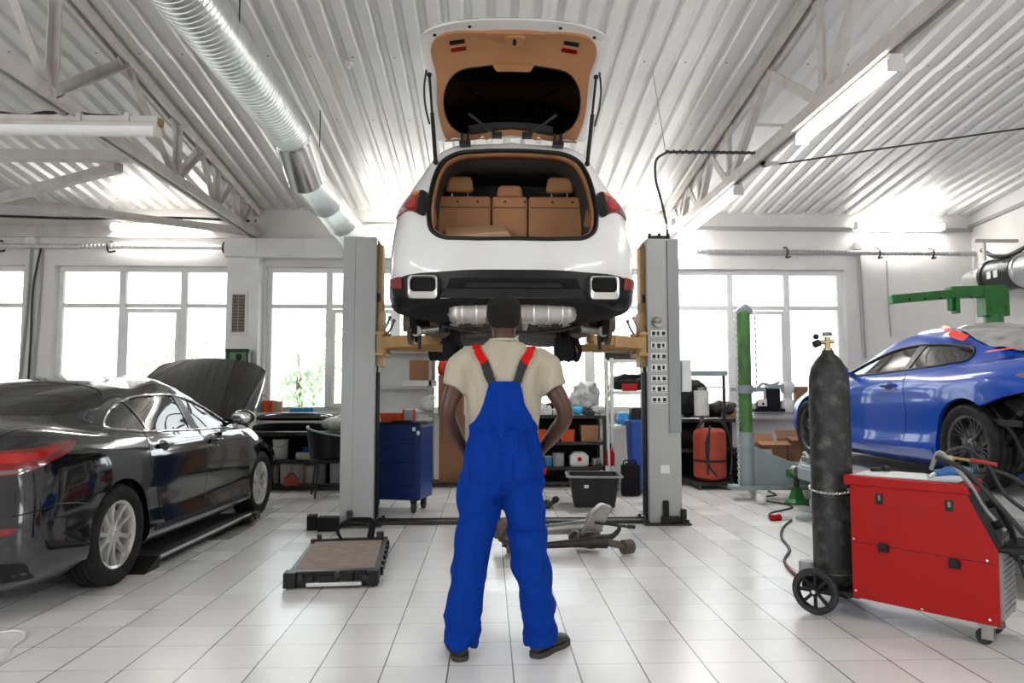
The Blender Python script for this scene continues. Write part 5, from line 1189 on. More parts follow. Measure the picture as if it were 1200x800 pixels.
    for s, x in ((-1, -.118), (1, .158)):
        P = []
        for i in range(13):
            a = radians(46+124*i/12); dd = V((0, -cos(a), sin(a))); h = sbv.ray_cast(V((x, 0, 1.47)), dd); P.append(((h[0] if h[0] else V((x, 0, 1.47))+dd*.09)+dd*.012, dd))
        m = MB(); R = []
        for q, n in P: e = V((1, 0, 0)); e = (e-n*e.dot(n)).normalized(); R.append([q-e*.021-n*.006, q+e*.021-n*.006, q+e*.021, q-e*.021])
        m.rings(R); m.build('strap_webbing', 'strap_red', ov, smooth=40)
        fx = x*.55 if s < 0 else .02+(x-.02)*.6
        strap([(x, 1.475), (fx, 1.345)], .042, 'strap_red', 'strap_webbing', fromfront, (0, -1, 0), .016)
    # red tag on right hip, back pockets
    q, n = cast(pb, (1.5, -.02, .905), (-1, 0, 0), .003); m = MB(); m.box(q+V((.0, -.03, 0)), (.012, .03, .028)); m.build('red_tag', 'strap_red', ov, bevel=.003)
    for s in (-1, 1):
        x0 = .015+s*.105; seamp = [(x0-.055, .985), (x0-.055, .87), (x0, .85), (x0+.055, .87), (x0+.055, .985)]
        P = [cast(pb, (u, -2, v), (0, 1, 0), .002)[0] for u, v in resample(seamp, .02, False)]
        m = MB(); m.tube(P, .0022, 6); m.build('pocket_seam', 'denim_blue', ov)
    # shoes
    for s, x, y, a in ((-1, -.203, .0, 8), (1, .228, .02, -38)):
        R = []; rot = Euler((0, 0, radians(a))).to_matrix()
        for t, w, h, z in ((-.098, .022, .035, .05), (-.085, .036, .05, .055), (-.05, .042, .055, .06), (0, .043, .052, .057), (.05, .047, .042, .047), (.10, .052, .033, .039), (.15, .048, .026, .033), (.18, .034, .02, .028), (.192, .016, .012, .024)):
            R.append([V((x, y, 0))+rot @ V((w*cos(q), t, z+h*sin(q)*(1 if sin(q) > 0 else .75))) for q in [2*pi*i/20 for i in range(20)]])
        m = MB(); m.rings(R); m.cyl(V((x, y, .05))+rot @ V((0, -.03, 0)), V((x, y, .14))+rot @ V((0, -.03, 0)), .045, 20, .042); sh_ = link('shoe', fuse(m, .006, 3), 'shoe', T)
        out = [(.0, -.105), (.03, -.095), (.045, -.05), (.045, .03), (.055, .10), (.05, .155), (.03, .19), (0, .2), (-.03, .19), (-.05, .155), (-.052, .10), (-.042, .03), (-.043, -.05), (-.03, -.095)]
        pts = []
        for u, v in sm2(out, 3): q = rot @ V((u, v, 0)); pts.append((q.x+x, q.y+y))
        m = MB(); m.prism(pts, (0, 0, 0.0), (1, 0, 0), (0, 1, 0), (0, 0, .026)); m.build('shoe_sole', 'sole', sh_, bevel=.003)
build_man(MAN)
# ================================================================ helpers for small single-mesh things
def solo(name, label, cat, m, mat, loc=(0, 0, 0), rz=0., group=None, bevel=0, smooth=None, rot=None):
    o = m.build(name, mat, loc=loc, rz=rz, bevel=bevel, smooth=smooth)
    if rot: o.rotation_euler = rot
    return props(o, label, cat, group)
# ================================================================ welding machine cart
WT = thing('welding_machine', 'red boxy welding machine on wheels with torch cables on top', 'welding machine', (2.10, 4.13, 0), math.atan2(3.64-4.13, 2.57-2.10))
def build_welder(T):
    L, Wd = .70, .36
    prof = [(.0, .13), (L, .13), (L, .53), (L-.13, .80), (-.0, .80)]
    m = MB(); m.prism(prof, (0, 0.01, 0), (1, 0, 0), (0, 0, 1), (0, Wd-.02, 0)); m.build('housing', 'lift_grey_dark', T, bevel=.004)
    for y, nm in ((-.006, 'side_panel'), (Wd-.008, 'side_panel')):
        m = MB(); m.prism([(-.005, .13), (L+.004, .115), (L+.008, .52), (L-.115, .765), (-.005, .765)], (0, y, 0), (1, 0, 0), (0, 0, 1), (0, .014, 0)); p = m.build(nm, 'red_paint', T, bevel=.002)
        for x, z in ((.01, .46), (.012, .17), (.35, .135), (.66, .145), (.66, .44)): m = MB(); m.cyl((x, y-.004, z), (x, y+.02, z), .006, 8); m.build('screw', 'chrome', p)
        if y < 0:
            for x, z in ((.155, .70), (.50, .70)): m = MB(); m.prism(rounded([(x-.022, z-.03), (x+.018, z-.03), (x+.018, z+.028), (x-.022, z+.028)], .004), (0, y-.002, 0), (1, 0, 0), (0, 0, 1), (0, .01, 0)); h = m.build('latch_slot', 'black_plastic', p); m = MB(); m.bb(x-.006, x+.006, y-.008, y, z-.008, z+.02); m.build('latch_tongue', 'steel', p)
            for x, z in ((.175, .43), (.52, .40)): m = MB(); m.bb(x-.032, x+.02, y-.022, y, z-.022, z+.02); m.bb(x-.028, x+.015, y-.03, y-.02, z-.01, z+.03); m.build('turn_latch', 'black_plastic', p, bevel=.005)
            m = MB(); m.tube([(-.0, y-.0005, .445), (.15, y-.0005, .44), (.5, y-.0005, .43), (.69, y-.0005, .425)], .0016, 4); m.build('panel_crease', 'dark_steel', p)
    m = MB(); m.prism([(-.035, .765), (L-.10, .765), (L-.125, .815), (-.035, .82)], (0, -.018, 0), (1, 0, 0), (0, 0, 1), (0, Wd+.03, 0)); m.build('top_lid', 'red_paint', T, bevel=.006)
    m = MB(); m.bb(-.0, L-.16, .015, Wd-.02, .82, .824); m.build('top_mat', 'bench_top', T)
    # front: black frame along slope, grey vents, red edge
    m = MB(); m.prism([(L+.004, .50), (L+.03, .52), (L-.105, .80), (L-.13, .79)], (0, -.008, 0), (1, 0, 0), (0, 0, 1), (0, .03, 0)); m.build('front_frame', 'black_plastic', T, bevel=.003); m = MB(); m.prism([(L+.004, .50), (L+.03, .52), (L-.105, .80), (L-.13, .79)], (0, Wd-.03, 0), (1, 0, 0), (0, 0, 1), (0, .03, 0)); m.build('front_frame', 'black_plastic', T, bevel=.003)
    m = MB(); m.bar((L+.0, Wd/2, .53), (L-.12, Wd/2, .79), Wd-.06, .01, up=V((.9, 0, .4))); m.build('control_panel', 'dark_steel', T)
    m = MB(); [m.cyl((L-.03-.05*i, .10+.12*(i % 2), .60+.09*i), (L+.01-.05*i, .10+.12*(i % 2), .62+.09*i), .022, 14) for i in range(2)]; m.build('control_knob', 'black_plastic', T, smooth=40)
    m = MB(); m.bb(L, L+.015, .03, Wd-.03, .14, .48); [m.bb(L+.012, L+.022, .05, Wd-.05, z, z+.012) for z in [.17+.028*i for i in range(10)]]; m.build('front_grille', 'grey_plastic', T)
    m = MB(); m.tube([(L-.02, .01, .50), (L+.13, .03, .50), (L+.15, Wd/2, .50), (L+.13, Wd-.03, .50), (L-.02, Wd-.01, .50)], .016, 8, sub=4); m.bb(L+.02, L+.12, .06, Wd-.06, .48, .52); m.build('front_handle', 'black_plastic', T, smooth=50)
    # cylinder platform, wheels
    m = MB(); m.bb(-.30, .02, .02, Wd-.0, .115, .14); m.bb(-.31, -.30, .02, Wd, .115, .18); m.cyl((-.20, -.02, .135), (-.20, Wd+.02, .135), .012, 12); m.build('cylinder_tray', 'dark_steel', T, bevel=.003)
    for y, s in ((-.055, -1), (Wd+.055, 1)):
        m = MB(); m.lathe([(.100, -.02), (.122, -.024), (.131, -.016), (.133, 0), (.131, .016), (.122, .024), (.100, .02), (.096, 0)], c=(-.20, y, .135), axis='y', n=40, closed=True); w = m.build('rear_wheel', 'rubber', T, smooth=40)
        m = MB(); c = V((-.20, y, .135))
        for i in range(8): a = 2*pi*i/8; m.bar(c, c+V((cos(a)*.1, 0, sin(a)*.1)), .018, .012, up=V((0, 1, 0)))
        m.lathe([(.0945, -.014), (.103, -.014), (.103, .014), (.0945, .014)], c=c, axis='y', n=36, closed=True); m.cyl(c-V((0, .022, 0)), c+V((0, .022, 0)), .028, 18); m.build('wheel_spokes', 'black_plastic', w, smooth=35)
        m = MB(); m.cyl(c+V((0, s*.022, 0)), c+V((0, s*.032, 0)), .012, 12); m.build('axle_cap', 'chrome', w, smooth=40)
    for y in (.06, Wd-.06):
        x = L-.08; m = MB(); m.cyl((x, y-.014, .04), (x, y+.014, .04), .04, 24); c = m.build('caster_wheel', 'rubber', T, bevel=.005, smooth=40)
        m = MB(); m.bb(x-.01, x+.045, y-.024, y-.019, .03, .10); m.bb(x-.01, x+.045, y+.019, y+.024, .03, .10); m.bb(x-.02, x+.06, y-.04, y+.04, .098, .116); m.cyl((x, y-.028, .04), (x, y+.028, .04), .008, 10); m.build('caster_fork', 'steel', c)
build_welder(WT)
R_ = Euler((0, 0, WT.rotation_euler.z)).to_matrix()
def wl(x, y, z): return WT.location+R_ @ V((x, y, z))
# gas cylinder
cc = wl(-.165, .155, .14)
G = thing('gas_cylinder', 'tall worn black gas cylinder strapped to the red welding machine', 'gas cylinder', cc)
m = MB(); m.lathe([(.02, 0), (.100, .0), (.113, .012), (.117, .04), (.117, 1.20), (.114, 1.25), (.10, 1.31), (.075, 1.355), (.048, 1.385), (.036, 1.40), (.034, 1.415)], n=48); m.build('tank', 'cyl_black', G, smooth=40)
m = MB(); m.cyl((0, 0, 1.40), (0, 0, 1.43), .028, 16); m.cyl((0, 0, 1.43), (0, 0, 1.50), .017, 12); m.cyl((0, 0, 1.47), (.04, .0, 1.47), .013, 12); m.cyl((-.05, 0, 1.465), (0, 0, 1.465), .014, 12); m.build('valve_body', 'brass', G, smooth=40)
m = MB(); m.lathe([(.026, 0), (.03, .006), (.03, .018), (.024, .024)], c=(0, 0, 1.505), n=12); m.build('valve_handwheel', 'steel', G, smooth=30)
m = MB(); m.cyl((-.05, 0, 1.465), (-.085, .0, 1.45), .022, 14); m.ell((-.075, -.01, 1.50), (.018, .018, .018)); m.build('regulator', 'black_plastic', G, smooth=50)
m = MB(); m.lathe([(.119, 0), (.121, 0), (.121, .004), (.119, .004)], c=(0, 0, .08), n=40, closed=True); m.build('lower_hoop', 'steel', G)
# strap chain
m = MB()
P = spl([wl(-.02, .0, .74)-cc, V((.06, -.135, .575)), V((-.02, -.13, .56)), V((-.10, -.08, .56)), V((-.127, .02, .57)), V((-.06, .125, .59)), wl(-.02, .33, .74)-cc], 8)
for i in range(len(P)-1):
    d = P[i+1]-P[i]; a, b_ = frame_of(d); q = a if i % 2 else b_; c = (P[i]+P[i+1])/2; L = max(d.length, .012)
    m.tube([c+d.normalized()*cos(t)*L*.7+q*sin(t)*.006 for t in [2*pi*k/8 for k in range(8)]], .0022, 5, closed=True)
solo('securing_chain', 'thin chain around the black gas cylinder, hooked to the welding machine', 'chain', m, 'chrome', cc)
m = MB(); m.tube([(0, 0, 0), (.0, .01, .0)], .05, 16); 
m = MB(); m.lathe([(.045, 0), (.05, .01), (.05, .07), (.045, .08)], axis='z', n=20); solo('round_pot', 'grey round plastic pot on the cart tray left of the gas cylinder foot', 'pot', m, 'grey_plastic', wl(-.315, .12, .181), smooth=40)
# torch and cables on top
t = thing('welding_torch', 'welding torch with blue handle and thick black cables on the red machine', 'welding torch', wl(.45, .1, .826))
r_ = lambda x, y, z: R_ @ V((x, y, z))
m = MB(); m.tube([r_(-.03, -.03, .03), r_(.03, .01, .045), r_(.08, .03, .05), r_(.13, .05, .045)], [.018, .026, .026, .02], 12, sub=4, ); m.build('handle', 'label_blue', t, smooth=50)
m = MB(); m.tube([r_(-.03, -.03, .03), r_(-.055, -.045, .012), r_(-.06, -.05, -.0+.012)], [.012, .012, .016], 10, sub=3); m.build('nozzle', 'chrome', t, smooth=50)
m = MB(); m.tube([r_(.13, .05, .045), r_(.22, .10, .05), r_(.36, .08, -.02), r_(.42, .03, -.15), r_(.40, .10, -.32), r_(.32, .15, -.42), r_(.24, .1, -.32)], .014, 10, sub=6); m.build('cable', 'cable_black', t, smooth=60)
for i, (lab, pts, mt, rr) in enumerate((
    ('thick black cable curving down the front of the welding machine, the outermost', [(.44, .02, .95), (.56, .0, .90), (.68, -.02, .78), (.80, .0, .62), (.86, .1, .50), (.82, .2, .38)], 'cable_black', .013),
    ('black cable looped beside the welding machine front, above the handle', [(.40, .2, .93), (.52, .25, .99), (.62, .2, .93), (.74, .1, .76), (.88, .05, .66), (1.0, .1, .55)], 'cable_black', .011),
    ('thin black cable hanging in front of the welding machine grille', [(.46, .12, .90), (.60, .1, .82), (.74, .16, .60), (.76, .2, .42), (.84, .15, .25), (.98, .1, .16), (1.1, .0, .13)], 'cable_black', .009),
    ('grey cable over the welding machine edge, inner loop', [(.38, .15, .87), (.44, .1, .97), (.50, .06, .92), (.58, .05, .82), (.64, .1, .68), (.72, .12, .58)], 'grey_plastic', .012))):
    p0 = wl(*pts[0]); m = MB(); m.tube([wl(*p)-p0 for p in pts], rr, 8, sub=6); solo('cable', lab, 'cable', m, mt, p0, smooth=60)
t = thing('electrode_holder', 'copper coloured clamp with red handle on the welding cables', 'clamp', wl(.50, .12, .90))
m = MB(); m.bar(r_(-.08, .02, .05), r_(.10, .0, .03), .02, .014); m.bar(r_(-.06, .0, .03), r_(.08, -.03, -.02), .018, .014); m.ell(r_(-.02, .01, .035), (.025, .025, .018)); m.build('jaw', 'brass', t, bevel=.004)
m = MB(); m.tube([r_(.08, .0, .035), r_(.20, -.02, .02)], .011, 10); m.build('grip', 'cable_red', t, smooth=50)
m = MB(); m.cyl((-.03, 0, 0.012), (.03, .0, .012), .012, 12); m.cyl((.045, 0, .016), (.085, 0.01, .016), .016, 12); solo('pipe_fitting', 'small dark hose fitting on the machine top next to the cylinder', 'fitting', m, 'dark_steel', wl(.05, .28, .823), smooth=40)
# ================================================================ radiator pack, blocks, subframe
def quad_thing(): pass
t = thing('radiator', 'flat car radiator pack with black frame lying on the tiles', 'radiator', (-1.09, 5.5, 0), radians(5))
m = MB(); m.bb(-.27, .27, -.52, .52, .045, .085); m.build('core', 'radiator', t, bevel=.004)
m = MB(); [m.bb(-.27, .27, y, y+.004, .085, .088) for y in [-.5+.02*i for i in range(50)]]; m.build('core_fins', 'radiator', t)
m = MB(); m.bb(-.31, .31, -.60, -.52, .012, .11); m.bb(-.31, .31, .52, .58, .02, .10); m.bb(-.31, -.27, -.52, .52, .02, .075); m.bb(.27, .31, -.52, .52, .02, .095); m.build('frame', 'black_plastic', t, bevel=.008)
for x, w, h in ((-.27, .08, .10), (-.14, .05, .07), (-.02, .12, .05), (.12, .05, .09), (.27, .07, .10)): m = MB(); m.box((x, -.605, .06), (w, .04, h)); m.build('mounting_clip', 'black_plastic', t, bevel=.005)
for x, z in ((-.2, .08), (.04, .09), (.22, .07)): m = MB(); m.cyl((x, -.63, z), (x, -.59, z), .02, 12); m.build('pipe_stub', 'dark_steel', t)
for i in range(6): m = MB(); m.box((.315, -.4+.17*i, .06), (.03, .06, .06)); m.build('side_clip', 'black_plastic', t, bevel=.005)
m = MB(); m.bb(-.16, .20, -.635, -.60, .02, .045); m.build('drain_rail', 'alu', t, bevel=.004)
m = MB(); m.tube([(-.06, .52, .09), (-.10, .58, .16), (-.04, .63, .22), (.10, .64, .23), (.17, .60, .22), (.17, .54, .10)], [.012, .014, .014, .022, .028, .028], 10, sub=6); m.build('hose', 'black_rough', t, smooth=60)
m = MB(); m.cyl((-.24, .53, .1), (-.24, .53, .14), .02, 12); m.cyl((.25, .52, .1), (.25, .52, .15), .03, 12); m.build('filler_neck', 'dark_steel', t, smooth=40)
m = MB(); m.box((0, 0, .07), (.09, .12, .14)); solo('rubber_block', 'small black rubber block on the floor left of the lift column, the left one', 'block', m, 'black_rough', (-1.66, 6.95, 0), rz=.1, bevel=.008)
m = MB(); m.box((0, 0, .065), (.19, .12, .13)); solo('rubber_block', 'wider black rubber block right against the left lift column foot', 'block', m, 'black_rough', (-1.50, 6.90, 0), rz=.05, bevel=.008)
t = thing('car_subframe', 'greasy dismantled car axle subframe lying on the tiles behind the mechanic', 'car part', (.62, 6.0, 0))
m = MB(); m.tube([(-.45, .05, .12), (-.2, .10, .14), (.0, .13, .15), (.25, .15, .16)], [.045, .04, .05, .065], 12, sub=5); m.prism(rounded([(.12, .05), (.30, .08), (.40, .28), (.44, .33), (.34, .36), (.24, .27)], .03), (0, .06, 0), (1, 0, 0), (0, 0, 1), (0, .14, 0)); m.build('cross_member', 'steel', t, bevel=.01, smooth=40)
m = MB(); m.tube([(-.5, -.12, .08), (-.2, -.15, .07), (.1, -.17, .09), (.34, -.14, .09)], [.028, .024, .035, .05], 10, sub=5); m.ell((.22, -.10, .10), (.10, .08, .07)); m.ell((.10, -.05, .11), (.06, .08, .06)); m.build('steering_rack', 'dark_steel', t, smooth=50)
m = MB(); m.cyl((.34, -.14, .09), (.48, -.20, .07), .03, 14); m.cyl((.46, -.22, .065), (.53, -.18, .065), .058, 20); m.build('bushing', 'rusty', t, smooth=40)
m = MB(); m.cyl((.27, .0, .22), (.62, .22, .14), .011, 8); m.cyl((.58, .195, .15), (.64, .23, .14), .018, 10); m.build('tie_rod', 'dark_steel', t, smooth=40)
m = MB(); m.tube([(.3, -.05, .1), (.42, -.02, .12), (.47, 0, .18), (.44, .02, .21)], [.03, .022, .016, .014], 10, sub=4); m.build('bracket_arm', 'dark_steel', t, smooth=50)
m = MB(); m.ell((-.42, -.05, .10), (.09, .10, .09)); m.ell((-.50, .02, .16), (.06, .07, .10)); m.tube([(-.55, .12, .10), (-.48, .0, .15), (-.38, -.12, .10)], .03, 10, sub=4); m.cyl((-.43, -.26, .05), (-.30, -.26, .05), .05, 18); m.bb(-.47, -.40, -.25, -.05, .03, .09); m.build('left_knuckle', 'rusty', t, smooth=45)
m = MB(); m.tube([(0, 0, .012), (.45, .02, .012)], .01, 8); solo('metal_rod', 'thin dark rod lying on the floor behind the subframe', 'rod', m, 'dark_steel', (.62, 6.75, 0))
for lab, x, y, a, b, rz, mt in (('pale sheet on the floor between the mechanic and the black tub, nearest the tub', .98, 7.85, .22, .30, .2, 'alu'), ('pale flat sheet on the floor beside the mechanic leg, nearer than the other', .80, 7.05, .40, .22, -.1, 'bench_top')):
    m = MB(); m.box((0, 0, .006), (a, b, .008)); m.bb(a/2-.01, a/2, -b/2, b/2, .0, .02); solo('metal_sheet', lab, 'sheet', m, mt, (x, y, 0), rz)
m = MB(); m.ell((0, 0, .05), (.07, .06, .05)); m.cyl((.02, 0, .05), (.12, .02, .09), .025, 12); m.ell((.1, .02, .10), (.04, .04, .035)); solo('engine_mount', 'small dark car part on the floor right behind the mechanic hip', 'car part', m, 'dark_steel', (.66, 8.1, 0), smooth=50)
# black tub
t = thing('plastic_tub', 'black rectangular plastic tub on the floor in front of the parts rack', 'tub', (1.22, 8.35, 0), radians(-4))
def rrect(w, d, z, r=.05, c=(0, 0)): return [V((a+c[0], b+c[1], z)) for a, b in rounded([(-w, -d), (w, -d), (w, d), (-w, d)], r, 5)]
m = MB(); m.rings([rrect(.23, .20, .0), rrect(.285, .245, .33), rrect(.31, .27, .335), rrect(.31, .27, .355), rrect(.275, .235, .355), rrect(.225, .195, .02)]); m.build('shell', 'black_tub', t, smooth=35)
m = MB(); m.tube([p+V((0, 0, .0)) for p in rrect(.31, .27, .345)], .012, 8, closed=True); m.build('rim', 'grey_plastic', t, smooth=50)
m = MB(); m.bb(-.12, -.07, -.235, -.225, .22, .27); m.build('sticker', 'label_white', t)
# ================================================================ blue tool cabinet with things on top
t = thing('tool_cabinet', 'dark blue wheeled tool cabinet behind the left lift column', 'cabinet', (-1.03, 8.08, 0), radians(-14))
m = MB(); m.bb(-.36, .36, -.22, .22, .14, .955); m.build('cabinet_body', 'blue_cabinet', t, bevel=.012)
m = MB(); m.bb(.36, .368, -.20, .20, .16, .93); m.build('side_panel', 'blue_side_lit', t, bevel=.004)  # plate carrying the cabinet blue as lit
for i in range(6): m = MB(); z = .17+.125*i; m.bb(-.34, .30, -.228, -.22, z, z+.117); d = m.build('drawer', 'blue_cabinet', t, bevel=.004)
for x, z in ((.30, .90), (.35, .86)): m = MB(); m.box((x, -.233, z), (.032, .006, .04)); m.build('corner_sticker', 'label_white', t)
m = MB(); m.bb(-.37, .37, -.23, .23, .955, .965); m.build('top_mat', 'black_rough', t, bevel=.003)
for x, y in ((-.28, -.16), (.28, -.16), (-.28, .16), (.28, .16)):
    m = MB(); m.cyl((x-.018, y, .055), (x+.018, y, .055), .055, 22); c = m.build('caster_wheel', 'rubber', t, bevel=.006, smooth=40); m = MB(); m.bb(x-.03, x+.03, y-.03, y+.03, .11, .14); m.bb(x-.027, x-.022, y-.02, y+.02, .05, .12); m.bb(x+.022, x+.027, y-.02, y+.02, .05, .12); m.build('caster_fork', 'dark_steel', c)
def oncab(px, dy=0.): p = at(px, 490, 8.05+dy); return (p.x, p.y, .966)
def crate(name, label, cat, loc, w, d, h, mat, group=None, rz=0., open_=True, t=.008):
    m = MB(); m.rings([[V((a, b, z)) for a, b in rounded([(-x, -y), (x, -y), (x, y), (-x, y)], .012, 3)] for x, y, z in ((w/2*.9, d/2*.9, 0), (w/2, d/2, h), (w/2+.008, d/2+.008, h), (w/2+.008, d/2+.008, h+.01), (w/2-t, d/2-t, h+.01), (w/2*.9-t, d/2*.9-t, .01))]); return solo(name, label, cat, m, mat, loc, rz, group, smooth=35)
crate('parts_bin', 'orange plastic bin on top of the blue tool cabinet', 'bin', oncab(461), .26, .2, .09, 'orange', rz=-.2)
t = thing('power_tool_case', 'grey case with red straps on the blue tool cabinet, beside the orange bin', 'case', oncab(481), -.15)
m = MB(); m.box((0, 0, .07), (.16, .16, .14)); m.build('case', 'grey_plastic', t, bevel=.02); m = MB(); m.box((-.06, 0, .07), (.025, .168, .15)); m.box((.06, 0, .07), (.025, .168, .15)); m.build('red_strap', 'orange_red', t, bevel=.008)
m = MB(); [m.ell((.03*i-.09, .01*(i % 2), .025), (.03, .03, .025), 8, 6) for i in range(6)]; solo('rag_pile', 'crumpled grey rags at the right end of the blue cabinet top', 'rags', m, 'poly_film', oncab(498, -.05), smooth=60)
m = MB(); m.cyl((-.10, 0, .012), (.08, 0.02, .012), .01, 8); m.ell((.09, .02, .014), (.025, .02, .012)); solo('wrench', 'dark wrench lying on the blue cabinet top in front of the bin', 'tool', m, 'dark_steel', oncab(470, -.13), smooth=50)
# ================================================================ steel shelf frames with parts
def shelf_unit(name, label, x0, x1, y0, y1, zs, mat, smat, post=.04, H=None, cat='shelf'):
    t = thing(name, label, cat, (x0, y0, 0)); H = H or zs[-1]
    for x in (0, x1-x0-post):
        for y in (0, y1-y0-post): m = MB(); m.bb(x, x+post, y, y+post, 0, H); m.build('post', mat, t, bevel=.003)
    if name in ('parts_rack', 'workbench', 'parts_shelf'): m = MB(); m.bb(.01, x1-x0-.01, y1-y0-.012, y1-y0-.004, .05, H-.03); m.build('back_panel', 'black_rough', t)  # dark sheets added so the gaps between the shelves look dark
    for z in zs:
        m = MB(); m.bb(0, x1-x0, 0, y1-y0, z-.02, z); m.bb(0, x1-x0, -.005, .01, z-.045, z); m.build('shelf_board', smat, t, bevel=.002)
    return t
# (left) workbench below the middle window
shelf_unit('workbench', 'dark steel workbench with lower shelf below the window beside the black car', -3.35, -1.85, 9.65, 10.25, (.06, .40, .76), 'dark_steel', 'dark_steel', .05, cat='bench')
def on(px, py, Y): p = at(px, py, Y); return p
def canister(name, label, cat, loc, r, h, mat, lidmat=None, group=None, handle=False, n=20):
    t = thing(name, label, cat, loc, 0, group); m = MB(); m.lathe([(r*.9, 0), (r*.95, .01), (r, h*.95), (r*1.02, h)], n=n); m.build('body', mat, t, smooth=40)
    if lidmat: m = MB(); m.lathe([(r*1.04, h*.96), (r*1.04, h+.012), (r*.5, h+.016)], n=n); m.build('lid', lidmat, t, smooth=40)
    if handle: m = MB(); m.tube([(r, 0, h*.9), (r*.7, -r*.7, h*.72), (0, -r*1.02, h*.66), (-r*.7, -r*.7, h*.72), (-r, 0, h*.9)], .006, 6, sub=4); m.build('handle', 'steel', t, smooth=60)
    return t
def px_at(px, Y): return at(px, 459, Y).x
canister('bucket', 'white plastic bucket on the middle shelf of the workbench by the black car', 'bucket', (px_at(329, 9.8), 9.85, .40), .10, .25, 'white_plastic', 'white_plastic', handle=True)
for i, (x, r, h, mt, lb, z) in enumerate(((337, .09, .27, 'white_plastic', 'tall white container on the bottom workbench shelf, left of the red case', .06), (351, .09, .26, 'white_plastic', 'white container on the bottom workbench shelf, behind the red case', .06), (325, .035, .24, 'grey_plastic', 'slim grey can at the left end of the bottom workbench shelf', .06), (366, .09, .24, 'white_plastic', 'white can with dark window on the bottom shelf, right of centre', .06), (377, .07, .25, 'grey_blue', 'grey-blue can on the bottom workbench shelf, near the black chair leg', .06), (396, .10, .28, 'white_plastic', 'white drum on the bottom shelf beside the lift column edge', .06))):
    canister('canister', lb, 'container', (px_at(x, 9.9), 9.95, z), r, h, mt, 'grey_plastic')
m = MB(); m.box((0, 0, .05), (.20, .14, .10), taper=.9); m.tube([(-.06, 0, .10), (-.03, 0, .15), (.03, 0, .15), (.06, 0, .10)], .010, 8, sub=3); solo('drill_case', 'small red case on the bottom shelf of the workbench', 'case', m, 'red_dull', (px_at(344, 9.75), 9.74, .061), .3, bevel=.008)
m = MB(); m.box((0, 0, .045), (.24, .15, .09)); solo('cardboard_box', 'white carton on the workbench middle shelf, left of the black chair', 'box', m, 'white_plastic', (px_at(360, 9.8), 9.82, .40), bevel=.004)
m = MB(); m.box((0, 0, .035), (.12, .10, .07)); solo('plastic_box', 'small bright blue box standing on the white carton on the workbench shelf', 'box', m, 'blue_plastic', (px_at(362, 9.8), 9.82, .491), bevel=.006)
crate('parts_bin', 'blue bin with white rim on the workbench shelf behind the black chair', 'bin', (px_at(388, 9.9), 9.95, .40), .26, .2, .13, 'blue_plastic')
# car bumpers stacked on the bench
for i, (z, w, lb) in enumerate(((.77, 1.12, 'grey-black car bumper on the workbench under the other bumper'), (.91, 1.02, 'glossy black car bumper stacked on top of the grey-black one on the workbench'))):
    c = V((px_at(343, 9.85), 9.85, z)); m = MB(); R = []
    for k in range(25):
        u = -1+2*k/24; x = u*w/2; y = .16*u*u*abs(u)+.02; hh = .11*(1-.35*abs(u)**3); R.append([V((x, y-.06, 0.002)), V((x, y-.10, hh*.35)), V((x, y-.085, hh*.7)), V((x, y-.04, hh)), V((x, y+.03, hh)), V((x, y+.0, hh*.5)), V((x, y+.03, 0.002))])
    m.rings(R); solo('car_bumper', lb, 'car part', m, 'black_rough' if i == 0 else 'black_car', c, smooth=45)
m = MB(); m.ell((0, 0, .10), (.20, .15, .10)); m.ell((.1, .05, .18), (.13, .1, .05)); solo('parts_bag', 'grey wrapped bundle on the workbench right beside the lift column', 'bundle', fuse(m, .02, 2, lambda c, n: .012*noise.noise(c*14)) and m, 'poly_film', (px_at(393, 9.85), 9.9, .765), smooth=60)
canister('plastic_cup', 'orange plastic tub on the window sill behind the black bumpers, the left one', 'cup', (px_at(316, 10.85), 10.84, 1.0), .10, .17, 'orange')
canister('plastic_cup', 'pale orange plastic tub on the window sill, right of the darker orange tub', 'cup', (px_at(325, 10.85), 10.84, 1.0), .085, .16, 'tan_light')
m = MB(); m.box((0, 0, .03), (.34, .1, .06)); solo('paint_box', 'flat light blue box on the window sill behind the bumpers', 'box', m, 'blue_item', (px_at(355, 10.85), 10.84, 1.0), bevel=.004)
m = MB(); m.lathe([(.05, 0), (.055, .02), (.05, .10), (.02, .16), (.015, .22), (.022, .24)], n=16); m.tube([(0, 0, .24), (.06, 0, .25), (.10, 0, .22)], .01, 6, sub=3); solo('spray_gun', 'grey spray bottle on the bench beside the raised bonnet', 'bottle', m, 'grey_blue', (px_at(304, 10.84), 10.84, 1.0), smooth=50)
# black shell chair
t = thing('shop_chair', 'black shell chair with pale rim standing in front of the workbench', 'chair', (px_at(388, 9.2), 9.2, 0), radians(20))
m = MB(); R = []
for k in range(19):
    a = radians(-205+230*k/18); rr = .24; R.append([V((rr*cos(a), rr*.85*sin(a), .46+.0)), V((rr*1.12*cos(a), rr*sin(a), .62)), V((rr*1.22*cos(a), rr*1.1*sin(a), .80-.06*cos(a+.6))), V((rr*1.16*cos(a), rr*1.04*sin(a), .80-.06*cos(a+.6))), V((rr*.93*cos(a), rr*.8*sin(a), .50))])
m.rings(R); m.build('backrest', 'black_plastic', t, smooth=50)
m = MB(); m.tube([V((.24*1.19*cos(a), .24*1.07*sin(a), .805-.06*cos(a+.6))) for a in [radians(-205+230*k/24) for k in range(25)]], .014, 8); m.build('rim', 'grey_blue', t, smooth=60)
m = MB(); m.cyl((0, 0, .42), (0, 0, .47), .25, 28); m.build('seat', 'black_plastic', t, bevel=.02, smooth=40)
for i, (sx, sy) in enumerate(((1, 1), (1, -1), (-1, 1), (-1, -1))): m = MB(); m.cyl((sx*.15, sy*.15, .43), (sx*.20, sy*.20, 0), .013, 10); m.build('leg', 'dark_steel', t, smooth=40)
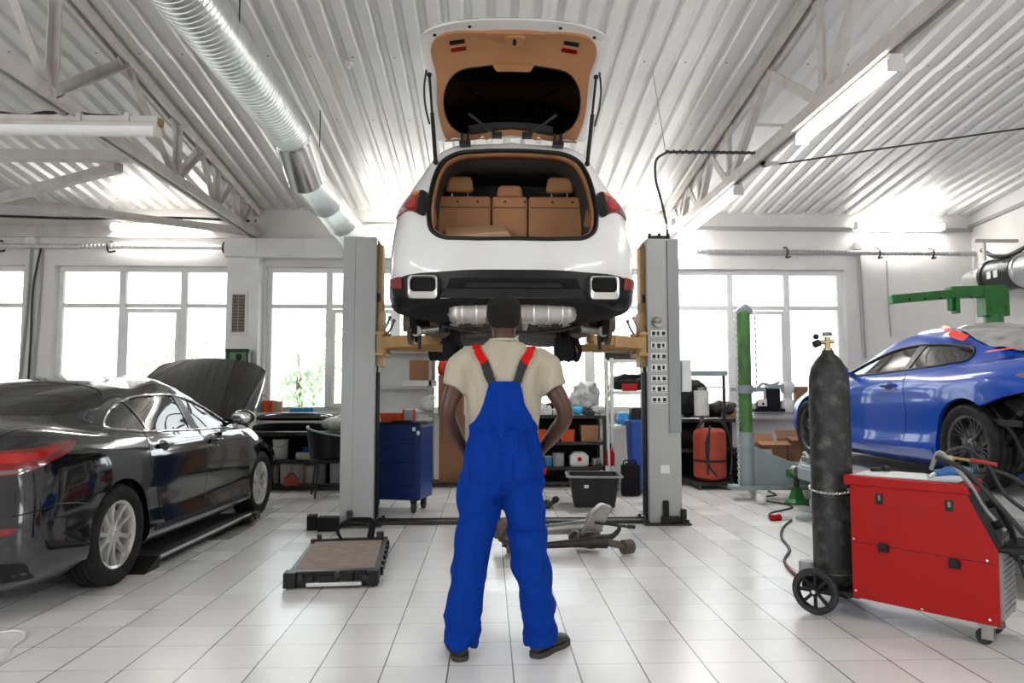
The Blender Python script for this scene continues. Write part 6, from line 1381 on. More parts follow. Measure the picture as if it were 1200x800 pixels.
m = MB(); m.tube([(.185, .185, .12), (-.185, .185, .12), (-.185, -.185, .12), (.185, -.185, .12)], .009, 6, closed=True); m.build('stretcher', 'dark_steel', t)
# white wall shelves behind the tool cabinet
t = shelf_unit('storage_rack', 'grey steel rack behind the blue cabinet, cardboard box on its middle shelf', -1.62, -.78, 10.0, 10.5, (.30, 1.38, 1.88), 'lift_grey', 'lift_grey', .045, 1.9)
m = MB(); m.bb(-.4, .4, 0, .02, 0, .95); solo('white_board', 'white panel standing at the back of the rack behind the blue cabinet', 'panel', m, 'white_plastic', (-1.2, 10.46, .92-.0), bevel=.003)
def rack(px, z, Y=10.15): return (px_at(px, Y), Y, z)
m = MB(); m.box((0, 0, .14), (.34, .28, .28)); solo('cardboard_box', 'brown cardboard box on the middle shelf of the grey rack behind the cabinet', 'box', m, 'cardboard', rack(495, 1.46), bevel=.004)
m = MB(); m.box((0, 0, .04), (.46, .3, .08)); solo('carton', 'flat white carton under the brown cardboard box on the grey rack', 'box', m, 'white_plastic', rack(492, 1.38), bevel=.004)
m = MB(); m.box((0, 0, .035), (.58, .3, .05)); m.box((0, -.02, .0125), (.60, .34, .025)); solo('roll_case', 'cyan flat case with white base on the top shelf of the grey rack', 'case', m, 'cyan_item', rack(482, 1.881), bevel=.02)
m = MB(); m.ell((0, 0, .11), (.10, .09, .11)); m.ell((.05, 0, .2), (.06, .05, .04)); solo('white_bag', 'white bag with dark strap on the grey rack, right end below the cardboard box', 'bag', m, 'white_plastic', (px_at(501, 9.93), 9.93, 1.02), smooth=60)
m = MB(); m.box((0, 0, .0), (.30, .22, .02)); solo('tool_tray', 'small grey tray below the white bag on the rack behind the cabinet', 'tray', m, 'grey_plastic', (px_at(501, 9.93), 9.93, 1.008), bevel=.004)
# tall cardboard cartons
m = MB(); m.box((0, 0, .46), (.36, .3, .92)); m.box((0, -.151, .46), (.06, .002, .92)); solo('cardboard_carton', 'tall brown cardboard carton behind the mechanic left arm, the lower one', 'box', m, 'cardboard', (px_at(530, 10.2), 10.2, .05), .05, bevel=.006)
m = MB(); m.box((0, 0, .28), (.35, .28, .56)); m.box((0, -.141, .28), (.05, .002, .56)); solo('cardboard_carton', 'brown cardboard carton stacked on the tall one behind the mechanic', 'box', m, 'cardboard', (px_at(529, 10.2), 10.2, .972), -.03, bevel=.006)
m = MB(); m.bb(-.45, .45, -.25, .25, .0, .05); solo('pallet_plate', 'dark steel platform on the floor carrying the tall cardboard carton', 'platform', m, 'dark_steel', (px_at(530, 10.2), 10.2, 0), bevel=.004)
m = MB(); m.lathe([(.055, 0), (.085, .03), (.09, .12), (.07, .2), (.045, .22)], n=20); solo('orange_bottle', 'orange-red plastic container on top of the stacked cartons beside the mechanic', 'container', m, 'orange_red', (px_at(520, 10.2), 10.2, 1.533), smooth=50)
# centre parts rack
RK = shelf_unit('parts_rack', 'black steel parts rack to the right of the mechanic, orange bins inside', .30, 1.62, 9.85, 10.45, (.08, .28, .62, .98), 'dark_steel', 'dark_steel', .04, .98)
for i, (px, w, mt, lb) in enumerate(((648, .17, 'orange', 'orange bin on the rack upper shelf, next to the mechanic elbow'), (664, .20, 'orange', 'orange bin on the rack upper shelf, beside the cardboard box'), (634, .12, 'orange', 'orange bin on the rack upper shelf, closest to the mechanic body'))):
    crate('parts_bin', lb, 'bin', (px_at(px, 9.95), 9.96, .62), w, .22, .15 if i else .13, mt)
m = MB(); m.box((0, 0, .11), (.24, .22, .22)); solo('cardboard_box', 'brown cardboard box at the right end of the rack upper shelf', 'box', m, 'cardboard', (px_at(690, 9.95), 9.97, .62), bevel=.004)
t = thing('jerry_can', 'grey-white canister with red cap on the rack lower shelf', 'canister', (px_at(678, 9.95), 9.97, .28))
m = MB(); m.rings([[V((a, b, z)) for a, b in rounded([(-w, -d), (w, -d), (w, d), (-w, d)], .03, 4)] for w, d, z in ((.11, .07, 0), (.13, .08, .02), (.13, .08, .14), (.08, .06, .19), (.05, .04, .20))]); m.build('body', 'white_plastic', t, smooth=40)
m = MB(); m.cyl((0, -.085, .10), (0, -.105, .10), .03, 16); m.build('red_cap', 'red_paint', t, smooth=40)
canister('canister', 'grey container on the rack lower shelf, left of the red-capped canister', 'container', (px_at(654, 9.95), 9.97, .28), .085, .18, 'grey_plastic')
canister('canister', 'blue container on the rack lower shelf, close to the mechanic', 'container', (px_at(642, 9.95), 9.95, .28), .06, .13, 'label_blue', 'grey_plastic')
m = MB(); m.box((0, 0, .05), (.12, .1, .1), rot=(.2, .1, .3)); solo('car_part', 'small silver part leaning at the right end of the rack lower shelf', 'car part', m, 'silver', (px_at(699, 9.95), 9.97, .285), bevel=.01)
# jumble on the rack top
random.seed(11)
def lump(label, name, cat, px, Y, z, w, d, h, mat, seed, fold=.02):
    m = MB(); m.ell((0, 0, h*.5), (w/2, d/2, h*.55)); m.ell((w*.2, 0, h*.62), (w*.3, d*.4, h*.4)); m.ell((-w*.22, 0, h*.4), (w*.3, d*.45, h*.4)); sv = V((seed, seed*2, 0))
    me = fuse(m, max(.012, w*.05), 2, lambda c, n: fold*noise.noise(c*12+sv)); mn = min(v.co.z for v in me.vertices)
    for v in me.vertices: v.co.z -= mn
    o = link(name, me, mat, loc=(px_at(px, Y), Y, z)); return props(o, label, cat)
lump('crumpled blue-grey plastic bundle leaning up on the parts rack top', 'plastic_bundle', 'bundle', 686, 10.1, .981, .42, .3, .42, 'poly_film', 3, .04)
lump('light blue cloth on the parts rack top in front of the plastic bundle', 'cloth', 'cloth', 676, 9.93, .981, .18, .14, .12, 'cyan_item', 5)
lump('white crumpled paper on the parts rack top at the right end', 'paper', 'paper', 700, 9.93, .981, .2, .14, .11, 'white_plastic', 6)
for i, (px, w, h, mt, lb) in enumerate(((640, .16, .10, 'alu', 'silver engine part on the rack top next to the mechanic elbow'), (653, .14, .08, 'white_plastic', 'pale engine cover on the rack top, second from the mechanic'), (666, .12, .09, 'alu', 'silver housing on the rack top, left of the light blue cloth'), (690, .14, .06, 'dark_steel', 'flat dark engine part in front of the plastic bundle on the rack'))):
    m = MB(); m.box((0, 0, h/2), (w, .12, h)); m.cyl((-w*.2, -.06, h*.5), (-w*.2, -.09, h*.5), h*.3, 14); m.cyl((w*.25, 0, h), (w*.25, 0, h+.03), h*.25, 12); m.bar((-w*.4, 0, h), (w*.1, .02, h+.025), .02, .02); solo('engine_part', lb, 'car part', m, mt, (px_at(px, 9.93), 9.93 if i < 3 else 9.9, .981), random.uniform(-.4, .4), bevel=.008)
lump('dark curved car fender lining on the rack top behind the mechanic shoulder', 'fender_liner', 'car part', 655, 10.2, .981, .45, .25, .16, 'black_rough', 9)
# white light-duty shelving
t = shelf_unit('storage_shelf', 'pale grey tall shelving between the parts rack and the right lift column', 1.66, 2.40, 9.7, 10.2, (.1, .84, 1.31, 1.74), 'white_plastic', 'white_plastic', .045, 1.76)
lump('black car trim heaped on the upper shelf of the pale shelving', 'car_trim', 'car part', 738, 9.95, 1.311, .55, .3, .22, 'black_plastic', 12)
m = MB(); m.box((0, 0, .05), (.20, .1, .1)); solo('red_box', 'small red box in front of the black trim on the pale shelving', 'box', m, 'red_paint', (px_at(738, 9.75), 9.76, 1.311), bevel=.006)
m = MB(); m.bb(-.3, .3, -.06, .06, 0, .14); [m.box((-.25+.1*i, -.065, .07), (.05, .02, .10)) for i in range(6)]; m.tube([(-.3, -.07, .1), (0, -.09, .08), (.3, -.07, .11)], .015, 6, sub=4); solo('parts_bar', 'long dark ribbed car part on the top of the pale shelving', 'car part', m, 'dark_steel', (px_at(734, 9.9), 9.9, 1.741), bevel=.008)
lump('blue cloth on the middle shelf of the pale shelving', 'blue_cloth', 'cloth', 730, 9.85, .841, .2, .2, .16, 'blue_item', 15)
m = MB(); m.box((0, 0, .12), (.22, .2, .24)); m.box((0, -.1, .12), (.18, .02, .18)); solo('dark_case', 'dark case on the middle shelf of the pale shelving, right part', 'case', m, 'black_plastic', (px_at(748, 9.85), 9.87, .841), bevel=.01)
# tools leaning, blue bin, black can, red extinguisher-like canister
t = thing('broom', 'white-handled broom leaning on the pale shelving', 'broom', (px_at(714, 9.5), 9.5, 0))
m = MB(); m.cyl((0, 0, .05), (-.03, .14, 1.75), .016, 10); m.build('handle', 'white_plastic', t, smooth=40); m = MB(); m.box((0, 0, .045), (.22, .06, .09), taper=.7); m.build('brush', 'black_rough', t)
t = thing('waste_bin', 'blue plastic bin by the pale shelving, left of the right lift column', 'bin', (px_at(750, 9.35), 9.35, 0))
m = MB(); m.rings([[V((a, b, z)) for a, b in rounded([(-w, -w), (w, -w), (w, w), (-w, w)], .05, 4)] for w, z in ((.14, .05), (.17, .88), (.185, .89), (.185, .93), (.16, .93), (.13, .08))]); m.build('bin_body', 'blue_plastic', t, smooth=40)
m = MB(); [m.cyl((x-.02, .12, .035), (x+.02, .12, .035), .035, 16) for x in (-.1, .1)]; m.bb(-.12, .12, -.12, .12, .01, .05); m.build('bin_foot', 'black_plastic', t)
for i, (px, a, lb) in enumerate(((733, -.12, 'flat black canister leaning in front of the blue bin, the left one'), (742, -.05, 'flat black canister leaning in front of the blue bin, the right one'))):
    m = MB(); m.box((0, 0, .19), (.13, .16, .37)); m.cyl((0, -.02, .37), (0, -.02, .40), .02, 12); m.tube([(-.04, 0, .37), (-.03, 0, .42), (.03, .04, .42), (.04, .04, .37)], .01, 6, sub=3); solo('jerry_can', lb, 'canister', m, 'black_rough', (px_at(px, 9.05), 9.05, .008), bevel=.02, rot=(-.04, a*.0, a))
t = thing('fire_extinguisher', 'small red cylinder with band standing right of the black parts rack', 'extinguisher', (px_at(712, 9.75), 9.6, .0))
m = MB(); m.lathe([(.055, 0), (.06, .01), (.06, .48), (.04, .53), (.02, .55)], n=20); m.build('bottle', 'red_paint', t, smooth=40); m = MB(); m.cyl((0, 0, .55), (0, 0, .59), .02, 12); m.bar((0, -.05, .60), (0, .04, .61), .02, .015); m.build('valve', 'black_plastic', t); m = MB(); m.lathe([(.061, .22), (.063, .22), (.063, .32), (.061, .32)], n=20, closed=True); m.build('label_band', 'label_white', t)
# ================================================================ oil drainer, bottle, stand
t = thing('waste_oil_drainer', 'red-orange round tank on wheels with black hose, right of the lift column', 'oil drainer', (3.02, 9.75, 0))
m = MB(); m.lathe([(.05, .10), (.17, .115), (.215, .16), (.22, .22), (.22, .70), (.21, .76), (.16, .80), (.05, .81)], n=36); m.build('tank', 'red_dull', t, smooth=40)
m = MB(); m.lathe([(.221, .0), (.225, .0), (.225, .03), (.221, .03)], c=(0, 0, .36), n=36, closed=True); m.tube([(-.10, -.22, .2), (-.09, -.23, .5), (-.07, -.22, .75), (-.02, -.1, .84)], .014, 6, sub=4); m.build('trim_band', 'dark_steel', t, smooth=40)
m = MB(); m.tube([(-.18, -.08, .82), (-.12, -.2, .92), (.0, -.22, .93), (.15, -.18, .86), (.24, -.1, .7), (.26, -.12, .4), (.20, -.24, .2)], .016, 8, sub=6); m.tube([(-.05, -.2, .82), (-.12, -.24, .6), (-.08, -.25, .3), (.02, -.24, .18)], .013, 8, sub=6); m.build('hose', 'cable_black', t, smooth=60)
m = MB(); m.bb(-.24, .24, -.2, .24, .05, .10); m.build('trolley', 'dark_steel', t, bevel=.006)
for x in (-.2, .2): m = MB(); m.cyl((x-.02, -.18, .045), (x+.02, -.18, .045), .045, 18); m.build('wheel', 'rubber', t, smooth=40)
m = MB(); m.bb(.20, .235, .0, .035, .05, 1.52); m.build('mast', 'dark_steel', t)
m = MB(); m.cyl((-.10, 0, 1.40-.42), (-.10, 0, 1.40-.08), .10, 26); m.build('measuring_glass', 'white_plastic', t, smooth=40)
m = MB(); m.cyl((-.10, 0, 1.31), (-.10, 0, 1.36), .05, 18); m.bar((-.10, 0, 1.36), (.21, 0, 1.36), .02, .02); m.cyl((-.10, 0, .80), (-.10, 0, .99), .03, 12); m.build('glass_mount', 'steel', t, smooth=40)
m = MB(); m.bb(-.40, .24, -.08, .12, 1.52, 1.585); m.bb(-.40, -.25, -.09, .13, 1.515, 1.59); m.cyl((-.02, -.09, 1.55), (-.02, -.08, 1.55), .02, 12); m.build('drain_tray', 'grey_blue', t, bevel=.008)
# pile of black car parts behind the column and tank
lump('black tyre-like car part heap left of the oil drainer, by the lift column', 'bumper_heap', 'car part', 808, 10.2, .93, .5, .4, .5, 'black_plastic', 21, .03)
shelf_unit('parts_shelf', 'low dark shelf behind the red oil drainer, heaped with black parts', 2.62, 3.58, 10.02, 10.5, (.1, .5, .92), 'dark_steel', 'dark_steel', .04, .92)
lump('dark parts bundle on the floor between the oil drainer and the green tower', 'parts_bundle', 'bundle', 868, 9.75, .0, .3, .22, .5, 'black_rough', 22, .03)
lump('dark car part heap on the middle of the low shelf behind the oil drainer', 'parts_heap', 'car part', 845, 10.25, .93, .45, .35, .22, 'dark_steel', 23, .03)
m = MB(); m.box((0, 0, .07), (.22, .18, .14)); solo('cardboard_box', 'small brown box on the low shelf right of the white measuring glass', 'box', m, 'cardboard', (3.42, 10.2, .93), bevel=.004)
lump('black bundle on the lower shelf behind the oil drainer, left side', 'cloth_bundle', 'bundle', 806, 10.25, .5, .30, .26, .26, 'black_rough', 24, .02)
# ================================================================ green pulling tower with chains
t = thing('pulling_tower', 'green upright pulling tower with chains on a grey base, left of the blue coupe', 'pulling tower', (3.15, 8.72, 0))
m = MB(); m.lathe([(.085, .14), (.09, .15), (.09, .80), (.085, .81)], n=28); m.build('grey_foot', 'grey_blue', t, smooth=40)
m = MB(); m.lathe([(.082, .80), (.082, 2.28)], n=28); m.lathe([(.084, 1.88), (.085, 1.88), (.085, 1.885), (.084, 1.885)], n=28); m.build('column', 'green_old', t, smooth=40)
m = MB(); m.prism(rounded([(-.10, 2.26), (.10, 2.26), (.11, 2.30), (.05, 2.37), (.0, 2.38), (-.09, 2.31)], .02), (0, -.05, 0), (1, 0, 0), (0, 0, 1), (0, .10, 0)); m.cyl((0, -.06, 2.32), (0, .06, 2.32), .03, 14); m.build('head_pulley', 'grey_blue', t, bevel=.006)
m = MB(); m.lathe([(.088, 1.28), (.10, 1.28), (.10, 1.38), (.088, 1.38)], n=28, closed=True); m.bb(.08, .22, -.03, .03, 1.30, 1.36); m.bb(-.18, -.08, -.02, .02, 1.31, 1.35); m.build('collar', 'grey_blue', t, smooth=40)
def chain(pts, step, r, lw):
    m = MB(); P = resample([tuple(p) for p in pts], step, False); P = [V(p) for p in P]
    for i in range(len(P)-1):
        d = (P[i+1]-P[i]); a, b2 = frame_of(d); q = a if i % 2 else b2; c = (P[i]+P[i+1])/2
        m.tube([c+d.normalized()*cos(k_)*step*.66+q*sin(k_)*lw for k_ in [2*pi*k/8 for k in range(8)]], r, 5, closed=True)
    return m
for x, z0, nm in ((-.115, .14, 1), (.13, 1.40, 2)): chain([(x, -.04, 2.26), (x+(.005 if nm == 1 else .0), -.05, z0)], .036, .006, .014).build('chain', 'alu', t, smooth=60)
m = MB(); m.prism([(.06, .66), (.25, .56), (.80, .36), (.80, .17), (.06, .17)], (0, -.04, 0), (1, 0, 0), (0, 0, 1), (0, .08, 0)); m.bb(-.2, .80, -.12, .12, .12, .17); m.build('base_arm', 'grey_blue', t, bevel=.006)
for x, y in ((.1, -.1), (.1, .1), (.7, .1), (.7, -.1)): m = MB(); m.cyl((x-.02, y, .045), (x+.02, y, .045), .045, 16); m.bb(x-.03, x+.03, y-.03, y+.03, .06, .125); m.build('caster', 'white_plastic', t, bevel=.005)
# items at the back wall right of the tower
m = MB(); m.cyl((-.9, 0, 0), (.75, 0, 0), .06, 20); solo('heating_pipe', 'thick pale pipe along the wall below the right window', 'pipe', m, 'white_plastic', (px_at(905, 10.75), 10.78, .93), smooth=40)
shelf_unit('low_table', 'pale low table under the right window carrying cardboard boxes', 3.62, 5.2, 10.05, 10.65, (.32,), 'bench_top', 'bench_top', .05, .32, cat='table')
for px, w, h, a, lb, z, mt in ((896, .44, .24, .03, 'open brown cardboard box under the right window, the left one', .32, 'cardboard'), (928, .32, .30, -.03, 'brown cardboard box under the right window, nearest the blue car', .32, 'cardboard_dark')):
    t = thing('cardboard_box', lb, 'box', (px_at(px, 10.3), 10.3, z+.001), a)
    m = MB(); w2 = w/2; m.bb(-w2, w2, -.2, -.195, 0, h); m.bb(-w2, w2, .195, .2, 0, h); m.bb(-w2, -w2+.006, -.195, .195, 0, h); m.bb(w2-.006, w2, -.195, .195, 0, h); m.bb(-w2, w2, -.195, .195, 0, .006); m.build('carton', mt, t)
    m = MB(); m.box((0, -.27, h+.02), (w, .15, .005), rot=(.3, 0, 0)); m.build('flap', mt, t); m = MB(); m.box((0, .25, h+.05), (w, .15, .005), rot=(.9, 0, 0)); m.build('flap', mt, t)
    if w > .4: m = MB(); m.box((-.08, -.202, .12), (.16, .003, .10)); m.build('white_label', 'label_white', t)
lump('white crumpled sheets lying in the open cardboard box under the right window', 'paper_sheets', 'paper', 896, 10.3, .33, .30, .24, .22, 'white_plastic', 31)
t = thing('air_compressor', 'small dark machine with red label on the sill behind the green tower', 'machine', (px_at(899, 10.72), 10.7, 1.001))
m = MB(); m.bb(-.22, .24, -.06, .08, 0, .05); m.box((.06, 0, .20), (.22, .13, .3)); m.cyl((-.17, 0, .10), (.0, 0, .10), .07, 20); m.build('motor', 'black_plastic', t, bevel=.01)
m = MB(); m.tube([(-.2, 0, .3), (-.1, -.05, .42), (.05, 0, .40), (.18, 0, .44)], .02, 8, sub=4); m.box((.1, 0, .38), (.25, .12, .06)); m.bar((-.2, 0, .34), (.25, 0, .37), .04, .03); m.build('head', 'grey_blue', t, smooth=40)
m = MB(); m.box((-.11, -.068, .14), (.13, .01, .11)); m.build('white_panel', 'label_white', t); m = MB(); m.cyl((-.10, -.075, .12), (-.10, -.072, .12), .022, 14); m.build('red_mark', 'red_paint', t)
m = MB(); m.box((0, 0, .19), (.17, .14, .38)); solo('dark_box', 'tall dark box at the right end of the window sill, above the coupe wing', 'box', m, 'cardboard_dark', (px_at(938, 10.72), 10.71, 1.001), bevel=.006)
m = MB(); m.lathe([(.12, 0), (.14, .03), (.14, .16), (.05, .2), (.05, .24), (.13, .30), (.14, .40), (.09, .45)], n=24, sc=(.8, .5)); solo('white_fan', 'white round heater on the sill between the machine and the dark box', 'heater', m, 'white_plastic', (px_at(923, 10.72), 10.72, 1.001), smooth=50)
lump('thin crumpled white scrap on the floor at the tower foot', 'paper_scrap', 'paper', 889, 8.35, .0, .14, .12, .10, 'white_plastic', 33)
# ================================================================ frame bench under the coupe
t = thing('frame_bench', 'grey car frame bench carrying the blue coupe', 'vehicle bench', (4.75, 6.9, 0))
deck = [(3.30, 3.9), (5.64, 3.9), (5.64, 9.0), (4.0, 9.0), (3.38, 7.7)]
m = MB(); m.prism([(x-4.75, y-6.9) for x, y in deck], (0, 0, .49), (1, 0, 0), (0, 1, 0), (0, 0, .025)); m.build('deck', 'bench_top', t, bevel=.004)
m = MB(); E_ = [(V(deck[i]), V(deck[(i+1) % 5])) for i in range(5)]
for a, b2 in E_: m.bar((a.x-4.75, a.y-6.9, .43), (b2.x-4.75, b2.y-6.9, .43), .08, .12)
m.build('side_beam', 'grey_blue', t, bevel=.004)
m = MB(); m.bb(-.95, .95, -2.7, -2.5, .36, .49); m.bb(-.95, .95, 1.2, 1.4, .36, .49); m.build('cross_beam', 'grey_blue', t)
for x, y in ((-.9, -2.6), (.9, -2.6), (-.9, 1.3), (.9, 1.3)):
    m = MB(); m.bb(x-.1, x+.1, y-.1, y+.1, .0, .37); m.bb(x-.2, x+.2, y-.2, y+.2, 0, .02); m.build('leg', 'dark_steel', t, bevel=.005)
m = MB(); m.box((-1.22, .95, .56), (.10, .16, .06)); m.cyl((-1.22, .85, .53), (-1.22, 1.05, .62), .03, 12); m.cyl((-1.32, .95, .40), (-1.1, .95, .40), .03, 12); m.cyl((-1.37, 1.0, .44), (-1.37, .9, .44), .05, 14); m.build('bench_clamp', 'steel', t, bevel=.008, smooth=40)
# green jack
t = thing('bottle_jack', 'small green jack stand on the floor under the bench corner', 'jack', (fl(934, 590).x, fl(934, 590).y, 0))
m = MB(); m.lathe([(.15, 0), (.15, .02), (.10, .06), (.065, .16), (.06, .19)], n=6); m.build('base', 'green_paint', t, bevel=.004)
m = MB(); m.cyl((0, 0, .19), (0, 0, .30), .032, 16); m.build('ram', 'dark_steel', t, smooth=40)
m = MB(); m.box((0, 0, .355), (.20, .12, .10)); m.cyl((-.06, -.06, .36), (-.06, -.075, .36), .02, 10); m.cyl((.06, -.06, .36), (.06, -.075, .36), .02, 10); m.build('head', 'green_paint', t, bevel=.008)
m = MB(); m.tube([(.1, -.08, .03), (.18, -.1, .06), (.2, -.02, .10)], .016, 8, sub=3); m.bb(.12, .17, -.06, .03, .0, .05); m.build('hose_coupling', 'dark_steel', t, smooth=40)
# second pulling arm (green, high) on its tower behind the coupe
AY = 8.0; pL, pR = at(1043, 351, AY), at(1175, 345, AY)
t = thing('pulling_post', 'green post with horizontal arm behind the blue coupe', 'pulling tower', (pR.x-.12, AY, 0))
ox = pR.x-.12; z0 = (pL.z+pR.z)/2
m = MB(); m.bar((pL.x-ox, 0, pL.z), (-.30, 0, z0+.05), .09, .10); m.build('boom', 'green_paint', t, bevel=.005)
m = MB(); [m.cyl((pL.x-ox+.18*i+.2, -.052, pL.z+.012*i*.5), (pL.x-ox+.18*i+.2, -.046, pL.z+.012*i*.5), .012, 10) for i in range(6)]; m.build('boom_holes', 'black_rough', t)
m = MB(); m.bar((-.52, 0, z0+.05), (.12, 0, z0+.07), .13, .13); m.bb(-.14, .14, -.08, .08, z0-.22, z0+.10); [m.cyl((x, -.10, z), (x, -.07, z), .02, 10) for x, z in ((-.08, z0-.14), (.10, z0-.12))]; m.build('sleeve', 'green_paint', t, bevel=.006)
m = MB(); m.cyl((-.50, 0, z0+.02), (-.50, 0, z0-.16), .035, 14); m.box((-.44, 0, z0-.10), (.05, .1, .18)); m.build('locking_pin', 'green_paint', t, bevel=.005)
m = MB(); m.cyl((0, 0, .0), (0, 0, z0-.2), .10, 24); m.build('post', 'green_paint', t, smooth=40)
m = MB(); m.box((0, 0, .04), (.5, .5, .08)); m.build('post_foot', 'grey_blue', t, bevel=.01)
# ================================================================ cables and small items on the floor (right)
def c5(x, y, z=.008): return fl(860+x/4.444, 520+y/4.444, z)
P = [c5(390, 228), c5(330, 212), c5(280, 222), c5(225, 232), c5(180, 243), c5(218, 266), c5(160, 276), c5(190, 302), c5(260, 312), c5(305, 328), c5(250, 346), c5(192, 360), c5(184, 382)]
m = MB(); p0 = P[0]; m.tube([p-p0 for p in P], .011, 8, sub=6); solo('power_cable', 'black cable snaking on the floor from the green jack to the red plug', 'cable', m, 'cable_black', p0, smooth=60)
P = [c5(298, 398), c5(256, 438), c5(248, 485), c5(290, 552), c5(264, 612), c5(300, 660), c5(345, 695), c5(395, 730)]
m = MB(); p0 = P[0]; m.tube([p-p0 for p in P], .012, 8, sub=6); solo('power_cable', 'dark cable on the floor from the red plug to the welding machine wheel', 'cable', m, 'cable_black', p0, smooth=60)
P = [c5(270, 630), c5(300, 668), c5(350, 705), c5(400, 735)]; m = MB(); p0 = P[0]+V((0, 0, .012)); m.tube([p-P[0] for p in P], .007, 8, sub=6); solo('power_cable', 'reddish thin cable beside the dark cable near the welding machine wheel', 'cable', m, 'cable_red', p0, smooth=60)
a, b2 = c5(190, 384, .03), c5(295, 380, .03); t = thing('plug_connector', 'red and white round power plug lying on the tiles at right', 'plug', a)
d = b2-a; m = MB(); m.cyl((0, 0, 0), d*.48, .030, 18); m.cyl(d*.40, d*.48, .036, 18); m.build('red_socket', 'red_paint', t, smooth=40); m = MB(); m.cyl(d*.48, d*.85, .034, 18); m.cyl(d*.85, d*1.0, .02, 12); m.build('white_plug', 'white_plastic', t, smooth=40)
c = c5(380, 402, 0); t = thing('angle_grinder', 'dark hand grinder lying on the floor left of the gas cylinder', 'power tool', c)
m = MB(); m.tube([(-.10, 0, .035), (0, .0, .04), (.13, .02, .035)], [.025, .033, .024], 12, sub=3); m.build('body', 'grey_blue', t, smooth=50); m = MB(); m.cyl((.15, .02, .01), (.15, .02, .05), .04, 16); m.build('gear_head', 'dark_steel', t, smooth=40)
m = MB(); m.box((0, 0, .07), (.16, .14, .14)); m.ell((0, 0, .17), (.06, .05, .06)); m.cyl((-.05, -.05, .2), (.06, 0, .22), .03, 12); solo('pump_unit', 'small pale pump on the floor partly behind the gas cylinder', 'pump', m, 'bench_top', c5(445, 360, 0)+V((0, 0, 0)), bevel=.01, smooth=40)
# extra cables at the far right beside the welder
m = MB(); pts = [V((0, 0, .4)), V((.15, .1, .25)), V((.3, .05, .12)), V((.45, -.05, .05))]; m.tube(pts, .02, 8, sub=5); solo('hose', 'thick dark hose reaching the floor behind the welding machine front', 'hose', m, 'cable_black', wl(.9, .5, .0), smooth=60)
# white cable bottom left
P = [fl(0, 741, .008), fl(14, 739, .008), fl(25, 740, .008), fl(28, 747, .008), fl(15, 757, .008), fl(10, 765, .008), fl(0, 775, .008), fl(-20, 782, .008)]
m = MB(); p0 = P[0]; m.tube([p-p0 for p in P], .007, 8, sub=6); solo('cable', 'white cable on the tiles at the lower left edge', 'cable', m, 'cable_white', p0, smooth=60)
# scissor lift platform below the sedan
t = thing('scissor_lift', 'low dark platform lift on the floor under the black car', 'car lift', (-3.35, 6.45, 0), radians(-1.9))
m = MB(); m.bb(.30, .94, -.9, .95, .05, .085); m.build('platform', 'lift_plate', t, bevel=.004); m = MB(); m.bb(-.94, -.30, -.9, .95, .05, .085); m.build('platform', 'lift_plate', t, bevel=.004)
m = MB(); m.bb(.94, .955, -.9, .95, .07, .092); m.build('edge_rail', 'alu', t, bevel=.004)
for s in (1, -1): m = MB(); m.prism([(-.9, .085), (-1.12, .0), (-.9, .0)], (s*.62-.32, 0, 0), (0, 1, 0), (0, 0, 1), (.64, 0, 0)); m.build('ramp', 'dark_steel', t); m = MB(); m.bb(s*.62-.25, s*.62+.25, -.85, .9, 0, .05); m.build('base', 'dark_steel', t)
m = MB(); m.bb(.85, 1.0, .95, 1.08, .02, .09); m.build('end_block', 'dark_steel', t, bevel=.006); m = MB(); m.cyl((.9, .8, .05), (1.02, .8, .05), .03, 12); m.build('end_roller', 'dark_steel', t, bevel=.006)
m = MB(); m.prism([tuple(fl(x, y).xy) for x, y in ((236, 633), (268, 632), (300, 614), (272, 613))], (0, 0, .0), (1, 0, 0), (0, 1, 0), (0, 0, .006)); o = m.build('floor_grating', 'steel'); props(o, 'dark rectangular grating in the floor beside the black car platform', 'grating')
# green-black pack on the pilaster
t = thing('tool_battery', 'small dark green box with black handles on the pilaster ledge above the bonnet', 'box', at(280, 425, WY-.32))
m = MB(); m.bb(-.15, .15, -.07, .1, 0, .16); m.build('pack', 'green_paint', t, bevel=.01); m = MB(); m.bb(-.17, .17, -.08, .11, .15, .2); m.bb(-.16, -.12, -.085, -.07, .0, .2); m.bb(.12, .16, -.085, -.07, 0, .2); m.ell((.02, -.08, .08), (.04, .02, .05)); m.build('handle_frame', 'black_plastic', t, bevel=.008)
m = MB(); m.bb(-.2, .2, -.1, .16, -.02, 0); m.build('ledge', 'black_plastic', t)
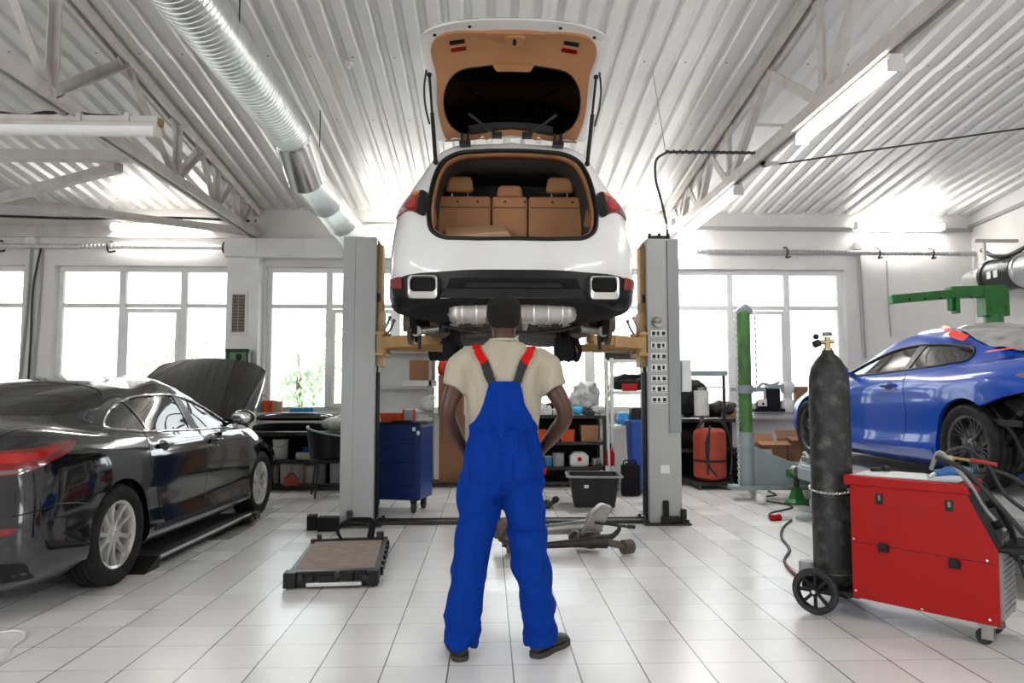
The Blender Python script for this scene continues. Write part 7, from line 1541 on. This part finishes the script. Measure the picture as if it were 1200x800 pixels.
# ================================================================ groups of repeated things
GR = {'roof_truss': 'steel roof trusses', 'fluorescent_lamp': 'tube lamps of the workshop', 'parts_bin': 'small plastic parts bins', 'cardboard_box': 'cardboard boxes in the workshop', 'canister': 'containers on the shelves', 'engine_part': 'engine parts on the rack top', 'tree': 'trees outside the windows', 'rubber_block': 'black rubber blocks by the lift', 'tape_strip': 'orange tape strips on the blue coupe', 'power_cable': 'cables on the floor at right', 'cable': 'loose cables by the welding machine', 'wall_cable': 'cables and pipes down the back wall', 'cardboard_carton': 'tall cardboard cartons behind the mechanic', 'jerry_can': 'canisters near the parts rack', 'car_bumper': 'car bumpers on the workbench', 'plastic_cup': 'plastic tubs on the window sill', 'metal_sheet': 'flat sheets on the floor', 'brace_beam': 'roof braces at the left', 'junction_box': 'junction boxes on the back wall', 'cable_conduit': 'conduits on the back wall', 'ventilation_duct': 'round ventilation ducts'}
for o in list(COL.objects):
    b_ = o.name.split('.')[0]
    if o.parent is None and b_ in GR and 'group' not in o.keys(): o['group'] = GR[b_]
# ================================================================ light and camera
W = bpy.data.worlds.new('World'); bpy.context.scene.world = W; W.use_nodes = True
bg = W.node_tree.nodes['Background']; bg.inputs[0].default_value = (.93, .97, 1., 1); bg.inputs[1].default_value = 2.2
def area(name, loc, rot, sx, sy, power, col=(1, 1, 1)):
    l = bpy.data.lights.new(name, 'AREA'); l.shape = 'RECTANGLE'; l.size = sx; l.size_y = sy; l.energy = power; l.color = col
    o = bpy.data.objects.new(name, l); COL.objects.link(o); o.location = loc; o.rotation_euler = rot; return o
cam = bpy.data.cameras.new('camera'); co = bpy.data.objects.new('camera', cam); COL.objects.link(co)
cam.sensor_width = 36; cam.lens = F/1200*36; cam.clip_start = .05; cam.clip_end = 200
co.location = (0, 0, CH); co.rotation_euler = (pi/2+PITCH, 0, -YAW)
sc = bpy.context.scene; sc.camera = co
sc.view_settings.view_transform = 'Standard'; sc.view_settings.look = 'None'; sc.view_settings.gamma = 1; sc.view_settings.exposure = 1.2; sc.view_settings.use_curve_mapping = False
